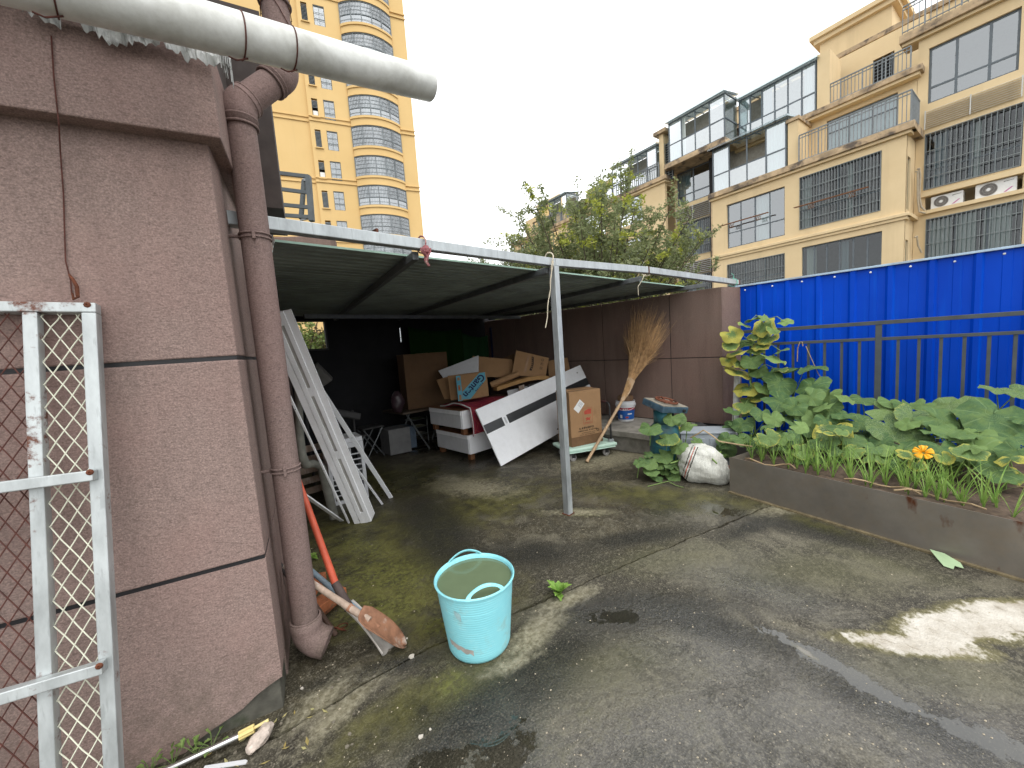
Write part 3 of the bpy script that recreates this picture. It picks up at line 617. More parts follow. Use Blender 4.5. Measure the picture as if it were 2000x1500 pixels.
mb.grid(20, 12, wrapfn); tag(mb.build('wrapped_clamp', M('plastic_wrapped_tape', (.50, .42, .36), .3, var=.3, scale=40, c2=(.28, .16, .11), amt=.6, bump=.8, bs=60), smooth=True), 'clear tape wrapped clamp beside the yellow pole socket', 'clamp')
for px, py in ((478, 1462), (508, 1470), (470, 1452)):
    pass
mb = MB()
a_, b_ = G(395, 1506, .003), G(480, 1493, .003); s_ = (b_-a_).normalized(); t_ = V((-s_.y, s_.x, 0))
mb.prism([a_, b_, b_+t_*.012, b_+t_*.016-s_*.01, a_+t_*.016], (0, 0, .004)); tag(mb.build('white_strip', WHITED), 'short white plastic strip on the ground at the lower edge', 'strip')

# ------------------------------------------------------------------ tools behind the downpipe
def tool(name, label, cat, pts, r, mat, n=12): 
    t_ = thing(name, label, cat, (pts[-1][0], pts[-1][1], 0)); MB().tube(pts, r, n).build('handle', mat, t_, smooth=True); return t_
def blade(root, tip, back, w, mat, nrm, dish=.02, nm='blade', pointed=True):
    tip, back = V(tip), V(back); L = tip-back; dL = L.normalized(); sd = dL.cross(V(nrm)).normalized(); nn = sd.cross(dL).normalized()
    def fn(u, v):
        s = v; hw = w/2*(min(1, (1.02-s)/.35)**.5 if pointed and s > .67 else 1); x = (u-.5)*2
        hw = w/2*min(1, .72+2.2*s)*(1 if s < .45 else max(.02, 1-((s-.45)/.55)**2)**.5) if pointed else hw
        return back+L*s+sd*(x*hw)+nn*(dish*(x*x-.5)+.012*math.sin(s*math.pi)) 
    return MB().grid(10, 14, fn).build(nm, mat, root, smooth=True, solid=.004)
# rusty shovel in front, whitish blade behind it, orange handled shovel
s1t = G(792, 1262, .012); s1b = DP(722, 1212, 1.90); s1b.z = max(s1b.z, .085)
h0 = DP(588, 1125, 2.0); 
sh = tool('rusty_shovel', 'long-handled shovel with rusty pointed blade, lowest of the leaning tools', 'shovel', [s1b+(h0-s1b)*1.25, lerp(s1b, h0, .5), s1b], [.015, .016, .017], HANDLEW)
blade(sh, s1t, s1b-(s1t-s1b)*.25, .118, BLADE, (-.2, -.14, 1), .018); MB().tube([s1b+(h0-s1b)*.30, s1b+(s1t-s1b)*.25], [.020, .012], 12).build('socket', BLADE, sh, smooth=True)
g_ = DP(757, 1228, 2.0); g_.z = .05; h1 = DP(604, 1112, 2.2)
gp = tool('blue_grey_pole', 'blue-grey steel pole lying over the shovels', 'pole', [g_+(h1-g_)*1.3, g_], .0145, BLUEPIPE)
wb0 = DP(672, 1165, 2.05); wt = DP(752, 1250, 1.93); wt.z = .015; wb0.z = .20
o0 = DP(655, 1140, 2.08); o1 = DP(592, 965, 2.12)
so_ = tool('orange_shovel', 'orange-handled shovel with cement-caked blade behind the rusty shovel', 'shovel', [o1+(o1-o0)*.25, o0], [.016, .019], ORANGEH)
MB().tube([o0+(o1-o0)*.01, wb0+(wt-wb0)*.12], [.0205, .024], 12).build('socket', M('dark_worn_socket', (.07, .05, .045), .8, var=.4), so_, smooth=True)
blade(so_, wt, wb0, .12, BLADEW, (.5, -.15, .6), .03, pointed=False)
tr = tool('brown_rod', 'short brown metal rod leaning behind the downpipe foot', 'rod', [DP(600, 1160, 2.05), V((*G(656, 1243).xy, .012))], .013, M('brown_rod_paint', (.10, .06, .045), .6))
k0 = DP(497, 742, 2.35); k1 = DP(526, 915, 2.3)
kh = thing('wedged_rod', 'pale rod with red-brown grip wedged between the wall and the downpipe', 'rod', (k1.x, k1.y, .0))
MB().tube([k0, lerp(k0, k1, .25), lerp(k0, k1, .36)], [.019, .015, .006], 12).build('grip', M('red_brown_grip', (.16, .05, .03), .55), kh, smooth=True)
MB().tube([lerp(k0, k1, .34), k0+(k1-k0)*2.9], .005, 8).build('rod', M('pale_rod', (.4, .39, .36), .5), kh, smooth=True)
bo = DP(541, 1098, 2.1); ob_ = tool('dark_pipe_stub', 'dark open pipe stub between the wall corner and the downpipe', 'pipe', [bo, DP(598, 1165, 2.2)], .015, M('dark_pipe', (.05, .042, .04), .6))
rndb = random.Random(3)
for px, py, z, an, lab in ((628, 1195, .0, .5, 'orange brick at the bottom behind the downpipe'), (640, 1180, .056, .35, 'orange brick lying on top of another behind the downpipe'), (612, 1150, .0, .9, 'half-hidden brick farthest behind the downpipe')):
    c = G(px, py, z); o = MB(Matrix.Translation(c) @ Matrix.Rotation(an, 4, 'Z')).box(-.1, .1, -.05, .05, 0, .054).build('brick', BRICK, bevel=.004); tag(o, lab, 'brick', 'bricks behind the downpipe')
mb = MB(); c = G(665, 1240)
torus(mb, c+V((0, 0, .035)), (.6, .3, .6), .035, .0035, 20); torus(mb, c+V((.02, .02, .03)), (.2, .7, .5), .028, .003, 20)
tag(mb.build('scrap_wire', RUST, smooth=True), 'coil of rusty scrap wire between downpipe foot and shovels', 'wire')

# ------------------------------------------------------------------ aqua tub full of green water
bc = V((1.100, 1.512, 0)); TH = .365; r0, r1 = .158, .195
tb = thing('flexi_tub', 'aqua plastic tub with two loop handles, full of green water', 'tub', bc)
n = 96; mb = MB()
hang = math.atan2(-bc.y, -bc.x)+R(14)          # handle axis roughly towards the viewer
def lip(a): 
    d_ = min(abs((a-hang+math.pi) % (2*math.pi)-math.pi), abs((a-hang-math.pi+math.pi) % (2*math.pi)-math.pi))
    return .0
prof = [(.0, .004), (r0-.02, .004), (r0-.006, .008), (r0, .022)]+[(r0+(r1-r0)*k/14, .022+(TH-.022)*k/14) for k in range(1, 15)]+[(r1+.007, TH-.008), (r1+.008, TH-.002), (r1+.003, TH+.002), (r1-.005, TH-.004), (r1-.007, TH-.03), (r1-.010, TH-.10)]
mb.lathe(prof, bc, n).build('tub_body', TUB, tb, smooth=True, angle=60)
for s in (0, 1):
    a0 = hang+s*math.pi; mb = MB(); hw = .44; NN = 24
    def P3(a, z, ro=0): return bc+V(((r1+.002+ro)*math.cos(a), (r1+.002+ro)*math.sin(a), z))
    outer = []; inner = []
    for k in range(NN+1):
        x = k/NN*2-1; e = math.cos(x*math.pi/2)**.62
        outer.append((a0+x*hw*1.18, TH-.004+.050*e)); xi = max(-1, min(1, x*1.0)); inner.append((a0+xi*hw*.90, TH-.006+.040*max(0, math.cos(xi*math.pi/2))**.45))
    tilt = lambda z: (z-TH)*-.55
    for th_ in (0, 1):
        pass
    O1 = [mb.a(P3(a, z, .004+tilt(z))) for a, z in outer]; I1 = [mb.a(P3(a, z, .004+tilt(z))) for a, z in inner]
    O2 = [mb.a(P3(a, z, -.005+tilt(z))) for a, z in outer]; I2 = [mb.a(P3(a, z, -.005+tilt(z))) for a, z in inner]
    for k in range(NN): mb.f += [[O1[k], O1[k+1], I1[k+1], I1[k]], [O2[k+1], O2[k], I2[k], I2[k+1]], [O1[k+1], O1[k], O2[k], O2[k+1]], [I1[k], I1[k+1], I2[k+1], I2[k]]]
    mb.build('loop_handle', TUB, tb, smooth=True, angle=50, bevel=.0015)
wz = TH-.020; MB().lathe([(0, wz), (r1-.008, wz)], bc, n).build('water', WATER, tb, smooth=True)
def tubpatch(px, py, w, h, tilt_, mat, nm, seed):
    d_ = ray(px, py); 
    # ray / cone by stepping
    s = 1.0
    while s < 3:
        p = CAM+d_*s; rr = math.hypot(p.x-bc.x, p.y-bc.y)
        if rr < r0+(r1-r0)*(p.z-.022)/(TH-.022): break
        s += .002
    a0 = math.atan2(p.y-bc.y, p.x-bc.x); z0 = p.z; rnd = random.Random(seed); mb = MB(); nx = 14
    R_ = lambda z: r0+(r1-r0)*(z-.022)/(TH-.022)+.0012
    up_ = []; dn = []
    for k in range(nx+1):
        x = (k/nx-.5)*w; z = z0+x*tilt_; a = a0+x/.17
        up_.append((a, z+h/2+rnd.uniform(-.003, .003))); dn.append((a, z-h/2+rnd.uniform(-.007, .007)))
    for k in range(nx): mb.poly([bc+V((R_(z)*math.cos(a), R_(z)*math.sin(a), z)) for a, z in (dn[k], dn[k+1], up_[k+1], up_[k])])
    return mb.build(nm, mat, tb)
tubpatch(900, 1266, .135, .026, -.22, PAPER, 'torn_label', 2); tubpatch(894, 1203, .030, .036, -.5, M('peeled_label', (.30, .48, .50), .8, var=.3, scale=25), 'torn_label', 5)

# ------------------------------------------------------------------ weeds
def weed(name, label, c, n, L, w, mat, seed, spread=1.0, grp=None, stems=False):
    rnd = random.Random(seed); t_ = thing(name, label, 'weed', c, grp); mb = MB(); ms = MB()
    for k in range(n):
        a = k*2.4+rnd.uniform(-.4, .4); el = rnd.uniform(.35, 1.25)/spread; l = L*rnd.uniform(.6, 1.1); d_ = V((math.cos(a)*math.cos(el), math.sin(a)*math.cos(el), math.sin(el))); sd = d_.cross(V((0, 0, 1))).normalized()
        base = V(c)
        if stems:
            base = V(c)+d_*l*.75; ms.tube([V(c), V(c)+d_*l*.4+V((0, 0, .004)), base], .0014, 5); d_ = (d_+V((rnd.uniform(-.5, .5), rnd.uniform(-.5, .5), rnd.uniform(-.2, .3)))).normalized(); sd = d_.cross(V((0, 0, 1))).normalized(); l *= .55
        pts = []
        for q in range(6):
            s = q/5; p = base+d_*(l*s)+V((0, 0, -l*.35*s*s)); ww = w*math.sin(math.pi*min(.97, .08+s*.92))**.8*(1+.25*math.sin(q*9)); pts.append((p-sd*ww+V((0, 0, ww*.4)), p, p+sd*ww+V((0, 0, ww*.4))))
        for A_, B_ in zip(pts, pts[1:]): mb.poly([A_[0], A_[1], B_[1], B_[0]]); mb.poly([A_[1], A_[2], B_[2], B_[1]])
    mb.build('leaves', mat, t_, smooth=True, angle=80)
    if stems: ms.build('stems', STEM, t_)
    return t_
weed('crack_weed', 'small bright green weed growing out of the slab crack', G(1092, 1160), 14, .125, .019, WEEDL, 3)
for k, (px, py, lab) in enumerate(((290, 1475, 'leafy little weed at the wall foot nearest the gate'), (335, 1462, 'leafy little weed, second from the gate at the wall foot'), (380, 1438, 'thin sprig of weed in the middle of the wall foot'), (412, 1436, 'small sprig of weed nearest the yellow socket'))):
    weed('wall_weed', lab, V((*PP(px, py+14, W0+bn*.035, bn).xy, .0)), 9 if k < 2 else 6, .075, .008, WEEDD, 20+k, .8, 'weeds along the wall foot', True)
weed('corner_weed', 'green weed peeping out behind the orange shovel handle', G(606, 1090, .01), 7, .10, .02, WEEDL, 9)
# fallen leaf, chips
lf = MB(); c = G(1845, 1098, .004); lx = (G(1875, 1105)-G(1815, 1085)).normalized(); ly = V((-lx.y, lx.x, 0))
lz = V((0, 0, .22))
lf.prism([c+lx*x_+(ly+lz)*y_+V((0, 0, .0145)) for x_, y_ in ((-.085, .055), (-.02, .06), (.06, .02), (.085, -.02), (.05, -.025), (.055, -.06), (.015, -.06), (-.035, -.005))], (0, 0, .0015))
tag(lf.build('fallen_leaf', M('pale_leaf_underside', (.34, .46, .27), .7, var=.1)), 'pale green fallen leaf by the foot of the steel planter', 'leaf')
for k, (px, py, r_, lab) in enumerate(((804, 1283, .014, 'pale stone chip beside the crack left of the tub'), (590, 1345, .008, 'small pale chip by the building corner'), (822, 1440, .010, 'pale shell-like chip on the dark slab'), (840, 1425, .006, 'tiny pale chip beside a larger one on the dark slab'), (795, 1247, .006, 'tiny pale chip off the tip of the rusty shovel'))):
    c = G(px, py); rnd = random.Random(k); mb = MB(); ring_ = [c+V((r_*rnd.uniform(.6, 1.2)*math.cos(a), r_*rnd.uniform(.6, 1.2)*math.sin(a), 0)) for a in [q*.9 for q in range(7)]]
    mb.prism(ring_, (0, 0, r_*.5)); tag(mb.build('stone_chip', M('pale_chip', (.5, .46, .4), .9)), lab, 'stone', 'pale chips on the yard')

rl_ = random.Random(77); mb = MB(); ml = MB()
for k in range(46):
    p = G(rl_.uniform(440, 700), rl_.uniform(1320, 1500)) if k < 34 else G(rl_.uniform(600, 800), rl_.uniform(1240, 1400))
    if (p-W0).dot(bn) < .01 and (p-W0).dot(bd) < .02: continue
    r_ = rl_.uniform(.003, .009); n_ = 5; a0 = rl_.uniform(0, 6)
    mb.prism([p+V((r_*rl_.uniform(.6, 1.2)*math.cos(a0+q*1.2566), r_*rl_.uniform(.5, 1)*math.sin(a0+q*1.2566), 0)) for q in range(n_)], (rl_.uniform(-.002, .002), 0, r_*.6))
for k in range(26):
    p = G(rl_.uniform(400, 640), rl_.uniform(1380, 1500), .003)
    if (p-W0).dot(bn) < .02 and (p-W0).dot(bd) < .02: continue
    a0 = rl_.uniform(0, 6); d_ = V((math.cos(a0), math.sin(a0), 0)); q_ = V((-d_.y, d_.x, .3)); l_ = rl_.uniform(.01, .024)
    ml.poly([p-d_*l_, p+q_*l_*.35, p+d_*l_+V((0, 0, .004)), p-q_*l_*.3])
stuff(mb.build('rubble', M('grey_rubble', (.17, .15, .115), .9, var=.5, scale=3), loc=(0, 0, 0))); stuff(ml.build('leaf_litter', leafmat('fallen_leaf_bits', (.30, .22, .07), (.45, .42, .2), .2), loc=(0, 0, 0)))
# ------------------------------------------------------------------ steel canopy
BY = 6.3
cn = thing('steel_canopy', 'galvanised steel canopy with dark ribbed roof sheets over the yard corner', 'canopy', (2.56, 2.07, 0))
bz = 2.165
bL, bP, bJ, bE = V((.30, 2.17, bz)), V((2.555, 2.075, bz)), PY(1262, 527, 1.84), PX(1441, 551, 5.75)
bJ.z = bz-.008; bE.z = bz-.02
bJ = V((*PP(1262, 528, (0, 0, bJ.z), V((0, 0, 1))).xy, bJ.z)); bE = V((*PP(1441, 552, (0, 0, bE.z), V((0, 0, 1))).xy, bE.z))
MB().bar(bL, bP+(bP-bL).normalized()*.02, .06, .062).build('beam', GALV, cn, bevel=.004)
MB().bar(bP+(bJ-bP).normalized()*.021, bJ, .06, .062).build('beam', GALV, cn, bevel=.004); MB().bar(bJ+(bE-bJ).normalized()*.008, bE, .06, .062).build('beam', GALV, cn, bevel=.004)
po = V((2.568, 2.062, 0)); MB().box(po.x-.03, po.x+.03, po.y-.03, po.y+.03, 0, bz-.033).build('post', GALV, cn, bevel=.004)
MB().box(po.x-.04, po.x+.04, po.y-.04, po.y+.04, 0, .006).build('base_plate', RUST, cn)
for p, s in ((bJ, .02), (bE-V((.03, 0, 0)), .022), (PP(733, 460, bL, V((0, 1, 0))), .012), (bP+V((.09, 0, .002)), .012)): 
    MB(Matrix.Translation(p)).box(-s*.5, s*.5, -.032, .031, -.031, .032).build('rust_joint', RUST, cn)
# rafters
rz = 2.095
raf = [((1.33, 2.16), (2.25, 6.1)), ((2.53, 2.10), (3.3, 6.1)), ((3.86, 1.96), (4.85, 6.1)), ((5.33, 1.8), (5.36, 6.1))]
for (x0, y0), (x1, y1) in raf: MB().bar((x0, y0, rz+.01), (x1, y1, rz+.005), .04, .05).build('rafter', GALVD, cn, bevel=.003)
MB().bar((1.55, 5.2, 2.045), (5.35, 5.2, 2.04), .05, .05).build('cross_beam', GALVD, cn)
# ribbed sheets lying across the rafters (ribs run left to right)
F0, F1 = V((.60, 2.34, 2.135)), V((5.39, 2.10, 2.125)); K0, K1 = V((1.35, BY+.1, 2.17)), V((5.39, BY+.1, 2.12))
def roofpt(u, v): return lerp(lerp(F0, F1, u), lerp(K0, K1, u), v)
ns = 5
for i in range(ns):
    mb = MB(); prof = []
    for k in range(8):
        b = k/8; prof += [(b, 0), (b+.06, 0), (b+.075, .018), (b+.10, .018), (b+.115, 0)]
    prof.append((1.03, 0))
    pts = [[], []]
    for s, dz in prof:
        v = (i+s)/ns
        for j, u in enumerate((0, 1)): pts[j].append(roofpt(u, min(v, 1.0))+V((0, 0, dz+.004*((i % 2))+.003*noise.noise(V((i, u*3, 0))))))
    for k in range(len(prof)-1): mb.poly([pts[0][k], pts[1][k], pts[1][k+1], pts[0][k+1]])
    mb.build('roof_sheet', SHEETU, cn, solid=.002)
MB().bar(F0+V((0, -.004, .005)), F1+V((0, -.004, .005)), .004, .012).build('sheet_edge_trim', M('pale_green_edge', (.33, .48, .40), .5), cn)
# ties on the beam
def loop_tie(p, r=.047): 
    mb = MB(); x = V((0, 1, 0)); mb.tube([p+V((.003*math.sin(3*a), r*math.cos(a), r*math.sin(a))) for a in [k*math.pi/10 for k in range(21)]], .005, 6); return mb
def beam_at(px, py):
    c0 = bL if px < 1075 else bP; n_ = (bP-bL).cross(V((0, 0, 1))).normalized() if px < 1075 else (bE-bP).cross(V((0, 0, 1))).normalized(); return PP(px, py, c0, n_)
c = beam_at(823, 478)
rg = thing('knotted_rag', 'faded red and cream rag knotted round the canopy beam', 'rag', c)
loop_tie(c, .05).build('band', RAG, rg, smooth=True)
def ragfn(off, L, w, seed):
    mb = MB(); rnd = random.Random(seed)
    mb.grid(4, 10, lambda u, v: c+V((off+(u-.5)*w*(1-.3*v)+.012*math.sin(v*5+seed), -.05+.012*math.sin(u*6+v*4), -.03-L*v))); return mb
ragfn(.006, .11, .035, 1).build('hanging_end', RAG, rg, smooth=True, solid=.003); ragfn(-.012, .075, .03, 4).build('hanging_end', RAG, rg, smooth=True, solid=.003)
mb = MB(); mb.lathe([(0, -.028), (.018, -.02), (.024, 0), (.016, .018), (0, .025)], c+V((0, -.045, -.035)), 10).build('knot', RAG, rg, smooth=True)
c = beam_at(1072, 505); st = thing('cream_string', 'cream string knotted where post meets beam, two ends hanging down', 'string', c)
loop_tie(c, .047).build('band', STRING, st, smooth=True)
for px, py2, s in ((1066, 640, 1), (1073, 580, 2)): 
    e = beam_at(px, py2); MB().tube([c+V((-.01*s, -.05, -.03))+(e-c-V((-.01*s, -.05, -.03)))*(k/12)+V((.006*math.sin(k*1.3+s), 0, 0)) for k in range(13)], .0042, 5).build('hanging_end', STRING, st, smooth=True)
c = beam_at(1262, 530); st = thing('loose_string', 'short cream string dangling from the beam joint near the brown wall', 'string', c); loop_tie(c, .045).build('band', STRING, st, smooth=True)
e = [beam_at(*q) for q in ((1262, 540), (1272, 536), (1268, 530), (1258, 538), (1254, 548), (1246, 560), (1247, 577))]; MB().tube(e, .0038, 5).build('hanging_end', STRING, st, smooth=True)
c = beam_at(1432, 552); st = thing('green_string', 'green string tied at the far end of the beam by the blue fence', 'string', c); loop_tie(c, .05).build('band', GREENS, st, smooth=True)
e = [beam_at(*q) for q in ((1432, 545), (1433, 538), (1429, 534))]; MB().tube(e, .0035, 5).build('loose_end', GREENS, st)

# ------------------------------------------------------------------ brown boundary wall with panel joints, ledge
XW = 5.4
sw = thing('boundary_wall', 'brown stone-coated wall with panel joints along the right of the canopy', 'wall', (XW, 3.9, 0))
ys = [1.67, PX(1310, 697, XW).y, 3.42, 4.4, 5.4, BY+.3]
for zz in ((.285, 1.165), (1.175, 2.06)):
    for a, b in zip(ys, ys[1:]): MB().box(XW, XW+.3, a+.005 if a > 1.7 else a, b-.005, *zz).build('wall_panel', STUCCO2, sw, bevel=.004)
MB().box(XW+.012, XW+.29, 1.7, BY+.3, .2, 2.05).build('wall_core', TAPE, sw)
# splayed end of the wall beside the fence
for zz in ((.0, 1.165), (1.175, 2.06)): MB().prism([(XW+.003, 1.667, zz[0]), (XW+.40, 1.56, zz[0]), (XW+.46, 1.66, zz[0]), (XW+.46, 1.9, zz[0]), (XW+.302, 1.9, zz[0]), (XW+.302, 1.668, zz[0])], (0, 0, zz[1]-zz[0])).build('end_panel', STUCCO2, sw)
lg = thing('concrete_ledge', 'low concrete ledge with a projecting slab at the foot of the brown wall', 'ledge', (4.95, 4, 0))
MB().box(4.53, XW-.002, 1.95, BY, 0, .20).build('ledge_base', CONC, lg, bevel=.008); MB().box(4.48, XW-.004, 1.92, BY, .203, .28).build('ledge_slab', CONC, lg, bevel=.008)

# ------------------------------------------------------------------ dark back wall with small window, gaps, tarps
def wallgrid(mb, W_, H_, ops, t_, f):
    us = sorted({0, W_, *[o[0] for o in ops], *[o[1] for o in ops]}); vs = sorted({0, H_, *[o[2] for o in ops], *[o[3] for o in ops]})
    hole = lambda u, v: any(o[0] < u < o[1] and o[2] < v < o[3] for o in ops)
    def solid(i, j): return 0 <= i < len(us)-1 and 0 <= j < len(vs)-1 and not hole((us[i]+us[i+1])/2, (vs[j]+vs[j+1])/2)
    for i in range(len(us)-1):
        for j in range(len(vs)-1):
            if not solid(i, j): continue
            a, b, c_, d_ = us[i], us[i+1], vs[j], vs[j+1]
            mb.poly([f(a, 0, c_), f(b, 0, c_), f(b, 0, d_), f(a, 0, d_)]); mb.poly([f(a, t_, d_), f(b, t_, d_), f(b, t_, c_), f(a, t_, c_)])
            if not solid(i-1, j): mb.poly([f(a, 0, c_), f(a, 0, d_), f(a, t_, d_), f(a, t_, c_)])
            if not solid(i+1, j): mb.poly([f(b, 0, d_), f(b, 0, c_), f(b, t_, c_), f(b, t_, d_)])
            if not solid(i, j-1): mb.poly([f(b, 0, c_), f(a, 0, c_), f(a, t_, c_), f(b, t_, c_)])
            if not solid(i, j+1): mb.poly([f(a, 0, d_), f(b, 0, d_), f(b, t_, d_), f(a, t_, d_)])
    return mb
bw = thing('back_wall', 'dark back wall of the canopy store with a small bright window hole', 'wall', (3.5, BY, 0))
w0, w1 = PY(566, 629, BY), PY(638, 680, BY); s0, s1 = PY(780, 640, BY), PY(786, 668, BY); g1_, g2_ = PY(783, 794, BY), PY(824, 803, BY)
x0_ = 1.2
ops = [(w0.x-x0_, w1.x-x0_, w1.z, w0.z), (s0.x-x0_, s0.x-x0_+.03, s1.z, s0.z), (g1_.x-x0_, g2_.x-x0_, g2_.z, g1_.z)]
TARP = M('shade_black_sheet', (.013, .013, .015), .9, var=.2, scale=3)  # near-black colour stands in for deep shade at the back
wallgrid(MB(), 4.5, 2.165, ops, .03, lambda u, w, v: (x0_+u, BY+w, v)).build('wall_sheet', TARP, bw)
mb = MB(); x0, x1, z0, z1 = w0.x, w1.x, w1.z, w0.z
for a in ((x0-.03, x0, z0-.03, z1+.03), (x1, x1+.03, z0-.03, z1+.03), (x0, x1, z0-.03, z0), (x0, x1, z1, z1+.03)): mb.box(a[0], a[1], BY-.02, BY-.002, a[2], a[3])
mb.build('window_frame', DARK, bw)
def drape(name, lab, cat, p0, p1, p2, mat, seed, amp=.04):
    """hanging sheet between top corners p0,p1 and down to p2.z"""
    mb = MB(); p0, p1 = V(p0), V(p1)
    def fn(u, v):
        t_ = lerp(p0, p1, u); sag = -.06*math.sin(u*math.pi); z = (t_.z+sag*(1-v))*(1-v)+(p2+.05*noise.noise(V((u*4, seed, 0))))*v
        return V((t_.x, t_.y-amp*(.4+.6*v)*(math.sin(u*19+seed)+.6*math.sin(u*7.3+seed*2))-.02, z))
    return tag(mb.grid(40, 12, fn).build(name, mat, smooth=True, solid=.002), lab, cat)
a, b = PY(795, 638, BY-.25), PY(900, 642, BY-.25); drape('green_tarp', 'shade-darkened green tarpaulin hung on the back wall of the store', 'tarpaulin', a, b, PY(850, 745, BY-.25).z, cloth('green_tarp', (.008, .032, .005), 5, .5), 2)  # green taken nearly to black to imitate the store's shade
a, b = PY(902, 650, BY-.2), PY(952, 655, BY-.2); drape('small_green_cloth', 'small dark green cloth right of the large green tarpaulin', 'cloth', a, b, PY(930, 720, BY-.2).z, cloth('green_cloth', (.015, .05, .018), 5, .5), 5, .02)
a, b = PY(955, 640, BY-.2), PY(1085, 636, BY-.2); drape('blue_tarp', 'dark blue tarpaulin hung at the back right of the store', 'tarpaulin', a, b, .7, cloth('blue_tarp', (.006, .009, .035), 5, .5), 9)

# ------------------------------------------------------------------ dim stored things at the back, several with shade put into their colours
ft = thing('folding_table', 'dark folding table with splayed steel legs at the back of the store', 'table', PY(815, 860, 5.55))
tz = PY(840, 792, 5.4).z; tx0, tx1 = PY(770, 795, 5.4).x, PY(905, 790, 5.4).x
MB().box(tx0, tx1, 5.15, 5.8, tz-.03, tz).build('table_top', M('brown_laminate', (.07, .05, .035), .5), ft, bevel=.004)
for xa, xb in ((tx0+.12, tx0+.42), (tx0+.42, tx0+.12), (tx1-.25, tx1-.5), (tx1-.5, tx1-.25)): MB().cyl((xa, 5.3 if xa < xb else 5.65, tz-.03), (xb, 5.2 if xa < xb else 5.7, 0), .013, n=8).build('leg', GALVD, ft, smooth=True)
def carton(name, lab, corners, mat, cat='carton', tape=True, flaps=None):
    """corners: origin, x-edge, y-edge, z-edge points"""
    o, px_, py_, pz_ = [V(c_) for c_ in corners]; ex, ey, ez = px_-o, py_-o, pz_-o
    t_ = thing(name, lab, cat, o)
    B_ = MB(Matrix((ex, ey, ez)).transposed().to_4x4()); B_.xf.translation = o
    B_.box(0, 1, 0, 1, 0, 1).build('box_body', mat, t_, bevel=.004)
    if tape:
        T_ = MB(B_.xf); T_.box(.44, .56, -.002, 1.0, 1.0005, 1.003).build('tape_strip', M('brown_tape', (.24, .13, .055), .35), t_)
    return t_
cx0, cx1 = PY(787, 690, 5.35).x, PY(862, 690, 5.35).x; cz = PY(800, 692, 5.35).z
bc_ = carton('large_carton', 'large brown carton standing on the folding table in the dark', [(cx0, 5.35, tz+.001), (cx1, 5.2, tz+.001), (cx0+.1, 5.75, tz+.001), (cx0, 5.35, cz)], KRAFTD)
mb = MB(); c = PY(776, 778, 5.3)
def bagfn(u, v):
    th = u*2*math.pi; r = .105*math.sin(math.pi*min(.97, .1+v*.85))**.7*(1+.25*noise.noise(V((math.cos(th)*1.5, math.sin(th)*1.5, v*3)))); return V((c.x+r*math.cos(th), c.y+r*.8*math.sin(th), tz+.002+.32*v))
mb.grid(18, 12, bagfn); tag(mb.build('plastic_bag', M('mauve_plastic_bag', (.035, .02, .025), .35, var=.3, bump=.6, bs=25), smooth=True), 'mauve plastic bag slumped on the folding table', 'bag')  # mauve darkened almost to black, shade put into the colour
a = PY(748, 855, 5.5); carton('white_cabinet_box', 'open white drawer box on the floor under the folding table', [(a.x, 5.3, .02), (a.x+.32, 5.25, .02), (a.x, 5.6, .02), (a.x, 5.3, .40)], M('shaded_white_board', (.13, .13, .13), .6), 'box', False)  # white board coloured dark grey to imitate shade under the table
a = PY(790, 850, 5.4); carton('pale_blue_box', 'pale blue box beside the white drawer box under the table', [(a.x, 5.45, .02), (a.x+.2, 5.4, .02), (a.x, 5.8, .02), (a.x, 5.45, .36)], M('pale_blue_box', (.07, .10, .14), .6), 'box', False)
sr = thing('shoe_rack', 'low metal rack of thin shelves under the folding table', 'rack', PY(817, 860, 5.75)); xx = PY(806, 850, 5.72).x
for z in (.12, .25, .38): MB().box(xx, xx+.3, 5.72, 5.95, z, z+.012).build('shelf', GALVD, sr)
for sx in (xx, xx+.29): MB().box(sx, sx+.012, 5.72, 5.735, 0, .42).build('upright', GALV, sr)
def stool(lab, px, py, dep, s):
    c = V((*PY(px, py, dep).xy, 0)); t_ = thing('folding_stool', lab, 'stool', c, 'folding stools in the dark store')
    for q in (-1, 1):
        MB().cyl(c+V((-.14*s, .12*q, 0)), c+V((.14*s, .12*q, .44)), .010, n=8).build('leg', GALVD, t_, smooth=True); MB().cyl(c+V((.14*s, .13*q, 0)), c+V((-.14*s, .13*q, .44)), .010, n=8).build('leg', GALVD, t_, smooth=True)
    MB().box(c.x-.17, c.x+.17, c.y-.15, c.y+.15, .44, .465).build('seat', DARK, t_, bevel=.01); MB().cyl(c+V((-.1*s, -.13, .06)), c+V((-.1*s, .13, .06)), .008, n=8).build('crossbar', GALVD, t_)
stool('folding stool with crossed steel legs behind the leaning white strips', 682, 830, 5.2, 1); stool('folding stool with crossed steel legs left of the folding table', 722, 840, 5.6, -1)
# pale board, wooden pallet bits, grey siphon pipe on the left
a = PY(612, 712, 4.9); b = PY(650, 745, 4.9); mb = MB(); u_ = (b-a).normalized(); w_ = V((.45, .25, -.65)).normalized()*-1
p = [PY(598, 735, 4.9), PY(618, 711, 4.85), PY(650, 743, 4.8), PY(622, 762, 4.85)]; mb.prism(p, (.05, .12, .03)); tag(mb.build('pale_cushion', M('grey_cushion', (.12, .115, .105), .9), bevel=.015), 'pale grey seat cushion tilted on the dark heap', 'cushion')
pl = thing('dark_heap_chair', 'dark upholstered chair half hidden on the heap behind the strips', 'chair', PY(640, 830, 5.0)); a = PY(640, 800, 5.0)
MB(Matrix.Translation(a) @ Matrix.Rotation(.35, 4, 'Y')).box(-.3, .35, -.2, .25, -.06, .03).build('seat', DARK, pl, bevel=.02); MB(Matrix.Translation(a) @ Matrix.Rotation(.35, 4, 'Y')).box(-.34, -.28, -.2, .25, -.05, .45).build('backrest', DARK, pl, bevel=.02)
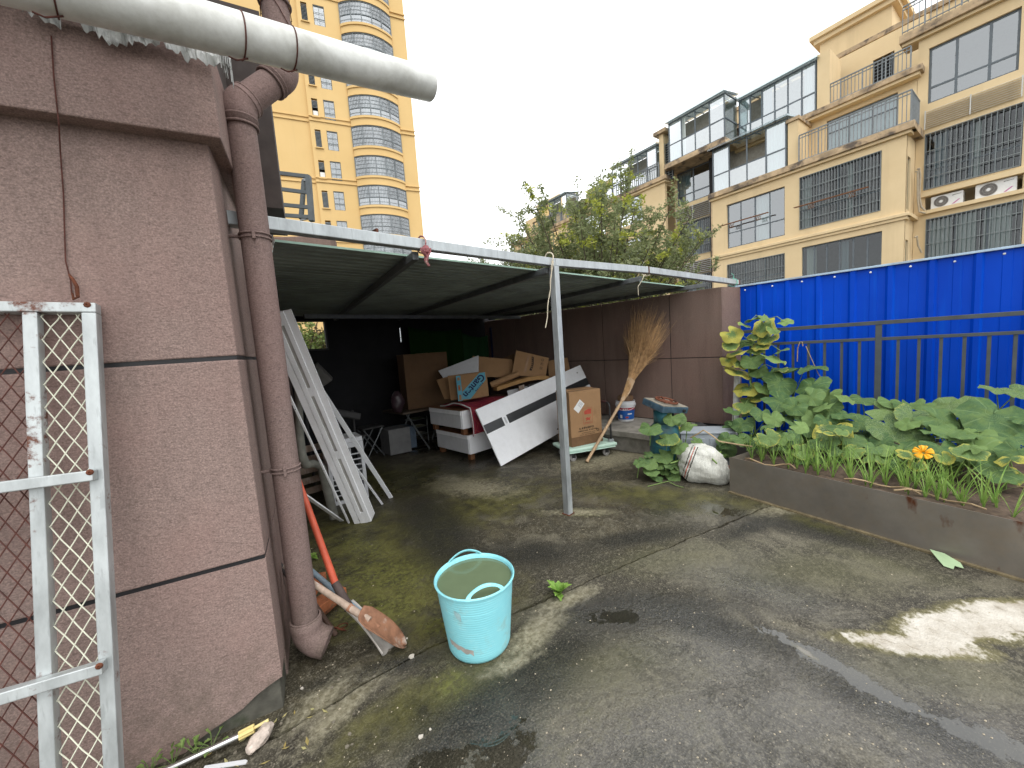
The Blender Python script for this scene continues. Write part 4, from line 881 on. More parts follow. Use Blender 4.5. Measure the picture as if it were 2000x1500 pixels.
for q in (-.25, .3): MB().cyl((a.x+q, a.y, 0), (a.x+q, a.y, a.z-.06), .015, n=8).build('leg', DARK, pl)
wc = thing('wooden_crate', 'weathered wooden slat crate in the dark behind the white strips', 'crate', PY(605, 890, 4.55)); cx, cy = PY(600, 890, 4.5).x-.12, 4.5
for k in range(5): MB().box(cx, cx+.42, cy, cy+.02, .06+k*.115, .13+k*.115).build('slat', HANDLEW, wc, bevel=.003)
for q in (0, .38): MB().box(cx+q, cx+q+.04, cy+.022, cy+.06, 0, .62).build('upright', HANDLEW, wc)
gp_ = [PY(583, 650, 3.55), PY(583, 770, 3.5), PY(586, 850, 3.5), PY(590, 890, 3.5), PY(598, 908, 3.55), PY(612, 905, 3.6), PY(628, 912, 3.65), PY(645, 945, 3.7)]; gp_[-1].z = .03
tag(MB().tube(gp_, [.028, .028, .03, .034, .036, .034, .036, .04], 14).build('siphon_pipe', M('dirty_grey_pipe', (.22, .22, .19), .6, var=.3), smooth=True), 'dirty grey bent waste pipe standing behind the white strips', 'pipe')
# white grille cabinet (old air-conditioner casing)
ac = thing('white_grille_casing', 'white metal casing with open grid front behind the leaning strips', 'casing', G(675, 985)); o = G(650, 990); ex = (G(706, 975)-o); ex.normalize(); ey = V((-ex.y, ex.x, 0)); AX = frame(o, ex, ey, (0, 0, 1)); aw, ah = .36, .62
mb = MB(AX)
for bx_ in ((0, .035, 0, .03, 0, ah), (aw-.035, aw, 0, .03, 0, ah), (.035, aw-.035, 0, .03, 0, .035), (.035, aw-.035, 0, .03, ah-.05, ah)): mb.box(*bx_)
mb.build('front_frame', WHITED, ac, bevel=.003)
for k in range(8): MB(AX).box(.035, aw-.035, .004, .014, .085+k*.058, .097+k*.058).build('grid_bar', WHITED, ac)
MB(AX).box(aw*.62, aw*.62+.01, .015, .022, .035, ah-.05).build('grid_bar', WHITED, ac)
MB(AX).box(0, .012, .032, .3, 0, ah).build('side_panel', WHITED, ac); MB(AX).box(aw-.012, aw, .032, .3, 0, ah).build('side_panel', WHITED, ac); MB(AX).box(.013, aw-.013, .29, .3, 0, ah).build('rear_panel', BLACKP, ac)
MB(AX).prism([(0, 0, ah+.001), (aw, 0, ah+.001), (aw, .3, ah+.001), (0, .3, ah+.001)], (0, .02, .05)).build('lid', WHITED, ac, bevel=.01)

# white strips and window frame profiles leaning on the building side
def strip(name, lab, foot, top, w, t_, slots=False, mat=WHITEP):
    f = G(*foot); f.z = .004; tp = V(top); d_ = (tp-f).normalized(); sd = d_.cross(V((-.6, -.75, 0))).normalized(); nn = sd.cross(d_).normalized()
    if nn.dot(CAM-f) < 0: nn = -nn
    X_ = Matrix((sd, d_, nn)).transposed().to_4x4(); X_.translation = f; L = (tp-f).length; o = thing(name, lab, 'strip', f, 'white strips leaning in the store')
    if slots:
        for x0, x1 in ((-w/2, -w*.14), (w*.14, w/2)): MB(X_).box(x0, x1, .0, L, 0, t_).build('frame_rail', mat, o, bevel=.003)
        y = 0
        for y0, y1 in ((.0, .12), (L*.36, L*.36+.07), (L*.66, L*.66+.07), (L-.1, L)): MB(X_).box(-w*.14, w*.14, y0, y1, 0, t_*.98).build('cross_piece', mat, o)
        MB(X_).box(-w*.14, w*.14, .12, L-.1, -.004, t_*.35).build('groove', M('strip_groove', (.42, .41, .39), .5), o)
        MB(X_).prism([(w/2, 0, 0), (w/2+.05, .07, 0), (w/2+.05, L, 0), (w/2, L, 0)], (0, 0, t_*.6)).build('flange', mat, o)
        MB(X_).box(-w/2-.055, -w/2-.004, .004, L, -.01, t_*.8).build('outer_rail', mat, o, bevel=.003)
    else:
        MB(X_).box(-w/2, w/2, 0, L, 0, t_).build('strip_body', mat, o, bevel=.002)
        for k in (.14, .42, .8): MB(X_).lathe([(0, t_+.0008), (.004, t_+.0008)], (0, L*k, 0), 8).build('screw_hole', DARK, o)
    return o
tp0 = V((.74, 3.12, 1.86))
strip('white_window_profile', 'wide white window profile with slots, the broadest of the leaning strips', (716, 1019), tp0+V((.02, .0, 0)), .095, .02, True)
strip('white_strip_plank', 'white strip reaching farthest right of the leaning strips', (764, 972), tp0+V((.04, .16, -.03)), .042, .012)
strip('thin_white_batten', 'thin white batten just left of the farthest right strip', (747, 985), tp0+V((.06, .2, -.38)), .02, .01)
strip('thin_white_batten', 'thin white batten left of the broad white window profile', (682, 1021), V((.69, 3.0, 1.45)), .016, .012)
strip('white_strip_plank', 'short white strip leaning lowest at far left behind the downpipe', (668, 1017), V((.70, 3.05, .62)), .032, .012)
# ------------------------------------------------------------------ furniture pile
def unit(lab, o, ex, ey, z0, z1, feet=True):
    o = V(o); ex, ey = V(ex), V(ey); t_ = thing('white_bed_box', lab, 'furniture', (o.x, o.y, z0), 'white furniture boxes under the quilt'); X_ = Matrix((ex, ey, V((0, 0, 1)))).transposed().to_4x4(); X_.translation = V((o.x, o.y, 0))
    lx, ly = ex.length, ey.length
    MB(X_).box(0, 1, 0, 1, z0+.005, z1).build('carcass', WHITEP, t_, bevel=.003)
    MB(X_).box(-.012, -.001, .02, .98, z1-.062, z1-.004).build('side_rail', WHITEP, t_); MB(X_).box(-.008, -.001, .03, .97, z0+.012, z1-.066).build('side_panel', WHITED, t_)
    MB(X_).box(.02, .98, -.012, -.001, z1-.05, z1-.003).build('front_rail', WHITEP, t_)
    MB(X_).box(-.02, 1.01, -.02, 1.01, z1+.0005, z1+.006).build('top_edge', WOODF, t_)
    if feet:
        for a, b in ((.015, .03), (.015, .9), (.93, .03), (.93, .9)): MB(X_).box(a, a+.05, b, b+.08, z0-.08, z0+.004).build('foot', WOODF, t_)
    return t_
o = G(920, 898, .02); o.z = 0; by = (G(871, 876, .09)-o); by.z = 0; by = by.normalized()*.80; bx = V((by.y, -by.x, 0)).normalized()*1.35
unit('lower of two white furniture boxes with wooden feet', o, bx, by, .085, .36)
unit('upper of two white furniture boxes, under the red quilt', o+bx*-.055+by*.02, bx, by, .445, .70)
# red quilt: over the top and hanging at the front-left
rq = MB(); qo = o+bx*.01+by*-.01
def quilt(u, v):
    # v: 0 back .. .62 front edge .. 1 hanging low ; u along bx
    p = qo+bx*(u*.62)
    w = .012*math.sin(u*9+v*5)+.008*noise.noise(V((u*5, v*5, 0)))
    if v < .62: s = 1-v/.62; return p+by*(s*.8)+V((0, 0, .735+w+.025*math.sin(s*5)))
    s = (v-.62)/.38; return p-by*(.05+.05*math.sin(s*2.2)+.02)*1.0+V((0, 0, .735-.36*s**1.1+w*.4))
rq.grid(26, 34, quilt); RQ = thing('red_quilt', 'crimson quilted pad with white piping draped over the white boxes', 'quilt', qo)
rq.build('pad', CRIM, RQ, smooth=True, solid=.02)
MB().tube([quilt(0, k/30)+V((0, 0, .004))-bx*.008 for k in range(31)]+[quilt(k/12, 1)-by*.01 for k in range(13)], .009, 6).build('piping', LABEL, RQ, smooth=True)
MB().tube([quilt(0, k/30)+V((0, 0, -.018))-bx*.012 for k in range(31)], .005, 6).build('piping', CRIM, RQ, smooth=True)
# wardrobe door with black stripe
BLc, TLc, BRc = V((3.149, 3.562, .004)), V((3.032, 3.84, .73)), V((5.30, 3.425, .385))
ey = (TLc-BLc).normalized(); ex = (BRc-BLc); ex = (ex-ey*ex.dot(ey)).normalized(); ez = ex.cross(ey); PWd, PHt = 2.16, .785
DX = frame(BLc, ex, ey, ez); wd_ = thing('wardrobe_door', 'big white wardrobe door with black stripe leaning slantwise on the pile', 'door', BLc)
fz = ez if ez.dot(CAM-BLc) > 0 else -ez; sg = 1 if ez.dot(CAM-BLc) > 0 else -1
MB(DX).box(0, PWd, 0, PHt, -.022*sg if sg > 0 else 0, 0 if sg > 0 else .022).build('door_leaf', WHITEP, wd_, bevel=.002)
z0, z1 = (.0006, .0022) if sg > 0 else (-.0022, -.0006)
for x0, x1 in ((.004, .315), (.395, 1.43), (1.5, PWd-.004)): MB(DX).box(x0, x1, .44, .56, z0, z1).build('black_stripe', BLACKST, wd_)
for x in (.345, .36): MB(DX).box(x, x+.004, .455, .545, z0, z1).build('pin_line', NAVY if x < .35 else BLACKST, wd_)
for x, y, r in ((1.13, .06, .022), (1.21, .065, .008)): MB(DX).prism([(x+r*math.cos(a), y+r*.4*math.sin(a), z0) for a in [k*.6 for k in range(10)]], (0, 0, z1-z0)).build('handle_hole', INK, wd_)
MB(DX).box(1.30, 1.325, .03, .12, z0, z1*4).build('edge_clip', BLACKP, wd_)
MB(DX).box(2.0, 2.03, .68, .70, z0, z1).build('scuff', M('scuff', (.4, .4, .38), .8), wd_)
# slab ends and trays behind it
def slab(name, lab, cat, px, thick, mat, deps, bev=.004, grp=None):
    p = [DP(x, y, d_) for (x, y), d_ in zip(px, deps)]; nn = (p[1]-p[0]).cross(p[3]-p[0]).normalized()
    if nn.dot(p[0]-CAM) < 0: nn = -nn
    p[2] = p[2]-nn*((p[2]-p[0]).dot(nn)); 
    o = MB().prism(p, nn*thick).build(name, mat, bevel=bev); return tag(o, lab, cat, grp), p, nn
slab('white_tray', 'white shallow tray standing on edge at the back of the pile', 'tray', [(856, 724), (934, 694), (936, 745), (878, 758)], .03, WHITED, [5.95, 5.9, 5.8, 5.8])
slab('white_shelf_board', 'white shelf board end lying on the red quilt behind the door', 'board', [(990, 763), (1046, 750), (1050, 768), (992, 772)], .25, WHITEP, [6.0, 5.98, 5.95, 5.97])
(o_, p_, n_) = slab('flattened_carton', 'flattened kraft carton standing at the back left of the pile', 'cardboard', [(923, 695), (1000, 702), (1006, 738), (925, 735)], .05, KRAFT, [6.1, 6.15, 6.1, 6.05])
slab('kraft_offcut', 'flattened kraft piece hanging at the far left of the pile', 'cardboard', [(852, 742), (876, 735), (882, 778), (868, 780)], .012, KRAFT, [5.75, 5.7, 5.65, 5.7])
slab('kraft_flap', 'kraft flap standing behind the blue-banded carton', 'cardboard', [(874, 734), (936, 726), (930, 776), (880, 782)], .02, KRAFT, [5.55, 5.5, 5.47, 5.49])
slab('kraft_sheet', 'kraft cardboard sheet at the back beside the post', 'cardboard', [(1070, 705), (1108, 698), (1114, 725), (1072, 740)], .03, KRAFT, [6.4, 6.35, 6.3, 6.35])
slab('kraft_scrap', 'small dark kraft scrap standing left of the tilted recycling carton', 'cardboard', [(982, 700), (1004, 690), (1004, 730), (984, 732)], .02, KRAFTD, [6.3, 6.25, 6.25, 6.3])
a, b = DP(958, 752, 5.85), DP(1012, 730, 5.95); tag(MB().cyl(a, b, .045, n=20).build('cardboard_tube', KRAFT, smooth=True), 'thick cardboard tube lying on the pile', 'tube')
mb = MB(); pts = [DP(x, y, d_) for x, y, d_ in ((971, 760, 5.75), (1000, 750, 5.78), (1030, 741, 5.82), (1050, 738, 5.86), (1072, 738, 5.9))]
for a, b in zip(pts, pts[1:]): pass
mb.prism([p+V((0, 0, .028)) for p in pts]+[p-V((0, 0, .028)) for p in pts[::-1]], (.03, .12, .0)); tag(mb.build('bent_kraft_strip', M('orange_kraft', (.36, .20, .07), .7, var=.15)), 'bent orange-brown kraft strip lying over the pile', 'cardboard')
slab('dark_plastic_part', 'dark plastic part under the bent kraft strip', 'part', [(1030, 752), (1058, 744), (1060, 756), (1032, 762)], .08, DARK, [5.85]*4)
slab('wood_offcut', 'short pale wooden offcut under the bent kraft strip', 'offcut', [(1013, 754), (1024, 751), (1024, 762), (1013, 764)], .06, HANDLEW, [5.83]*4)
slab('kraft_corner', 'kraft corner sticking out under the blue-banded carton', 'cardboard', [(889, 790), (900, 785), (898, 792), (886, 792)], .02, KRAFT, [5.4]*4)
# carton with recycling marks
(o_, p_, n_) = slab('recycling_carton', 'tilted flattened carton with recycling marks on top of the pile', 'carton', [(1008, 684), (1072, 699), (1066, 737), (999, 733)], .05, KRAFT, [6.05, 6.1, 6.05, 6.0])
def decal_frame(p, n_, s, t_): 
    ex = (p[1]-p[0]); ey = (p[0]-p[3]); o = p[3]+(p[2]-p[3])*s+(p[0]-p[3])*t_; X = ex.normalized(); Y = (ey-X*ey.dot(X)).normalized(); Z = -n_
    return frame(o+Z*.0025, X, Y, X.cross(Y) if X.cross(Y).dot(Z) > 0 else X.cross(Y)), ex.length, ey.length
root = bpy.data.objects[o_.name]
X_, w_, h_ = decal_frame(p_, n_, .55, .5)
def dec(parent, mb, mat, nm): return mb.build(nm, mat, parent)
mb = MB(X_); mb.prism([(-.03+.012*math.sin(k), -.11+k*.055, 0) for k in range(5)]+[(.005+.012*math.sin(k), -.11+k*.055, 0) for k in range(4, -1, -1)], (0, 0, .001)); dec(root, mb, INK, 'printed_band')
mb = print_row(MB(), X_ @ Matrix.Translation((-.012, 0, .0016)) @ Matrix.Rotation(R(-82), 4, 'Z'), 6, .022, 3, .5); dec(root, mb, KRAFT, 'printed_text')
X_, w_, h_ = decal_frame(p_, n_, .82, .5)
mb = MB(X_); torus(mb, (.0, .075, 0), (0, 0, 1), .017, .003, 12); dec(root, mb, INK, 'recycling_mark')
for y in (.01, -.06):
    mb = MB(X_)
    for bx_ in ((-.02, .02, y-.02, y-.017), (-.02, .02, y+.017, y+.02), (-.02, -.017, y-.017, y+.017), (.017, .02, y-.017, y+.017), (-.009, .006, y-.006, y+.008)): mb.box(*bx_, 0, .001)
    dec(root, mb, INK, 'handling_mark')
X_, w_, h_ = decal_frame(p_, n_, .38, .5); MB(X_).box(-.018, .018, -.14, .14, -.001, .0005).build('tape_strip', M('brown_tape2', (.25, .13, .05), .4), root)
# blue-banded carton with the brand text upside down
(o_, p_, n_) = slab('blue_banded_carton', 'kraft water carton with pale blue bands and upside-down navy lettering', 'carton', [(891, 734), (949, 726), (954, 773), (895, 784)], .06, KRAFT, [5.4, 5.37, 5.32, 5.35])
root = o_; X_, w_, h_ = decal_frame(p_, n_, .0, .0)
MB(X_).box(.003, w_*.16, .004, h_-.004, -.0005, .0006).build('cyan_band', CYAN, root)
MB(X_).prism([(w_*.17, .02, -.0004), (w_*.42, .012, -.0004), (w_*.985, h_*.70, -.0004), (w_*.985, h_*.985, -.0004), (w_*.80, h_*.985, -.0004), (w_*.17, h_*.34, -.0004)], (0, 0, .0012)).build('cyan_band', CYAN, root)
an = math.atan2(h_*.66, w_*.62)
mb = MB(); text_into(mb, 'Ganten', h_*.36, X_ @ Matrix.Translation((w_*.57, h_*.52, .0016)) @ Matrix.Rotation(an+math.pi, 4, 'Z'), depth=.0035); mb.build('brand_text', NAVY, root)
mb = print_row(MB(), X_ @ Matrix.Translation((w_*.74, h_*.44, .0016)) @ Matrix.Rotation(an+math.pi, 4, 'Z'), 6, h_*.06, 9); mb.build('small_print', NAVY, root)
for y0, y1, mt in ((.80, .92, KRAFT), (.40, .62, KRAFT), (.03, .24, KRAFT)): MB(X_).box(w_*.045, w_*.125, h_*y0, h_*y1, .0008, .0016).build('kraft_mark', mt, root)
MB(X_).box(w_*.065, w_*.105, h_*.46, h_*.55, .0018, .0024).build('red_mark', REDINK, root)

# ------------------------------------------------------------------ platform trolley with carton
tA, tB = G(1108, 880, .165), G(1206, 864, .165); tx = (tB-tA).normalized(); ty = V((-tx.y, tx.x, 0)); TW, TD = (tB-tA).length, .46; TX = frame(V((tA.x, tA.y, 0)), tx, ty, (0, 0, 1))
tl_ = thing('platform_trolley', 'mint green platform trolley with black folding handle', 'trolley', V((tA.x, tA.y, 0))+tx*.35+ty*.2)
MB(TX).box(0, TW, 0, TD, .125, .168).build('platform', MINT, tl_, bevel=.014)
MB(TX).box(.03, TW-.03, -.004, TD, .112, .124).build('platform_rim', MINT, tl_, bevel=.004)
for x in (.10, TW-.14):
    for y in (.06, TD-.08):
        w_o = MB(TX); w_o.tube([(x, y-.014, .045), (x, y+.014, .045)], .045, 20).build('wheel', M('grey_wheel', (.22, .21, .2), .6), tl_, smooth=True)
        MB(TX).tube([(x, y-.017, .045), (x, y-.0145, .045)], .016, 12).build('wheel_hub', LABEL, tl_); MB(TX).box(x-.02, x+.03, y-.022, y-.018, .04, .112).build('caster_fork', BLACKP, tl_); MB(TX).box(x-.03, x+.035, y-.025, y+.03, .100, .1115).build('caster_plate', DARK, tl_)
hx = TW-.05
hp = [(hx, .07, .17), (hx, .07, .62)]+[(hx, .07+.06*(1-math.cos(a)), .62+.06*math.sin(a)) for a in (.4, .8, 1.2, 1.57)]+[(hx, TD-.13, .68)]+[(hx, TD-.07-.06*(1-math.sin(a)), .62+.06*math.cos(a)) for a in (.4, .8, 1.2, 1.57)]+[(hx, TD-.07, .17)]
MB(TX).tube(hp, .013, 12).build('handle', BLACKP, tl_, smooth=True); MB(TX).tube([(hx, .15, .681), (hx, TD-.15, .681)], .018, 12).build('grip', M('maroon_grip', (.08, .03, .03), .6), tl_, smooth=True)
MB(TX).tube([(hx, .07, .2), (hx-.02, TD-.07, .2)], .008, 8).build('brace', BLACKP, tl_)
for y in (.07, TD-.07): MB(TX).box(hx-.035, hx+.03, y-.02, y+.02, .169, .205).build('hinge_bracket', GALV, tl_, bevel=.003)
cA, cB = G(1117, 874, .17), G(1177, 861, .17); bX = (cB-cA).normalized(); bY = V((-bX.y, bX.x, 0)); bw_ = (cB-cA).length
d_ = ray(1111, 769); s_ = ((cA-CAM).xy.length)/d_.xy.length; chh = CAM.z+d_.z*s_-.17
kc = thing('trolley_carton', 'tall brown carton with white label and red emblem standing on the trolley', 'carton', cA); KX = frame(cA+V((0, 0, .0)), bX, bY, (0, 0, 1)); bd_ = .30
MB(KX).box(0, bw_, 0, bd_, .0, chh).build('box_body', KRAFT, kc, bevel=.006)
MB(KX).box(-.002, bw_+.002, -.003, -.0005, .0, .12).build('damp_stain', M('damp_cardboard', (.14, .075, .035), .8), kc)
MB(KX).prism([(0, 0, chh+.001), (bw_, 0, chh+.001), (bw_, .12, chh+.001), (0, .12, chh+.001)], (0, .01, .012)).build('flap', KRAFT, kc); MB(KX).prism([(0, bd_, chh+.001), (bw_, bd_, chh+.001), (bw_, .16, chh+.001), (0, .16, chh+.001)], (0, -.0, .018)).build('flap', KRAFT, kc)
L_ = Matrix.Translation((bw_*.29, -.001, chh*.74)) @ Matrix.Rotation(R(90), 4, 'X') @ Matrix.Rotation(R(47), 4, 'Z'); XL = KX @ L_
MB(XL).box(-.075, .075, -.048, .048, 0, .0008).build('white_label', LABEL, kc)
mb = MB()
for q in range(3): print_row(mb, XL @ Matrix.Translation((.03, .022-.022*q, .0012)), 4, .013, 40+q)
mb.build('label_print', M('grey_print', (.25, .25, .25), .8), kc)
XE = KX @ Matrix.Translation((bw_*.55, -.001, chh*.54)) @ Matrix.Rotation(R(90), 4, 'X')
mb = MB(XE)
for bx_ in ((-.075, .075, -.105, -.102), (-.075, .075, .102, .105), (-.075, -.072, -.102, .102), (.072, .075, -.102, .102)): mb.box(*bx_, 0, .0008)
mb.build('emblem_frame', REDINK, kc)
MB(XE).prism([(-.05, .02, 0), (.055, .02, 0), (.058, .085, 0), (.02, .09, 0), (-.03, .075, 0), (-.055, .06, 0)], (0, 0, .0008)).build('emblem', REDINK, kc)
MB(XE).prism([(-.04, -.035, 0), (-.01, -.02, 0), (.02, -.03, 0), (.05, -.015, 0), (.03, -.055, 0), (.045, -.07, 0), (0, -.055, 0), (-.035, -.07, 0), (-.02, -.05, 0)], (0, 0, .0008)).build('emblem', REDINK, kc)
mb = print_row(MB(), XE @ Matrix.Translation((0, -.088, .0009)), 9, .010, 5); mb.build('emblem_text', REDINK, kc)
XT = KX @ Matrix.Translation((bw_*.52, -.001, chh*.27)) @ Matrix.Rotation(R(90), 4, 'X')
for s, sz, x, y in ((7, .028, -.01, .035), (14, .018, .01, 0), (18, .010, .02, -.03), (22, .009, .0, -.052), (22, .009, .0, -.072), (9, .009, -.07, -.094)):
    mb = print_row(MB(), XT @ Matrix.Translation((x*.8, y, .001)), s, sz, s+int(-y*1000), .22, .93); mb.build('printed_text', INK, kc)
mb = MB(XT); torus(mb, (.165, -.02, .001), (0, 0, 1), .017, .003, 12); mb.build('recycling_mark', INK, kc)

# ------------------------------------------------------------------ bamboo broom
b0 = G(1146, 902, .012); b1 = PX(1222, 770, 4.62); b2 = PX(1246, 705, 4.88); b3 = PX(1268, 625, 5.28)
br_ = thing('bamboo_broom', 'long bamboo broom leaning bristles-up against the brown wall', 'broom', (b0.x, b0.y, 0))
ax = (b1-b0).normalized(); L = (b1-b0).length; mb = MB(); pts = []; rs = []
for k in range(41):
    s = k/40*1.22; pts.append(b0+(b1-b0)*s); q = (s*5.2) % 1; rs.append(.019+(.004 if q < .05 or q > .95 else 0))
mb.tube(pts, rs, 14).build('handle', WOODB, br_, smooth=True)
tw = MB(); rnd = random.Random(11)
for k in range(620):
    a = rnd.uniform(0, 6.28); r_ = math.sqrt(rnd.random()); u = ax.cross(V((0, 0, 1))).normalized(); w = u.cross(ax)
    d0 = (u*math.cos(a)+w*math.sin(a))*r_
    base = lerp(b0, b1, rnd.uniform(.93, 1.05)); end = lerp(b2, b3, rnd.uniform(.35, 1.15)); end = end+d0*(.20+.15*rnd.random())+V((rnd.uniform(-.04, .04), rnd.uniform(-.04, .04), 0))
    m1 = lerp(b1, b2, .5)+d0*.05; m2 = b2+d0*.12+V((rnd.uniform(-.02, .02), rnd.uniform(-.02, .02), 0))
    for q in (end, m2): q.x = min(q.x, XW-.01)
    cv = [base+d0*.028, m1, m2, end]; rr = rnd.uniform(.0016, .0036)
    tw.tube(cv, [rr*1.3, rr*1.2, rr, rr*.4], 3, caps=False)
    if rnd.random() < .5:
        e2 = lerp(m2, end, .5)+d0*.06+V((rnd.uniform(-.06, .06), rnd.uniform(-.06, .06), rnd.uniform(.0, .1))); e2.x = min(e2.x, XW-.01); tw.tube([lerp(m2, end, .1), e2], [rr*.7, rr*.3], 3, caps=False)
tw.build('bristles', TWIG, br_)
for s in (1.0, 1.12, .93):
    c = b0+(b1-b0)*s; mb = MB(); torus(mb, c, ax, .034 if s > .95 else .024, .004, 20); mb.build('binding', WOODB, br_)
mb = MB()
for k in range(40):
    a = k*.157*6.3; u = ax.cross(V((0, 0, 1))).normalized(); w = u.cross(ax); d0 = (u*math.cos(a)+w*math.sin(a)); mb.tube([lerp(b0, b1, .9)+d0*.021, lerp(b0, b1, 1.05)+d0*.034, lerp(b1, b2, .42)+d0*.052], [.004, .006, .005], 4)
mb.build('cane_sheath', WOODB, br_)

# ------------------------------------------------------------------ paint bucket on the ledge
pc = G(1222, 822, .28)+V((.05, .02, 0)); pc.z = .281
pb_ = thing('paint_bucket', 'white paint bucket with blue and red label on the concrete ledge', 'bucket', pc); h = .30
MB().lathe([(0, 0), (.108, 0), (.112, .01), (.132, h-.06)], pc, 40).build('bucket_body', WHITED, pb_, smooth=True)
MB().lathe([(.1325, h-.062), (.143, h-.06), (.143, h-.035), (.137, h-.032), (.137, h-.012), (.141, h-.008), (.139, h), (.130, h), (.128, h-.05)], pc, 40).build('rim', WHITED, pb_, smooth=True)
def band(z0, z1, mat, nm, a0=0, a1=6.2832, off=.0012):
    mb = MB(); n = 40; r = lambda z: .112+(.132-.112)*(z-.01)/(h-.07)+off
    R_ = [[mb.a(pc+V((r(z)*math.cos(a0+(a1-a0)*k/n), r(z)*math.sin(a0+(a1-a0)*k/n), z))) for k in range(n+1)] for z in (z0, z1)]
    for k in range(n): mb.f.append([R_[0][k], R_[0][k+1], R_[1][k+1], R_[1][k]])
    return mb.build(nm, mat, pb_, smooth=True)
band(.03, .165, M('label_blue', (.012, .09, .34), .4, var=.2), 'blue_label'); band(.166, .205, M('label_red', (.30, .015, .03), .4), 'red_label')
fa = math.atan2(-pc.y, -pc.x)
band(.05, .10, LABEL, 'white_panel', fa-.75, fa-.45, .0024); band(.105, .12, LABEL, 'white_panel', fa+.2, fa+.75, .0024); band(.05, .075, REDINK, 'red_mark', fa-.05, fa+.3, .0024)
mb = MB(); cc = pc+V((math.cos(fa), math.sin(fa), 0))*.1325+V((0, 0, .185)); print_row(mb, frame(cc+V((math.cos(fa), math.sin(fa), 0))*.001, (-math.sin(fa), math.cos(fa), 0), (0, 0, 1)), 3, .022, 6); mb.build('label_text', LABEL, pb_)
mb = MB(); tt = V((-math.sin(fa), math.cos(fa), 0)); ff = V((math.cos(fa), math.sin(fa), 0))
mb.tube([pc+tt*(.145*math.cos(a))+ff*(.03+.115*math.sin(a))+V((0, 0, h-.045-.085*math.sin(a))) for a in [k*math.pi/14 for k in range(15)]], .003, 6).build('wire_handle', WHITED, pb_, smooth=True)
tag(MB().lathe([(0, 0), (.115, 0), (.118, .045), (.10, .075), (.06, .07), (0, .06)], pc+V((0, 0, h+.001)), 24).build('brown_lid_bowl', M('brown_clay_bowl', (.15, .085, .045), .7), smooth=True), 'brown bowl sitting upside down on the paint bucket', 'bowl')

# ------------------------------------------------------------------ gas cylinder with a rusty stove on it
gc = G(1297, 925); gc = V((gc.x+.08, gc.y+.02, 0)); GR = .155
gz_ = thing('gas_cylinder', 'teal gas cylinder half covered by pumpkin leaves', 'gas cylinder', gc)
MB().lathe([(0, .03), (.10, .03), (.125, .045), (GR-.004, .09), (GR, .12), (GR, .30), (GR+.003, .305), (GR+.003, .315), (GR, .32), (GR, .46), (GR-.012, .51), (.10, .555), (.05, .575), (0, .58)], gc, 40).build('tank', TEAL, gz_, smooth=True, angle=25)
MB().lathe([(.112, 0), (.118, .004), (.118, .055), (.11, .06)], gc, 32).build('foot_ring', TEAL, gz_, smooth=True, solid=.004)
n = 20; mb = MB()
for (aa, ab) in ((2.2, 3.9), (5.2, 6.9)):
    R_ = [[mb.a(gc+V((.105*math.cos(aa+(ab-aa)*k/n), .105*math.sin(aa+(ab-aa)*k/n), z))) for k in range(n+1)] for z in (.54, .70)]
    for k in range(n): mb.f.append([R_[0][k], R_[0][k+1], R_[1][k+1], R_[1][k]])
    mb.build('collar_guard', TEAL, gz_, smooth=True, solid=.005); mb = MB()
MB().lathe([(.02, .58), (.02, .62), (.03, .625), (.03, .645), (.012, .65), (.012, .67)], gc, 12).build('valve', M('brass', (.35, .25, .1), .4, metal=.8), gz_, smooth=True)
MB().tube([gc+V((-.02, -.03, .63)), gc+V((-.03, -.10, .63)), gc+V((.0, -.15, .58)), gc+V((.02, -.165, .48))], .008, 8).build('hose', M('yellow_hose', (.6, .45, .03), .5), gz_, smooth=True)
sc_ = gc+V((.02, -.01, .735)); SXm = Matrix.Translation(sc_) @ Matrix.Rotation(R(-20), 4, 'Z') @ Matrix.Rotation(R(13), 4, 'X') @ Matrix.Rotation(R(9), 4, 'Y')
sv = thing('gas_stove', 'grimy blue single-burner stove with rusty ring perched on the gas cylinder', 'stove', sc_)
MB(SXm).box(-.19, .19, -.15, .15, -.035, .035).build('stove_body', STOVE, sv, bevel=.008)
MB(SXm).box(-.185, .185, -.145, .145, .036, .041).build('top_plate', M('greasy_plate', (.22, .20, .16), .6, var=.4, scale=15), sv)
mb = MB(SXm); torus(mb, (0, .0, .062), (0, 0, 1), .115, .010, 28); mb.build('burner_ring', RUST, sv, smooth=True)
for k in range(5): a = k*1.2566; MB(SXm).bar((.05*math.cos(a), .05*math.sin(a), .055), (.118*math.cos(a), .118*math.sin(a), .066), .012, .018).build('pan_support', RUST, sv)
MB(SXm).lathe([(.0, .042), (.055, .042), (.055, .058), (.03, .062), (0, .06)], (0, 0, 0), 20).build('burner', RUST, sv, smooth=True)
MB(SXm).tube([(.12, -.151, 0), (.12, -.166, 0)], .018, 14).build('knob', BLACKP, sv, smooth=True)

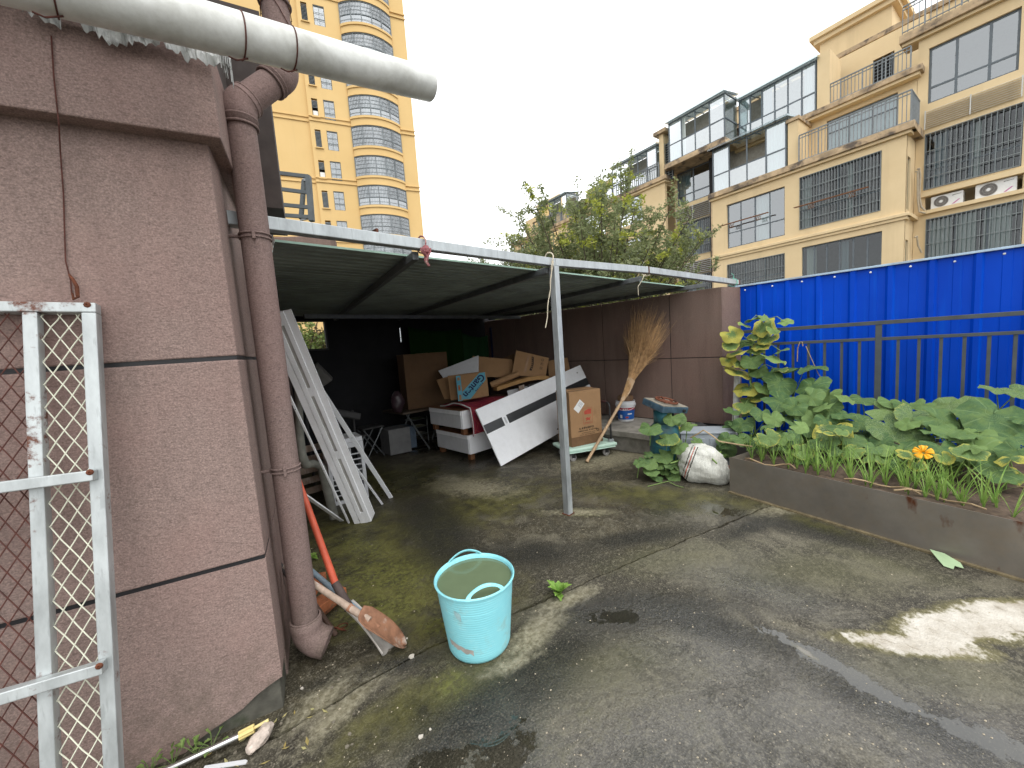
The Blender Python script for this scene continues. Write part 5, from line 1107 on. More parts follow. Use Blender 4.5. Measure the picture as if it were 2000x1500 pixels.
# ------------------------------------------------------------------ woven sack, bricks, grey box, rubble, white pipe
skc = G(1372, 938); mb = MB(); sx_ = (G(1410, 940)-G(1325, 930)).normalized(); sy_ = V((-sx_.y, sx_.x, 0))
def sackfn(u, v):
    th = u*2*math.pi; ph = (v-.5)*math.pi; c_ = math.copysign(abs(math.cos(ph))**.55, 1); x = math.cos(th)*c_; y = math.sin(th)*c_; z = math.sin(ph)
    p = V((x, y, z)); r = 1+.16*noise.noise(p*1.6+V((3, 1, 0)))+.07*noise.noise(p*4)+.025*noise.noise(p*11)
    return skc+sx_*(x*.245*r*(1-.22*z))+sy_*(y*.17*r)+V((0, 0, max(.0, .175+z*.19*r+x*-.03)))
mb.grid(56, 36, sackfn); SK = thing('woven_sack', 'bulging white woven sack with dark stripes slumped by the planter corner', 'sack', skc); mb.build('sack_body', SACK, SK, smooth=True, angle=70)
def sackstripe(x0, mat):
    mb = MB(); pts = []
    for k in range(40):
        v = .06+.88*k/39
        best = None
        for q in range(160):
            u = .5+.5*q/160
            p = sackfn(u, v); e = abs((p-skc).dot(sx_)-x0-.32*(p.z-.15))
            if best is None or e < best[0]: best = (e, p, u)
        if best[0] < .02: pts.append(best[1]+(CAM-best[1]).normalized()*.002)
    if len(pts) > 2:
        for a, b in zip(pts, pts[1:]): mb.poly([a-sx_*.0045, a+sx_*.0045, b+sx_*.0045, b-sx_*.0045])
        mb.build('sack_stripe', mat, SK)
for x0, mt in ((-.145, INK), (-.12, REDINK), (-.095, INK)): sackstripe(x0, mt)
tag(MB().tube([skc+sx_*.20+V((0, -.03, .07)), skc+sx_*.25+V((0, -.04, .05)), skc+sx_*.285+V((0, -.05, .055))], [.05, .03, .012], 10).build('sack_neck', SACK, smooth=True), 'twisted neck of the woven sack pointing to the planter', 'sack neck')
for px, py, z, an, lab in ((1412, 938, 0, .3, 'orange brick under the planter corner, on the ground'), (1416, 918, .056, .5, 'orange brick on top of another at the planter corner')):
    c = G(px, py, z); o = MB(Matrix.Translation(c+V((.06, .05, 0))) @ Matrix.Rotation(an, 4, 'Z')).box(-.11, .11, -.05, .05, 0, .054).build('brick', BRICK, bevel=.004); tag(o, lab, 'brick', 'bricks at the planter corner')
gx0, gx1 = G(1330, 888, .0), G(1405, 893, .0)
o = PX(1330, 866, 4.35); o.z = 0; gbx = (PX(1405, 874, 4.55)-PX(1330, 866, 4.35)); gbx.z = 0; gbx.normalize(); gby = V((-gbx.y, gbx.x, 0)); GBX = frame(o, gbx, gby, (0, 0, 1)); zt_ = PX(1330, 848, 4.35).z
gbo = thing('grey_crate', 'grey plastic box with panelled side behind the sack', 'box', o)
MB(GBX).box(0, .55, 0, .3, 0, zt_).build('box_body', GREYBOX, gbo, bevel=.006)
for x in (.03, .30): MB(GBX).box(x, x+.22, -.008, -.001, .06, zt_-.05).build('side_panel', GREYBOX, gbo, bevel=.004)
MB(GBX).box(-.01, .56, -.012, .31, zt_+.001, zt_+.02).build('rim', GREYBOX, gbo, bevel=.004)
rnd = random.Random(8)
for k, (px, py) in enumerate(((1345, 832), (1368, 835), (1390, 836), (1410, 838), (1425, 832))):
    c = PX(px, py, 4.95); mb = MB(); r_ = rnd.uniform(.07, .10); z0 = max(.28, c.z-.04)
    def rb(u, v, r_=r_, c=c, k=k, z0=z0):
        th = u*2*math.pi; ph = (v-.5)*math.pi; p = V((math.cos(th)*math.cos(ph), math.sin(th)*math.cos(ph), math.sin(ph))); q = 1+.5*noise.noise(p*1.3+V((k*3, 0, 0))); return V((c.x, c.y, z0+r_*.45))+V((p.x*r_*1.2*q, p.y*r_*q, p.z*r_*.5*q))
    tag(mb.grid(14, 9, rb).build('rubber_lump', RUBBER, smooth=True), ['flat black rubber lump nearest the gas cylinder on the wall foot', 'black rubber lump, second from the gas cylinder', 'middle black rubber lump of the row at the wall foot', 'black rubber lump, second from the vine', 'black rubber lump nearest the climbing vine'][k], 'rubber scrap', 'black rubber scrap along the wall foot')
a, b = PX(1436, 822, 5.15), PX(1440, 735, 5.35); tag(MB().cyl(a-(b-a)*.35, b, .035, n=20).build('white_pipe_length', PVC, smooth=True), 'white plastic pipe length standing behind the climbing vine', 'pipe')

# ------------------------------------------------------------------ blue sheet fence
XF = 5.82; fz = 2.065
bf = thing('blue_fence', 'bright blue corrugated sheet fence with pale cap strip behind the planter', 'fence', (XF, 0, 0))
y = 1.60; pitch = .30; k = 0
while y > -3.2:
    w = .90; mb = MB(); prof = []
    for q in range(3):
        b_ = q*pitch; prof += [(b_, 0), (b_+.09, 0), (b_+.095, -.004), (b_+.15, -.004), (b_+.155, 0), (b_+.215, 0), (b_+.235, -.021), (b_+.27, -.021), (b_+.29, 0)]
    prof.append((w, 0))
    A_ = [mb.a((XF+d_+.0015*(k % 2), y-s, 0)) for s, d_ in prof]; B_ = [mb.a((XF+d_+.0015*(k % 2), y-s, fz)) for s, d_ in prof]
    for i in range(len(prof)-1): mb.f.append([A_[i], A_[i+1], B_[i+1], B_[i]])
    mb.build('fence_sheet', BLUEF, bf, solid=.001); y -= w; k += 1
MB().box(XF-.034, XF+.03, -3.2, 1.62, fz+.0005, fz+.022).build('cap_strip', CAPB, bf, bevel=.002)
yy = 1.5
scr = MB(); scr.lathe([(0, 0), (.011, 0), (.011, .003), (.006, .006), (0, .007)], (0, 0, 0), 8); 
while yy > -1.6:
    X_ = Matrix.Translation((XF-.034 if int(yy*10) % 3 == 0 else XF-.008, yy, fz-.045+random.uniform(-.008, .008))) @ Matrix.Rotation(R(-90), 4, 'Y')
    MB(X_).lathe([(0, 0), (.010, 0), (.010, .003), (.006, .006), (0, .007)], (0, 0, 0), 8).build('screw', LABEL if random.random() < .8 else RUST, bf); yy -= .15
# grey steel railing in front of it
XR = 5.45
rl = thing('grey_railing', 'dark grey steel railing with thin uprights in front of the blue fence', 'railing', (XR, 0, 0))
zr1, zr2 = 1.475, 1.31
MB().box(XR-.025, XR+.025, -3.2, 1.52, zr1-.02, zr1+.02).build('top_rail', RAILG, rl, bevel=.003); MB().box(XR-.018, XR+.018, -3.2, 1.52, zr2-.016, zr2+.016).build('mid_rail', RAILG, rl, bevel=.003)
for px in (1715,): 
    yp = PX(px, 700, XR).y
    for q in (yp, yp-1.72): MB().box(XR-.02, XR+.02, q-.025, q+.025, 0, zr1-.021).build('post', RAILG, rl, bevel=.003)
yp = PX(1715, 700, XR).y
for k in range(-26, 12):
    q = yp+k*.1433
    if abs(k % 12) == 0 or q > 1.5: continue
    MB().box(XR-.009, XR+.009, q-.012, q+.012, .2, zr2-.0165).build('baluster', RAILG, rl)
MB().box(XR-.015, XR+.015, -3.2, 1.52, .15, .18).build('bottom_rail', RAILG, rl)
tag(MB().tube([PX(x, y, XR-.04) for x, y in ((1557, 706), (1558, 680), (1562, 668), (1567, 668), (1568, 676))], .005, 6).build('fallen_vine', DRYV, smooth=True), 'pale dry vine stem hooked over the railing', 'vine stem')
tag(MB().tube([PX(x, y, XR-.04) for x, y in ((1574, 676), (1580, 690), (1598, 730), (1613, 750))], .004, 6).build('fallen_vine', DRYV, smooth=True), 'straight dry vine stem slanting across the railing', 'vine stem')

# ------------------------------------------------------------------ steel planter
pA, pB = V((3.835, 1.14, 0)), V((3.387, -.478, 0)); pdr = (pB-pA).normalized(); pn = V((pdr.y, -pdr.x, 0)); pE = pA+pdr*4.2
if pn.x > 0: pn = -pn
pt = thing('steel_planter', 'low planter with a bare brown steel plate front along the yard edge', 'planter', pA); PHH = .335
MB().prism([pA, pE, pE-pn*.004, pA-pn*.004], (0, 0, PHH)).build('front_plate', STEELP, pt)
MB().prism([pA-pn*.005, pA-pn*.6, pA-pn*.6+pdr*.004, pA-pn*.005+pdr*.004], (0, 0, PHH-.01)).build('end_plate', STEELP, pt)
mb = MB(); rnd = random.Random(5)
def soilfn(u, v):
    p = pA+pdr*(.006+u*4.1)-pn*(.006+v*1.75); p.x = min(p.x, XF-.05); return V((p.x, p.y, .262+.035*noise.noise(p*4)+.018*noise.noise(p*14)+.05*v))
mb.grid(120, 40, soilfn).build('soil', SOIL, pt, smooth=True)
MB().prism([pA+pn*.001, pE+pn*.001, pE+pn*.018, pA+pn*.03], (0, 0, .012)).build('mortar_fillet', M('sandy_mortar', (.17, .135, .075), .9, var=.4, scale=20, bump=.5), pt)
for k, (px, py, lab) in enumerate(((1500, 907, 'dry stem on the soil near the planter end'), (1720, 950, 'forked dry stem in the middle of the planter soil'), (1830, 975, 'dry stem beneath the pumpkin flower'), (1960, 945, 'dry stem on the soil at the right edge'))):
    c = G(px, py, .285); r2 = random.Random(k); pts = [c+pdr*(q*.06-.2)+pn*(.05*math.sin(q*.9+k))+V((0, 0, .012+.02*math.sin(q*1.3))) for q in range(8)]
    tag(MB().tube(pts, .006, 6).build('fallen_vine', DRYV, smooth=True), lab, 'vine stem', 'dry stems on the planter soil')
# ------------------------------------------------------------------ pumpkin vines
def leaf_mesh(seed):
    rnd = random.Random(seed); NA = 26; me_v = [(0, 0, 0)]; uvs = [(0, 0)]; fc = []
    rings = (.34, .7, 1.0); lob = rnd.uniform(.03, .075)
    for ri, rr in enumerate(rings):
        for k in range(NA+1):
            th = -math.pi+2*math.pi*k/NA; ab = abs(th)            # tip at th=0 (+x), notch at +-pi
            r = (.92+lob*math.cos(th*5)*(.4+.6*rr)+.022*math.cos(th*11+seed)+.015*math.cos(th*19+2*seed))*(1-.10*math.cos(th))
            if ab > 2.75: r *= 1-.62*((ab-2.75)/.39)**1.2
            r *= rr; x, y = r*math.cos(th), r*math.sin(th)
            z = -.13*(x*x+y*y)+.16*math.sin(th*5+seed)*rr*rr*.6+.13*noise.noise(V((x*2.2, y*2.2, seed)))+.16*(rr**2)*(abs(y)*.5)*(1 if seed % 2 else -.4)
            me_v.append((x+.12, y, z)); uvs.append((rr, k/NA))
    st = NA+1
    for k in range(NA): fc.append((0, 1+k, 2+k))
    for ri in range(2):
        for k in range(NA): a = 1+ri*st+k; fc.append((a, a+st, a+st+1, a+1))
    me = bpy.data.meshes.new('pumpkin_leaf'); me.from_pydata(me_v, [], fc); ul = me.uv_layers.new(name='UVMap')
    for lp in me.loops: ul.data[lp.index].uv = uvs[lp.vertex_index]
    me.polygons.foreach_set('use_smooth', [True]*len(me.polygons)); me.materials.append(PUMPK); me.update(); return me
LEAVES = [leaf_mesh(s) for s in range(7)]
lr = random.Random(21)
def add_leaf(root, p, r, colr, face=None, stems=None, base=None):
    o = bpy.data.objects.new('leaf', LEAVES[lr.randrange(7)]); col.objects.link(o); o.parent = root
    tocam = (CAM-p).normalized()
    nrm = (V((0, 0, 1))*lr.uniform(.5, 1.3)+tocam*lr.uniform(.35, 1.0)+V((lr.uniform(-.55, .55), lr.uniform(-.55, .55), 0))).normalized() if face is None else V(face).normalized()
    a = lr.uniform(-1.1, 1.1); dn = (V((0, 0, -1))+rt*a); x = (dn-nrm*dn.dot(nrm)).normalized(); y = nrm.cross(x)
    mt = Matrix((x*r, y*r*lr.uniform(.88, 1.1), nrm*r)).transposed().to_4x4(); mt.translation = p-OFF[root]; o.matrix_local = mt
    o.color = (*colr, 1)
    if stems is not None:
        b = base if base is not None else p+V((lr.uniform(.05, .25), lr.uniform(-.15, .15), -lr.uniform(.15, .35)))
        stems.tube([p-nrm*.004, lerp(p, b, .4)+V((.02, 0, .05)), b], [.0035, .0045, .006], 5, caps=False)
    return o
def crop_px(l, ox, oy, sc): return [(ox+x/sc, oy+y/sc, r/sc, *rest) for x, y, r, *rest in l]
climb = crop_px([(85,275,58,.75),(275,230,62,.55),(160,222,36,.3),(205,190,36,.1),(270,182,30,.1),(400,205,38,0),(115,385,55,.6),(225,275,45,.4),(300,300,52,.5),(260,342,48,.6),(170,325,36,.2),(205,430,52,.15),(65,428,42,.85),(325,420,64,.25),(120,500,72,.8),(245,490,52,.1),(375,375,40,0),(350,482,55,.3),(175,590,68,.75),(275,590,45,.05),(240,645,52,.6),(165,690,52,.4),(300,540,50,.1),(80,340,40,.4),(330,250,36,.3),(140,450,40,.5),(230,370,40,.3)], 1400, 560, 3)
v1 = thing('climbing_pumpkin_vine', 'yellowing pumpkin vine climbing the post at the end of the railing', 'vine', PX(1455, 840, 5.2)); stems = MB(); 
main = [PX(1475, 850, 5.1), PX(1470, 780, 5.15), PX(1462, 720, 5.2), PX(1470, 670, 5.22), PX(1490, 625, 5.25)]; stems.tube(main, [.012, .011, .009, .007, .005], 7)
for x, y, r, yl in climb:
    dep = 5.15+lr.uniform(-.12, .1); p = PX(x, y, dep); sc = (p-CAM).dot(fw)/F; b = min(main, key=lambda q: (q-p).length)+V((lr.uniform(-.03, .03), lr.uniform(-.03, .03), 0)); add_leaf(v1, p, r*sc*1.22, (yl+.1, lr.uniform(.2, .9), lr.uniform(0, .25)), None, stems, b)
stuff(stems.build('stems', STEM, v1, smooth=True))
bed = crop_px([(515,480,108,0),(375,555,85,0),(560,575,92,0),(360,665,90,0),(265,740,66,0),(150,800,62,0),(545,640,72,0),(660,640,70,.05),(740,650,60,.1),(850,655,80,.05),(530,720,100,0),(665,700,60,.05),(620,700,60,0),(520,810,85,.2),(680,850,100,.35),(770,810,62,.1),(870,885,80,.2),(740,750,58,.05),(985,720,90,.05),(1020,675,60,.0),(1010,820,108,.15),(1150,750,98,.2),(1150,870,92,.1),(1290,770,95,0),(1365,690,118,.0),(1270,850,60,.1),(1620,745,160,0),(1400,840,112,.15),(1320,940,102,.0),(1500,950,130,.1),(1650,1075,102,0),(1760,960,82,.05),(1640,600,82,0),(1770,610,72,0),(1600,850,90,0),(1740,880,72,0),(1790,780,52,0),(1080,950,105,.1),(910,985,92,.2),(740,970,82,.15),(220,910,72,.05),(310,900,52,.6),(380,930,62,.2),(500,1030,46,.1),(570,1035,46,.1),(1060,1050,52,0),(1090,690,52,0),(1210,690,52,.05),(830,790,62,.05),(900,800,52,0),(430,790,62,0),(1530,870,72,0),(1480,820,62,.1),(1200,950,60,.1),(620,900,60,.1),(450,880,50,.1),(1420,1000,60,.0),(1560,1000,70,0),(960,900,60,.1),(60,930,62,0),(800,900,60,.1),(1120,800,60,.2),(570,770,70,0),(1250,760,60,0),(1680,960,80,0),(330,770,60,0),(460,700,60,0),(640,780,60,.1)], 1400, 560, 3)
mild = {1010, 1150, 1365, 680, 1640, 1770, 985}
v2 = thing('pumpkin_vine', 'sprawling pumpkin vine with broad green leaves filling the planter', 'vine', PX(1720, 850, 5.0)); stems = MB()
for x, y, r, yl in bed:
    k = max(0, min(1, (y-720)/190)); dep = 5.2-1.05*k+lr.uniform(-.12, .12)
    p = PX(x, y, dep); p.z = max(p.z, .33); sc = (p-CAM).dot(fw)/F; cx_ = round((x-1400)*3)
    add_leaf(v2, p, r*sc*1.05, (yl+lr.choice((0, 0, .12, .2)), lr.choice((0, .05, .15, .35, .6)), .75 if cx_ in mild else lr.uniform(0, .2)), None, stems, V((p.x+lr.uniform(.05, .3), p.y+lr.uniform(-.25, .25), .30)))
for q in range(9):
    p = V((lr.uniform(4.6, 5.3), lr.uniform(-1.2, 1.4), .31)); pts = []
    for s in range(9): pts.append(V((min(p.x, 5.6), p.y, .31+.05*abs(math.sin(s*1.1+q))))); p = p+V((lr.uniform(-.14, .14), lr.uniform(-.28, .1), 0))
    stems.tube(pts, .005, 6)
for k in range(34):      # small leaves along the front of the bed
    x = lr.uniform(1470, 1990); y = 835+(x-1470)*.10+lr.uniform(-15, 45); p = PX(x, y, 4.15+lr.uniform(-.1, .25)); p.z = max(p.z, .31); add_leaf(v2, p, lr.uniform(.05, .10), (lr.choice((0, .15, .4, .65)), lr.uniform(.1, .9), lr.uniform(0, .3)), None, stems, V((p.x+.1, p.y, .28)))
for k in range(70):      # shaded lower leaves behind the front ones
    p = V((lr.uniform(4.35, 5.5), lr.uniform(-1.6, 1.45), lr.uniform(.36, .62))); add_leaf(v2, p, lr.uniform(.07, .13), (lr.choice((0, 0, .2)), lr.uniform(0, .3), .1), (lr.uniform(-.5, .2), lr.uniform(-.4, .3), 1), stems, V((p.x, p.y, .3)))
stuff(stems.build('stems', STEM, v2, smooth=True))
cyl = crop_px([(210,650,130,.1),(430,790,140,.3),(495,530,95,.1),(580,530,90,.1),(700,630,110,.15),(580,900,110,.1),(370,1020,120,.1),(170,1000,62,.1),(200,1130,90,0),(220,1220,95,.05),(290,1300,85,.05),(510,1290,85,.0),(410,1240,62,.05),(690,1000,95,.0),(760,920,110,.05),(830,830,85,.15),(560,1140,75,.2),(520,1220,80,0),(1000,940,72,0),(1230,930,115,0),(1230,800,82,.05),(60,1120,75,0),(130,1080,70,0),(640,1080,80,0),(920,960,70,0),(1130,1000,70,.1),(760,1060,70,.0),(450,1150,70,0),(330,1150,70,0),(1110,1080,50,.3)], 1240, 740, 6.82)
v3 = thing('trailing_pumpkin_vine', 'pumpkin vine trailing over the gas cylinder and the ground beside it', 'vine', G(1330, 920)); stems = MB(); cp3 = [G(1400, 905, .25), G(1370, 875, .32), G(1345, 880, .3), G(1325, 900, .2), G(1310, 905, .22)]; stems.tube(cp3, .008, 6)
for x, y, r, yl in cyl:
    k = max(0, min(1, (y-830)/110)); dep = ((gc-CAM).dot(fw)-.22)-.05*k+lr.uniform(-.05, .05)
    if x > 1350: dep = (skc-CAM).dot(fw)+.2+lr.uniform(-.05, .1)
    p = DP(x, y, dep)
    if p.z < .04: p = G(x, y, .04)
    sc = (p-CAM).dot(fw)/F; add_leaf(v3, p, r*sc*1.2, (yl+lr.choice((0, .1)), lr.uniform(.05, .5), lr.uniform(.1, .45)), None, stems, V((p.x+.08+lr.uniform(-.04, .04), p.y+.06, max(.02, p.z-.22))))
stems.tube([G(1305, 940, .02), G(1285, 945, .012), G(1265, 950, .01)], .004, 5); stems.tube([G(1305, 940, .02), G(1320, 948, .012), G(1335, 952, .01)], .004, 5)
vv = [PX(x, y, 4.15) for x, y in ((1348, 855), (1362, 848), (1374, 840), (1390, 850), (1405, 862), (1440, 868), (1470, 872))]; MB().tube(vv, .007, 7).build('dry_runner', DRYV, v3, smooth=True)
stuff(stems.build('stems', STEM, v3, smooth=True))
# orange flower
fc_ = PX(1803, 885, 4.02); fl = thing('pumpkin_flower', 'open orange pumpkin flower among the planter leaves', 'flower', fc_); fa_ = (CAM-fc_).normalized()+V((0, 0, .6)); fa_.normalize(); u_ = fa_.orthogonal().normalized(); w_ = fa_.cross(u_)
for k in range(5):
    a0 = k*1.2566
    def pf(u, v, a0=a0): a = a0+(u-.5)*1.25*(1-.25*v); r = .006+.05*v; return fc_+(u_*math.cos(a)+w_*math.sin(a))*r+fa_*(.028*v**.6-.014*v*v+.004*math.sin(u*12))
    MB().grid(6, 5, pf).build('petal', PETAL, fl, smooth=True, solid=.001)
MB().tube([fc_-fa_*.001, fc_-fa_*.03, V((fc_.x+.02, fc_.y+.03, .27))], [.008, .006, .005], 6).build('stalk', STEM, fl, smooth=True)
# scallions
base = crop_px([(205,1012,0),(262,1022,0),(335,1045,0),(420,1060,0),(520,1082,0),(592,1097,0),(680,1117,0),(785,1138,0),(872,1150,0),(902,1165,0),(1080,1165,0),(1122,1205,0),(1162,1180,0),(1222,1236,0),(1292,1246,0),(1332,1250,0),(1442,1280,0),(1562,1302,0),(1737,1350,0),(1240,1192,0),(990,1160,0),(640,1085,0),(470,1062,0),(1640,1300,0),(1390,1215,0)], 1400, 560, 3)
base += [(x+lr.uniform(-9, 9), y-lr.uniform(5, 11), 0) for x, y, _ in base if 1450 < x < 1960]
base.sort(); ordn = ['first', 'second', 'third', 'fourth', 'fifth', 'sixth', 'seventh', 'eighth', 'ninth', 'tenth', 'eleventh', 'twelfth', 'thirteenth', 'fourteenth', 'fifteenth', 'sixteenth', 'seventeenth', 'eighteenth', 'nineteenth', 'twentieth']
nb = len(base)
for k, (x, y, _) in enumerate(base):
    c = G(x, y, .275); rnd = random.Random(k+50); mb = MB(); c.z = .255
    for q in range(rnd.randint(7, 12)):
        a = rnd.uniform(0, 6.28); L = rnd.uniform(.16, .36); lean = rnd.uniform(.1, .75); d_ = V((math.cos(a), math.sin(a), 0)); s_ = V((-d_.y, d_.x, 0)); w = rnd.uniform(.0028, .005); pr_ = None
        for i in range(7):
            s = i/6; p = c+d_*(L*lean*s**1.5)+V((0, 0, L*(s-.35*lean*s*s*s))); ww = w*(1-.9*s**2); cur = (p-s_*ww, p+s_*ww)
            if pr_: mb.poly([pr_[0], pr_[1], cur[1], cur[0]])
            pr_ = cur
    lab = ('%s scallion tuft from the sack end of the planter' % ordn[k]) if k < 20 else ('%s scallion tuft from the right edge of the planter row' % ordn[nb-1-k]) if nb-1-k < 20 else ('%s scallion tuft of those in the middle of the planter row' % ordn[k-20])
    tag(mb.build('scallion_tuft', GRASSB, loc=c, smooth=True), lab, 'scallion', 'scallion tufts along the planter front')
for k, (px, py, lab) in enumerate(((1248, 905, 'low green weed on the floor left of the gas cylinder'), (1405, 895, 'feathery yellow-green weed behind the sack'))): weed('floor_weed', lab, G(px, py, .02 if k == 0 else .2), 14, .12, .008, WEEDL, 60+k, .8)

# ------------------------------------------------------------------ trees
def tree(name, lab, c, crown, h0, h1, nbr, mats, seed, leaf=.03, nl=60, lean=(0, 0), up_=1.0, shoots=0, trunk_r=.09, dens=1.0):
    """limbs curve up and out from the trunk, each carries twigs with small two-leaf faces"""
    rnd = random.Random(seed); t_ = thing(name, lab, 'tree', c); tk = MB(); c = V(c); tops = []
    tk.tube([c, c+V((.05, .03, h0*.6)), c+V((.02, .08, h0))], [trunk_r, trunk_r*.8, trunk_r*.65], 9)
    lm = [MB() for _ in mats]
    for k in range(nbr):
        a = k*2.39996+rnd.uniform(-.3, .3); rr = crown*math.sqrt((k+.5)/nbr)*rnd.uniform(.8, 1.1); top = h0+(h1-h0)*rnd.uniform(.45, 1.0)*(1-.45*(rr/crown)**2)
        e = c+V((rr*math.cos(a)+lean[0], rr*math.sin(a)+lean[1], top)); s = c+V((.02, .05, h0*rnd.uniform(.55, 1.0))); m_ = lerp(s, e, .5)+V((0, 0, -.12*rr))+V((rnd.uniform(-.1, .1), rnd.uniform(-.1, .1), 0))
        pts = [s, lerp(s, m_, .6), m_, lerp(m_, e, .55)+V((0, 0, .05)), e]; tk.tube(pts, [trunk_r*.45, trunk_r*.32, trunk_r*.22, .012, .005], 6, caps=False)
        ntw = int(14*dens)
        for q in range(ntw):
            f = rnd.uniform(.3, 1.0); i = min(3, int(f*4)); b = lerp(pts[i], pts[i+1], f*4-i)
            d_ = V((rnd.gauss(0, .8), rnd.gauss(0, .8), rnd.gauss(.55*up_, .5))).normalized(); L = rnd.uniform(.25, .6)*(1.4 if rnd.random() < shoots else 1)
            tip = b+d_*L+V((0, 0, -.08*L)); tk.tube([b, lerp(b, tip, .5)+V((0, 0, .03)), tip], [.006, .004, .002], 4, caps=False)
            wm = lm[0 if rnd.random() < .86 or len(mats) == 1 else 1]
            for j in range(nl):
                g_ = rnd.uniform(.12, 1.02); p = lerp(b, tip, g_)+V((rnd.gauss(0, .035), rnd.gauss(0, .035), rnd.gauss(0, .03))); dd = V((rnd.gauss(0, 1), rnd.gauss(0, 1), rnd.gauss(.2, .7))).normalized(); ss = dd.orthogonal().normalized(); ss = (Matrix.Rotation(rnd.uniform(0, 6.28), 3, dd) @ ss); l_ = leaf*rnd.uniform(.6, 1.3)
                wm.poly([p, p+dd*l_*.5+ss*l_*.26, p+dd*l_, p+dd*l_*.5-ss*l_*.26])
    tk.build('trunk', BARK, t_, smooth=True)
    for w, m_ in zip(lm, mats):
        if w.f: w.build('crown', m_, t_)
    return t_
tc = DP(1165, 640, 9.6); tc.z = -.03
tree('feathery_tree', 'feathery grey-green tree with yellowish shoots rising behind the canopy', tc, 2.85, 1.6, 5.55, 86, [TREEL, TREEY], 5, .068, 74, up_=1.5, shoots=.4, dens=1.25)
tc = DP(1010, 640, 10.4); tc.z = -.03
tree('slender_tree', 'thinner leafy tree left of the feathery tree behind the canopy', tc, 1.7, 1.6, 4.5, 30, [TREEL], 8, .066, 56, up_=1.2, shoots=.2, trunk_r=.06)
for k, (px, dep, lab, m_) in enumerate(((583, 9.3, 'bright green bush seen through the store window', [BUSHL]), (632, 10.4, 'browning bush seen at the right of the store window', [BUSHB, BUSHL]), (800, 8.6, 'low green bush seen through the gap under the folding table', [BUSHL]))):
    c = DP(px, 740, dep); c.z = -.03; tree('bush', lab, c, 1.3 if k < 2 else .7, .5, 2.9 if k < 2 else 1.3, 26 if k < 2 else 12, m_, 30+k, .10, 26, up_=.7, trunk_r=.05)
# ------------------------------------------------------------------ ochre apartment block on the right
thf = R(9); fD = V((math.sin(thf), math.cos(thf), 0)); fN = V((-math.cos(thf), math.sin(thf), 0)); FX = frame((22, 0, 0), fD, fN, (0, 0, 1))   # x = u along facade, y = w out, z
ap = thing('apartment_block', 'ochre apartment block with glazed balconies and barred windows behind the blue fence', 'building', (22, 0, 0))
def B(u0, u1, w0, w1, z0, z1, nm, mat, par=None, bev=0): return MB(FX).box(min(u0, u1), max(u0, u1), min(w0, w1), max(w0, w1), z0, z1).build(nm, mat, par or ap, bevel=bev)
def facewall(u0, u1, z0, z1, w, ops, mat=FACADE, t_=.22, nm='wall'):
    o = [(a-u0, b-u0, c-z0, d_-z0) for a, b, c, d_ in ops]
    return wallgrid(MB(), u1-u0, z1-z0, o, t_, lambda u, ww, v: FX @ V((u0+u, w-ww, z0+v))).build(nm, mat, ap)
wr = random.Random(17)
def window(u0, u1, z0, z1, w, cols, zsp=None, fr=.05, gl=GLASS, curtain=None, room=True, dep=.10, nm='window', mat=ALU, par=None, openc=()):
    """frame bars set back in the opening; panes, curtain and a dim room behind"""
    y0 = w-dep; mb = MB(FX); us = cols if isinstance(cols, list) else [u0+(u1-u0)*k/cols for k in range(1, cols)]; zs = zsp or []
    mb.box(u0, u0+fr, y0-.05, y0, z0, z1); mb.box(u1-fr, u1, y0-.05, y0, z0, z1); mb.box(u0+fr, u1-fr, y0-.05, y0, z0, z0+fr); mb.box(u0+fr, u1-fr, y0-.05, y0, z1-fr, z1)
    for u in us: mb.box(u-fr*.55, u+fr*.55, y0-.045, y0-.003, z0+fr, z1-fr)
    for z in zs: mb.box(u0+fr, u1-fr, y0-.043, y0-.005, z-fr*.5, z+fr*.5)
    o = mb.build(nm, mat, par or ap); ub = [u0+fr]+us+[u1-fr]; zb = [z0+fr]+zs+[z1-fr]
    for i in range(len(ub)-1):
        for j in range(len(zb)-1):
            if (i, j) in openc: continue
            mb = MB(FX); y = y0-.026+(.008 if (i+j) % 2 else 0); e = wr.uniform(-.012, .012)
            mb.poly([(ub[i], y, zb[j]), (ub[i+1], y+e, zb[j]), (ub[i+1], y+e, zb[j+1]), (ub[i], y, zb[j+1])]).build('pane', gl, o)
    if curtain:
        for (a, b, m_) in curtain:
            ua, ub_ = u0+(u1-u0)*a, u0+(u1-u0)*b
            MB(FX).grid(30, 3, lambda s, v: (ua+(ub_-ua)*s, y0-.16+.035*math.sin(s*(ub_-ua)*38), z0+.05+(z1-z0-.1)*v)).build('curtain', m_, o, smooth=True)
    if room:
        r = MB(FX); q = 1.5
        r.poly([(u0, y0-q, z0), (u1, y0-q, z0), (u1, y0-q, z1), (u0, y0-q, z1)]); r.poly([(u0, y0-.05, z0), (u1, y0-.05, z0), (u1, y0-q, z0), (u0, y0-q, z0)]); r.poly([(u0, y0-.05, z1), (u1, y0-.05, z1), (u1, y0-q, z1), (u0, y0-q, z1)])
        r.poly([(u0, y0-.05, z0), (u0, y0-q, z0), (u0, y0-q, z1), (u0, y0-.05, z1)]); r.poly([(u1, y0-.05, z0), (u1, y0-q, z0), (u1, y0-q, z1), (u1, y0-.05, z1)]); r.build('room_interior', ROOMW, o)
    return o
def grille(u0, u1, z0, z1, w, n, rows, mat=GRILLE, nm='security_grille', r=.010):
    mb = MB(FX)
    for k in range(n+1): u = u0+(u1-u0)*k/n; mb.box(u-r, u+r, w-.02, w, z0, z1)
    for z in [z0, z1]+rows: mb.box(u0-r, u1+r, w-.022, w+.006, z-r*1.3, z+r*1.3)
    return mb.build(nm, mat, ap)
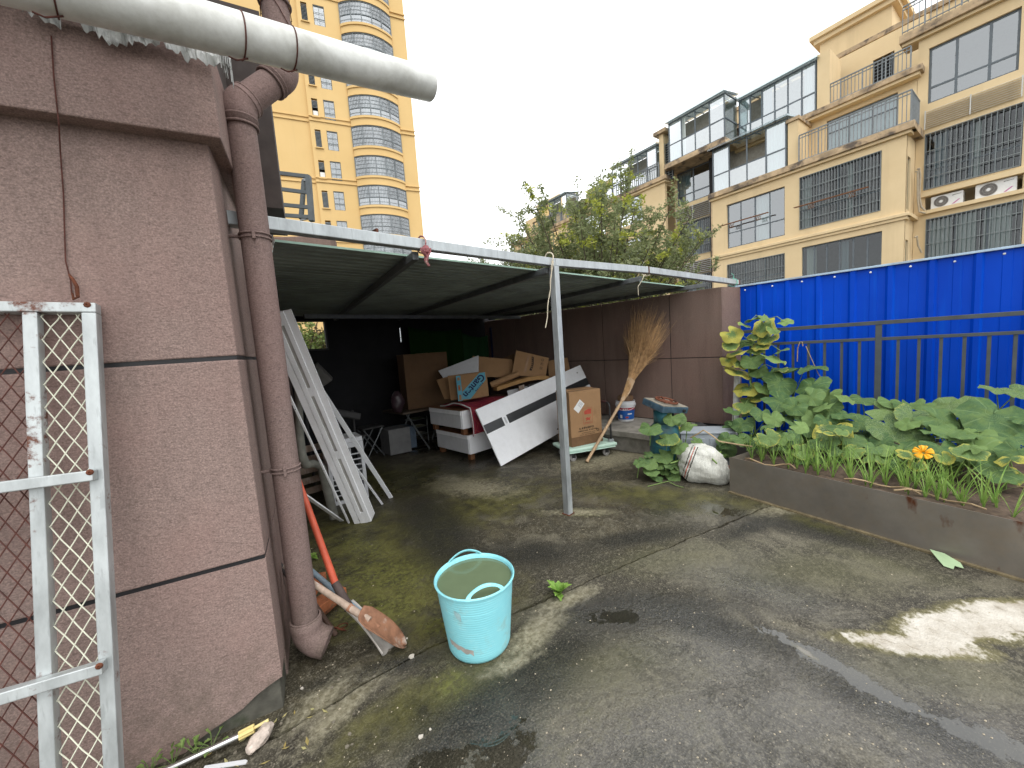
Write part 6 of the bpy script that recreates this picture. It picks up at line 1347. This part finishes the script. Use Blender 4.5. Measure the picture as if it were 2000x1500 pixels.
def louvre(u0, u1, z0, z1, w, n=8, mat=LOUV):
    o = B(u0-.02, u1+.02, w-.12, w-.10, z0, z1, 'louvre_back', VOID)
    st = (z1-z0)/n
    for k in range(n):
        z = z0+st*(k+.5); mb = MB(FX); mb.prism([(u0, w-.05, z+st*.10), (u0, w-.0, z-st*.18), (u0, w+.006, z-st*.10), (u0, w-.044, z+st*.20)], (u1-u0, 0, 0)); mb.build('louvre_slat', mat, ap)
    for u in (u0, (u0+u1)/2, u1): B(u-.015, u+.015, w-.005, w+.012, z0, z1, 'louvre_frame', mat)
def railing(u0, u1, w, z0, z1, n, side=None, mat=BARS):
    rl_ = MB(FX).box(u0, u1, w-.03, w+.03, z1-.04, z1).build('balcony_railing', mat, ap)
    mb = MB(FX); mb.box(u0, u1, w-.02, w+.02, z1-.16, z1-.13); mb.box(u0, u1, w-.02, w+.02, z0+.05, z0+.08)
    for k in range(n+1): u = u0+(u1-u0)*k/n; r = .011 if k % 6 else .022; mb.box(u-r, u+r, w-r, w+r, z0, z1-.04)
    if side:
        mb.box(u0-.02, u0+.02, side, w, z1-.04, z1); mb.box(u0-.015, u0+.015, side, w, z0+.05, z0+.08)
        q = side
        while q < w: mb.box(u0-.011, u0+.011, q-.011, q+.011, z0, z1-.04); q += .12
    mb.build('balusters', mat, rl_); return rl_
def cornice(u0, u1, w, z, h=.18, pr=.16, ret=None, mat=None, deep=.35):
    B(u0-pr, u1+pr*.5, w-deep, w+pr, z, z+h, 'cornice', mat or STAINC, bev=.02); B(u0-pr*.55, u1+pr*.3, w-deep, w+pr*.55, z-.11, z-.002, 'cornice_moulding', FACADE)
# --- main bay, two full storeys in view
W1, W2, W3, W4 = (4.24, 6.88, 5.82, 8.05), (.90, 3.66, 5.88, 8.2), (4.24, 6.9, 2.9, 5.0), (.84, 3.57, 2.9, 5.08)
facewall(.2, 7.62, 0, 8.55, 0, [W1, W2, W3, W4])
window(*W1, 0, 4, [6.6], curtain=[(.25, .5, CURT)], openc=())
window(*W2, 0, 4, [6.7], gl=GLASSD, curtain=[(.05, .2, LAUN), (.34, .40, CURT), (.62, .7, LAUN), (.86, .98, CURT)]); grille(.92, 3.64, 5.9, 8.18, .03, 26, [6.3, 6.75, 7.2, 7.65])
window(*W3, 0, 3, [4.1], gl=GLASSD, curtain=[(.1, .5, LAUN)]); grille(4.26, 6.88, 2.9, 4.98, .03, 22, [3.4, 3.9, 4.4])
window(*W4, 0, 6, None, gl=GLASSD, curtain=[(.82, .95, CURT), (.4, .5, CURTB)])
cornice(.2, 7.62, 0, 5.44, .13, .14, mat=FACADE); cornice(.2, 7.62, 0, 8.58, .26, .24)
# side return of the bay with a narrow window
wallgrid(MB(), 1.5, 8.55, [(.25, .75, 2.6, 4.6), (.25, .75, 5.75, 7.75)], .2, lambda u, ww, v: FX @ V((.2+ww, -u-.001 if True else 0, v))).build('side_wall', FACADE, ap)
for z in (2.6, 5.75): o = B(.26, .30, -.75, -.25, z, z+2, 'side_window', ALU); B(.255, .259, -.70, -.30, z+.05, z+1.95, 'side_pane', GLASS)
B(.05, .199, -1.5, .0, 5.44, 5.57, 'side_cornice', FACADE); B(-.03, .199, -1.5, -.0, 8.58, 8.84, 'side_cornice', STAINC)
# balcony above the bay: parapet railing, recessed wall with sliding door, sunroom on its left
B(.2, 7.62, -1.8, -.4, 8.58, 8.80, 'balcony_floor', FACADE)
railing(.1, 3.66, .05, 8.845, 10.02, 30, side=-1.4)
facewall(.2, 4.1, 8.8, 11.1, -1.5, [(.75, 3.1, 8.85, 10.75)]); window(.75, 3.1, 8.85, 10.75, -1.5, 3, [10.2], curtain=[(.0, 1, CURTB)], gl=GLASSC)
B(3.72, 4.12, -1.5, -.03, 8.845, 10.75, 'pier', FACADE); B(3.66, 4.18, -1.7, .05, 10.76, 10.9, 'pier_cap', STAINC)
ROOFG = glass('milky_roof_glass', (.72, .78, .78), .70); SUNW = M('sunroom_wall', (.34, .31, .27), .9)
GLASSB = glass('bright_balcony_glass', (.62, .72, .74), .40)
def sunroom(u0, u1, w, z0, z1, cols, zs, curt=None, openc=(), side=True, roofout=.25, dep=1.3):
    """glazed box: frame and panes in front, ends glazed, pale sloping roof"""
    o = window(u0, u1, z0, z1, w, cols, zs, fr=.06, gl=GLASSB, curtain=curt, room=False, dep=.02, nm='sunroom', openc=openc)
    for u in (u0, u1):
        mb = MB(FX); mb.poly([(u, w-.08, z0), (u, w-dep, z0), (u, w-dep, z1+.1), (u, w-.08, z1)]).build('pane', GLASSC, o)
        B(u-.03, u+.03, w-dep, w-.072, z1-.03, z1+.03, 'side_bar', ALU, o); B(u-.03, u+.03, w-dep, w-.072, zs[0]-.03, zs[0]+.03, 'side_bar', ALU, o)
    mb = MB(FX); mb.prism([(u0-.12, w+roofout, z1-.02), (u0-.12, w-dep-.1, z1+.28), (u0-.12, w-dep-.1, z1+.33), (u0-.12, w+roofout, z1+.06)], (u1-u0+.24, 0, 0)); mb.build('glass_roof', ROOFG, o)
    mb = MB(FX)
    n = int((u1-u0)/.45)
    for k in range(n+1): u = u0+(u1-u0)*k/n; mb.prism([(u-.012, w-.1, z1+.045), (u-.012, w-dep-.1, z1+.275), (u-.012, w-dep-.1, z1+.25), (u-.012, w-.1, z1+.02)], (.024, 0, 0))
    mb.build('roof_rafters', ALU, o)
    B(u0, u1, w-dep-.02, w-dep, z0, z1+.2, 'inner_wall', SUNW, o)
    return o
sunroom(4.18, 7.60, -.02, 8.845, 11.05, 4, [9.75], curt=[(.0, .25, CURT), (.78, 1, CURT)], openc=((1, 1), (2, 1)))
# upper set-back storey: slab edge, railing, second sunroom, stair tower, roof block
cornice(.2, 6.9, -1.25, 11.05, .22, .2, deep=1.5)
railing(.35, 3.25, -1.2, 11.27, 12.15, 24); facewall(.2, 3.6, 11.27, 14.0, -3.2, [(1.2, 1.9, 11.3, 13.2)]); louvre(1.25, 1.85, 11.4, 13.1, -3.1, 12, ALU)
sunroom(3.40, 6.75, -1.15, 11.27, 13.45, 6, [12.1], curt=[(.0, .15, CURT), (.55, .7, CURTB), (.85, 1, CURT)], openc=((4, 1),))
sunroom(6.85, 10.0, .12, 11.40, 13.55, 4, [12.35], curt=[(.7, 1, CURT)], openc=((2, 1), (1, 1)))
B(6.8, 10.3, -1.3, .2, 11.12, 11.395, 'balcony_slab', STAINC, bev=.03); B(2.9, 3.36, -2.6, -1.15, 11.27, 13.6, 'pier', FACADE)
facewall(-3, 10.5, 13.4, 14.1, -3.4, []); B(-3, 10.5, -8, -3.3, 14.1, 14.3, 'roof_parapet', STAINC)
B(1.45, 4.1, -8, -4.0, 14.3, 15.55, 'roof_block', FACADE); B(1.25, 4.3, -8.2, -3.8, 15.55, 15.75, 'roof_block_cornice', FACADE); B(1.1, 4.45, -8.4, -3.65, 15.752, 15.95, 'roof_block_cap', FACADE)
# --- right section, set back 1.5 m
R0, R1 = -6.5, .19
wins = [(-2.28, -.10, 9.82, 11.86), (-2.45, -.06, 6.55, 8.68), (-2.55, -.16, 3.3, 5.40), (-2.5, -.12, 5.74, 6.27), (-5.2, -2.75, 9.82, 11.86), (-5.2, -2.75, 6.55, 8.68), (-5.2, -2.75, 3.3, 5.4)]
facewall(R0, R1, 0, 12.4, -1.5, wins)
window(*wins[0], -1.5, [-1.62, -.82], [10.42], fr=.07, curtain=None); louvre(-2.38, -.06, 8.86, 9.56, -1.42, 9)
window(*wins[1], -1.5, 4, [7.3], gl=GLASSD, curtain=[(.40, .47, CURT), (.75, .9, CURTB)]); grille(-2.42, -.08, 6.57, 8.66, -1.42, 17, [7.0, 7.5, 8.0])
window(*wins[2], -1.5, 3, None, gl=GLASSD, curtain=[(.1, .38, CURT), (.45, .68, CURT), (.72, .95, CURT)]); grille(-2.52, -.18, 3.3, 5.38, -1.42, 20, [3.8, 4.4, 4.95])
for q in wins[4:]: window(*q, -1.5, 3, None, curtain=[(.1, .5, CURT)])
B(-2.5, -.12, -2.4, -2.39, 5.74, 6.27, 'niche_back', FACADE); B(-2.6, -.02, -1.6, -1.36, 6.28, 6.46, 'ledge', FACADE); B(-2.6, -.02, -2.4, -1.33, 5.60, 5.735, 'ledge', FACADE)
cornice(R0, .55, -1.5, 12.4, .3, .3, deep=.6); railing(R0, .62, -1.25, 12.72, 13.75, 46)
louvre(-3.0, -2.62, 5.8, 6.3, -1.35, 5)
# air conditioners in the niche
def aircon(u0, u1, z0, z1, lab):
    t_ = thing('air_conditioner', lab, 'air conditioner', FX @ V(((u0+u1)/2, -1.7, z0)), 'air conditioners in the wall niche')
    MB(FX).box(u0, u1, -2.0, -1.5, z0, z1).build('casing', ACW, t_, bevel=.02)
    cu, cz, r = u1-(u1-u0)*.33, (z0+z1)/2, (z1-z0)*.41
    X_ = FX @ Matrix.Translation((cu, -1.497, cz)) @ Matrix.Rotation(R(-90), 4, 'X')
    MB(X_).lathe([(0, 0), (r, 0), (r, .004)], (0, 0, 0), 32).build('fan_grille', ACG, t_)
    mb = MB(X_)
    for k in range(28): a = k*math.pi/14; mb.bar((.05*math.cos(a), .05*math.sin(a), .008), (r*math.cos(a), r*math.sin(a), .008), .006, .005)
    for rr in (.35, .65, .97): torus(mb, (0, 0, .008), (0, 0, 1), r*rr, .005, 28)
    mb.build('grille_wires', M('ac_wire', (.3, .28, .26), .6), t_); MB(X_).lathe([(0, .014), (r*.24, .012), (r*.26, .006)], (0, 0, 0), 18).build('fan_hub', ACW, t_)
    cu_ = u0+(u1-u0)*.19; MB(FX).prism([(cu_-.12, -1.498, z1-.10), (cu_-.10, -1.498, z1-.085), (cu_+.11, -1.498, z1-.09), (cu_+.12, -1.498, z1-.125), (cu_+.08, -1.498, z1-.11)], (0, .003, 0)).build('maker_mark', ACG, t_)
    mb = MB(FX); b0_ = u0+(u1-u0)*.08; mb.prism([(b0_+.16, -1.498, z0+.05), (b0_+.22, -1.498, z0+.05), (b0_+.05, -1.498, z0+.19), (b0_, -1.498, z0+.19)], (0, .003, 0)); mb.build('pink_sticker', M('pink_sticker', (.45, .12, .3), .5), t_)
aircon(-1.13, -.28, 5.74, 6.22, 'white air conditioner with round fan, left one in the wall niche'); aircon(-2.38, -1.42, 5.74, 6.26, 'white air conditioner with round fan, right one in the wall niche')
PIPEI = M('insulated_pipe', (.42, .36, .27), .7)
MB(FX).tube([(.02, -.9, 7.3), (.0, -1.0, 7.35), (-.02, -1.1, 7.1), (.0, -1.2, 6.3), (-.05, -1.3, 5.9), (-.15, -1.4, 5.75)], .035, 8).build('refrigerant_pipe', PIPEI, ap, smooth=True)
MB(FX).tube([(.05, -.8, 7.2), (.03, -.95, 7.25), (.02, -1.05, 6.2), (-.02, -1.15, 5.7), (-.2, -1.4, 5.62)], .03, 8).build('refrigerant_pipe', PIPEI, ap, smooth=True)
MB(FX).tube([(.05, -.9, 4.7), (.0, -1.0, 4.75), (-.02, -1.1, 4.4), (-.1, -1.3, 4.1)], .03, 8).build('refrigerant_pipe', PIPEI, ap, smooth=True)
# --- left recess: stacked windows and louvres
wl = [(8.25, 10.25, 9.2, 11.1), (8.25, 10.2, 6.1, 8.08), (8.25, 10.2, 3.0, 4.95)]
facewall(7.62, 10.4, 0, 11.1, -1.0, wl); window(*wl[0], -1.0, 2, [9.75], fr=.07, curtain=[(.6, 1, CURT)])
for q in wl[1:]: window(*q, -1.0, 3, None, gl=GLASSD, curtain=[(.3, .7, CURTB)]); grille(q[0]+.02, q[1]-.02, q[2], q[3], -.93, 16, [q[2]+.5, q[2]+1.3])
louvre(8.22, 10.25, 8.16, 8.98, -.9, 8); louvre(8.22, 10.25, 5.0, 5.75, -.9, 7); B(7.62, 7.70, -1.0, .0, 0, 8.6, 'side_wall', STAINC); B(8.02, 8.2, -1.0, -.85, 0, 11.1, 'drain_pipe', VOID)
louvre(10.0, 10.45, 10.6, 12.75, -.2, 16, GRILLE)
B(10.46, 10.75, -1.3, -.1, 10.4, 13.3, 'pier', FACADE); B(10.2, 11.0, -1.4, .1, 13.3, 13.5, 'pier_cap', STAINC)
# --- far sections running away behind the tree
for k, u in enumerate((10.4, 18.2)):
    facewall(u, u+7.6, 0, 10.6, 0, [(u+1.6, u+3.5, 8.8, 10.45), (u+4.6, u+6.6, 8.8, 10.45), (u+1.6, u+3.5, 5.8, 7.9), (u+4.6, u+6.6, 5.8, 7.9), (u+1.6, u+3.5, 2.8, 4.9), (u+4.6, u+6.6, 2.8, 4.9)])
    for z0, z1 in ((8.8, 10.45), (5.8, 7.9), (2.8, 4.9)):
        for a in (1.6, 4.6): window(u+a, u+a+2, z0, z1, 0, 3, [z0+.6], curtain=[(.1, .4, CURT)])
    cornice(u, u+7.6, 0, 10.62, .24, .22); cornice(u, u+7.6, 0, 7.4, .12, .12, mat=FACADE)
    sunroom(u+.5, u+3.9, -.05, 10.87, 12.85, 5, [11.7], curt=[(.6, .8, CURT)], openc=((1, 1), (2, 1))); railing(u+.3, u+4.0, .08, 10.87, 11.75, 26)
    facewall(u+4, u+7.6, 10.87, 13.0, -1.6, [(u+4.6, u+6.6, 11, 12.6)]); window(u+4.6, u+6.6, 11, 12.6, -1.6, 3, None, curtain=[(.2, .6, CURT)])
B(26, 27, -8, 0, 0, 9, 'end_wall', FACADE); B(-6.5, 26, -8.2, -8, 0, 14, 'rear_wall', FACADE); B(-6.7, -6.501, -8, -1.5, 0, 12.4, 'end_wall', FACADE); B(-6.5, 26, -8, -3.45, 13.2, 13.35, 'roof_slab', STAINC)
# drying racks
def rack(u0, u1, z, w, lab, slope=.0, n=2):
    t_ = thing('drying_rack', lab, 'drying rack', FX @ V(((u0+u1)/2, w, z)), 'drying racks on the block')
    for k in range(n): MB(FX).cyl((u0, w+.12*k, z), (u1, w+.12*k, z+slope), .016, n=8).build('rod', WOODF if n > 1 else RUST, t_)
    for u in (u0+(u1-u0)*.2, u0+(u1-u0)*.75):
        mb = MB(FX)
        for j in range(3): mb.bar((u+.08*j-.1, w-.02, z-.02), (u+.08*j-.02, w-.02, z-.22), .015, .015); mb.bar((u+.08*j-.02, w-.02, z-.02), (u+.08*j-.1, w-.02, z-.22), .015, .015)
        mb.build('scissor_arm', WOODF, t_)
rack(4.8, 7.1, 7.0, .25, 'rusty drying rod on scissor arms under the left third-row window'); rack(1.2, 3.75, 6.85, .3, 'bamboo drying rods across the barred window full of laundry', 0, 2); rack(.8, 3.6, 3.55, .3, 'drying rod below the unbarred window just above the blue fence', 0, 2)

# ------------------------------------------------------------------ yellow tower block
TP = DP(828, 467, 43.5); TP.z = 0; at_ = R(20.3); tD = V((-math.cos(at_), math.sin(at_), 0)); tN = V((-math.sin(at_), -math.cos(at_), 0)); TF = frame(TP, tD, tN, (0, 0, 1))  # x = leftwards from the right edge, y out
tw_ = thing('yellow_tower', 'tall yellow residential tower with curved glazed balconies behind the canopy', 'tower', TP)
def TBx(u0, u1, w0, w1, z0, z1, nm, mat, par=None): return MB(TF).box(u0, u1, w0, w1, z0, z1).build(nm, mat, par or tw_)
FL = 2.94; tops = [28.04+FL*k for k in range(-9, 5)]
uw0, uw1, us0, us1, ub0, ub1, ustep = 7.9, 8.9, 9.45, 9.98, 1.55, 6.5, 10.35
ops = []
for t0 in tops: ops += [(uw0, uw1, t0-2.48, t0-.61), (us0, us1, t0-2.36, t0-.64)]
wallgrid(MB(), ustep, 46, ops, .25, lambda u, ww, v: TF @ V((u, -ww, v))).build('wall', TOWERC, tw_)
TBx(ustep, 20, -10, -.35, 0, 46, 'wing_wall', TOWERC); TBx(ustep-.3, ustep-.001, -.8, -.251, 0, 46, 'corner_return', TOWERC); TBx(0, ustep, -12, -11.9, 0, 46, 'rear_wall', TOWERC); TBx(-.02, .25, -11.9, -.251, 0, 46, 'flank_wall', TOWERC); TBx(0, 20, -12, -.26, 46, 46.3, 'roof', TOWERC)
for k, t0 in enumerate(tops):
    z0 = t0-2.0
    if k % 2 == 1 or k in (4,):
        for dz in (0, .42): TBx(-.06, ub0-.02, .001, .12, t0-2.75+dz-.05, t0-2.75+dz+.05, 'string_course', TOWERC); TBx(ub1+.02, ustep+.05, .001, .10, t0-2.75+dz-.05, t0-2.75+dz+.05, 'string_course', TOWERC); TBx(ustep+.1, 20, -.348, -.25, t0-2.75+dz-.05, t0-2.75+dz+.05, 'string_course', TOWERC)
    # curved bay: sill apron, glazed band with mullions, slab above
    um = (ub0+ub1)/2; hw = (ub1-ub0)/2; N = 20
    def arc(s, ex=0): x = s*2-1; return um-x*(hw+ex*.3), .18+.95*(1-x*x)**.9*1.0+ex
    def ribbon(z0_, z1_, ex, nm, mat, par=None, n=N, a=0, b=1, cap=False):
        mb = MB(TF); P_ = [arc(a+(b-a)*q/n, ex) for q in range(n+1)]
        lo = [mb.a((u, w, z0_)) for u, w in P_]; hi = [mb.a((u, w, z1_)) for u, w in P_]
        for q in range(n): mb.f.append([lo[q], lo[q+1], hi[q+1], hi[q]])
        if cap:
            for z_, rw in ((z0_, lo), (z1_, hi)):
                e0, e1 = mb.a((P_[0][0], 0, z_)), mb.a((P_[-1][0], 0, z_)); mb.f.append([e0]+rw+[e1])
            mb.poly([(P_[0][0], 0, z0_), (*P_[0], z0_), (*P_[0], z1_), (P_[0][0], 0, z1_)]); mb.poly([(P_[-1][0], 0, z0_), (*P_[-1], z0_), (*P_[-1], z1_), (P_[-1][0], 0, z1_)])
        return mb.build(nm, mat, par or tw_, smooth=True, angle=30)
    bay = ribbon(t0+.02, t0+.86, 0, 'balcony_apron', TOWERC, cap=True); ribbon(t0+.70, t0+.92, .10, 'balcony_moulding', TOWERC, bay, cap=True); ribbon(t0+.0, t0+.10, .06, 'balcony_moulding', TOWERC, bay, cap=True)
    gz0, gz1 = t0-FL+.92, t0; zm = gz0+.8; o = None
    o = ribbon(gz0, gz0+.09, -.015, 'balcony_window', ALUT)
    for q in range(6): u, w = arc(q/5, -.06); MB(TF).box(u-.05, u+.05, w-.06, w+.05, gz0, gz1).build('mullion', ALUT, o)
    for zz in (zm-.04, gz1-.09): ribbon(zz, zz+.09, -.015, 'window_rail', ALUT, o)
    mb = MB(TF)
    for q in range(36):
        if q % 7 == 0: continue
        u, w = arc(q/35, -.02); mb.box(u-.014, u+.014, w-.012, w+.012, gz0 if k % 3 else zm, gz1)
    for zz in (gz0+.35, zm+.4, zm+.75): 
        P_ = [arc(q/12, -.02) for q in range(13)]
        for (u, w), (u2, w2) in zip(P_, P_[1:]): mb.bar((u, w, zz), (u2, w2, zz), .02, .02)
    mb.build('window_bars', ALUT, o)
    for q in range(5):
        for za, zb_ in ((gz0+.05, zm-.05), (zm+.05, gz1-.05)): ribbon(za, zb_, -.06-wr.uniform(0, .02), 'pane', GLASST, o, n=3, a=q/5+.01, b=(q+1)/5-.01)
    mb = MB(TF); cpt = [(2.2+q*.36, .05+.15*math.sin(q*2.1), 0) for q in range(12)]
    if k % 3 != 2:
        a0 = wr.uniform(.05, .4); mb.grid(24, 1, lambda s, v: (arc(a0+s*.45)[0], arc(a0+s*.45)[1]-.35+.03*math.sin(s*60), gz0+(gz1-gz0)*v)).build('curtain', CURT if k % 2 else CURTB, o)
    TBx(ub0, ub1, .002, .01, gz0, gz1, 'balcony_back', ROOMW, o)
    # window with grille, and the narrow louvred slot
    mb = MB(TF); za, zb_ = t0-2.48, t0-.61
    for bx_ in ((uw0, uw0+.06, za, zb_), (uw1-.06, uw1, za, zb_), (uw0+.06, uw1-.06, za, za+.06), (uw0+.06, uw1-.06, zb_-.06, zb_), ((uw0+uw1)/2-.03, (uw0+uw1)/2+.03, za+.06, zb_-.06), (uw0+.06, uw1-.06, za+.65, za+.71)): mb.box(bx_[0], bx_[1], -.16, -.10, bx_[2], bx_[3])
    o = mb.build('window', ALUT, tw_); um_ = (uw0+uw1)/2
    for a, b in ((uw0+.06, um_-.03), (um_+.03, uw1-.06)):
        for c_, d_ in ((za+.06, za+.65), (za+.71, zb_-.06)): MB(TF).poly([(a, -.13, c_), (b, -.13+wr.uniform(-.01, .01), c_), (b, -.13, d_), (a, -.13, d_)]).build('pane', GLASST, o)
    mb = MB(TF)
    for q in range(9): u = uw0+.05+(uw1-uw0-.1)*q/8; mb.box(u-.012, u+.012, -.05, -.03, za, zb_)
    for z_ in (za+.03, za+.6, za+1.2, zb_-.03): mb.box(uw0, uw1, -.052, -.028, z_-.015, z_+.015)
    mb.build('window_bars', GRILLE, o); TBx(uw0, uw1, -.55, -.54, za, zb_, 'curtain' if k % 2 else 'room_back', CURTB if k % 2 else ROOMW, o)
    TBx(us0-.12, us1+.1, .001, .14, t0-2.46, t0-2.365, 'slot_sill', TOWERC); sb = TBx(us0, us1, -.5, -.49, t0-2.36, t0-.64, 'slot_back', VOID)
    lo_ = t0-2.3 if k % 2 == 0 else t0-1.5
    for q in range(int((t0-.66-lo_)/.12)): z_ = lo_+q*.12; MB(TF).prism([(us0, -.02, z_), (us0, -.08, z_+.07), (us0, -.07, z_+.085), (us0, -.01, z_+.015)], (us1-us0, 0, 0)).build('slot_slat', BARS, sb)
    if k % 2: MB(TF).box(us0+.03, us1-.05, -.42, -.12, t0-2.355, t0-1.75).build('condenser', ACW, sb)
# rail frame on a roof between, and a low brown parapet behind the beam
rf = thing('roof_guard_frame', 'grey steel guard frame standing on a low roof left of the tower', 'railing', DP(570, 425, 5.2)); dp_ = 5.2
P_ = lambda x, y, d_=0: DP(x, y, dp_+d_)
for a, b in (((520, 335), (603, 345)), ((522, 366), (600, 376)), ((524, 397), (603, 405)), ((524, 418), (606, 424))): MB().bar(P_(*a), P_(*b), .035, .045).build('rail', RAILG, rf)
MB().bar(P_(602, 344), P_(609, 432), .06, .06, fw).build('post', RAILG, rf); MB().bar(P_(594, 352, .4), P_(588, 428, .4), .05, .05, fw).build('post', RAILG, rf); MB().bar(P_(602, 347), P_(594, 352, .45), .035, .045).build('rail', RAILG, rf); MB().bar(P_(606, 424), P_(588, 428, .45), .035, .045).build('rail', RAILG, rf)
pp = [DP(x, y, 6.9) for x, y in ((500, 440), (640, 458), (645, 482), (500, 482))]
lw_ = MB(); a, b = DP(480, 440, 6.7), DP(644, 459, 6.9); dd = (b-a).normalized(); nn_ = V((-dd.y, dd.x, 0)).normalized(); a = a-dd*3; z0_ = b.z-.42
bp_ = thing('brown_outbuilding', 'brown flat roof edge seen between the beam and the roof sheets', 'building', (a.x, a.y, 0))
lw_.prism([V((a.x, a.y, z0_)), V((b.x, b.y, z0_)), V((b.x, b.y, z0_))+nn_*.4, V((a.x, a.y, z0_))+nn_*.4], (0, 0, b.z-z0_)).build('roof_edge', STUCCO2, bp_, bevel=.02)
e_ = a+dd*2.2; MB().prism([V((a.x, a.y, -.03)), V((e_.x, e_.y, -.03)), V((e_.x, e_.y, -.03))+nn_*.38, V((a.x, a.y, -.03))+nn_*.38], (0, 0, z0_+.028)).build('wall', STUCCO2, bp_)
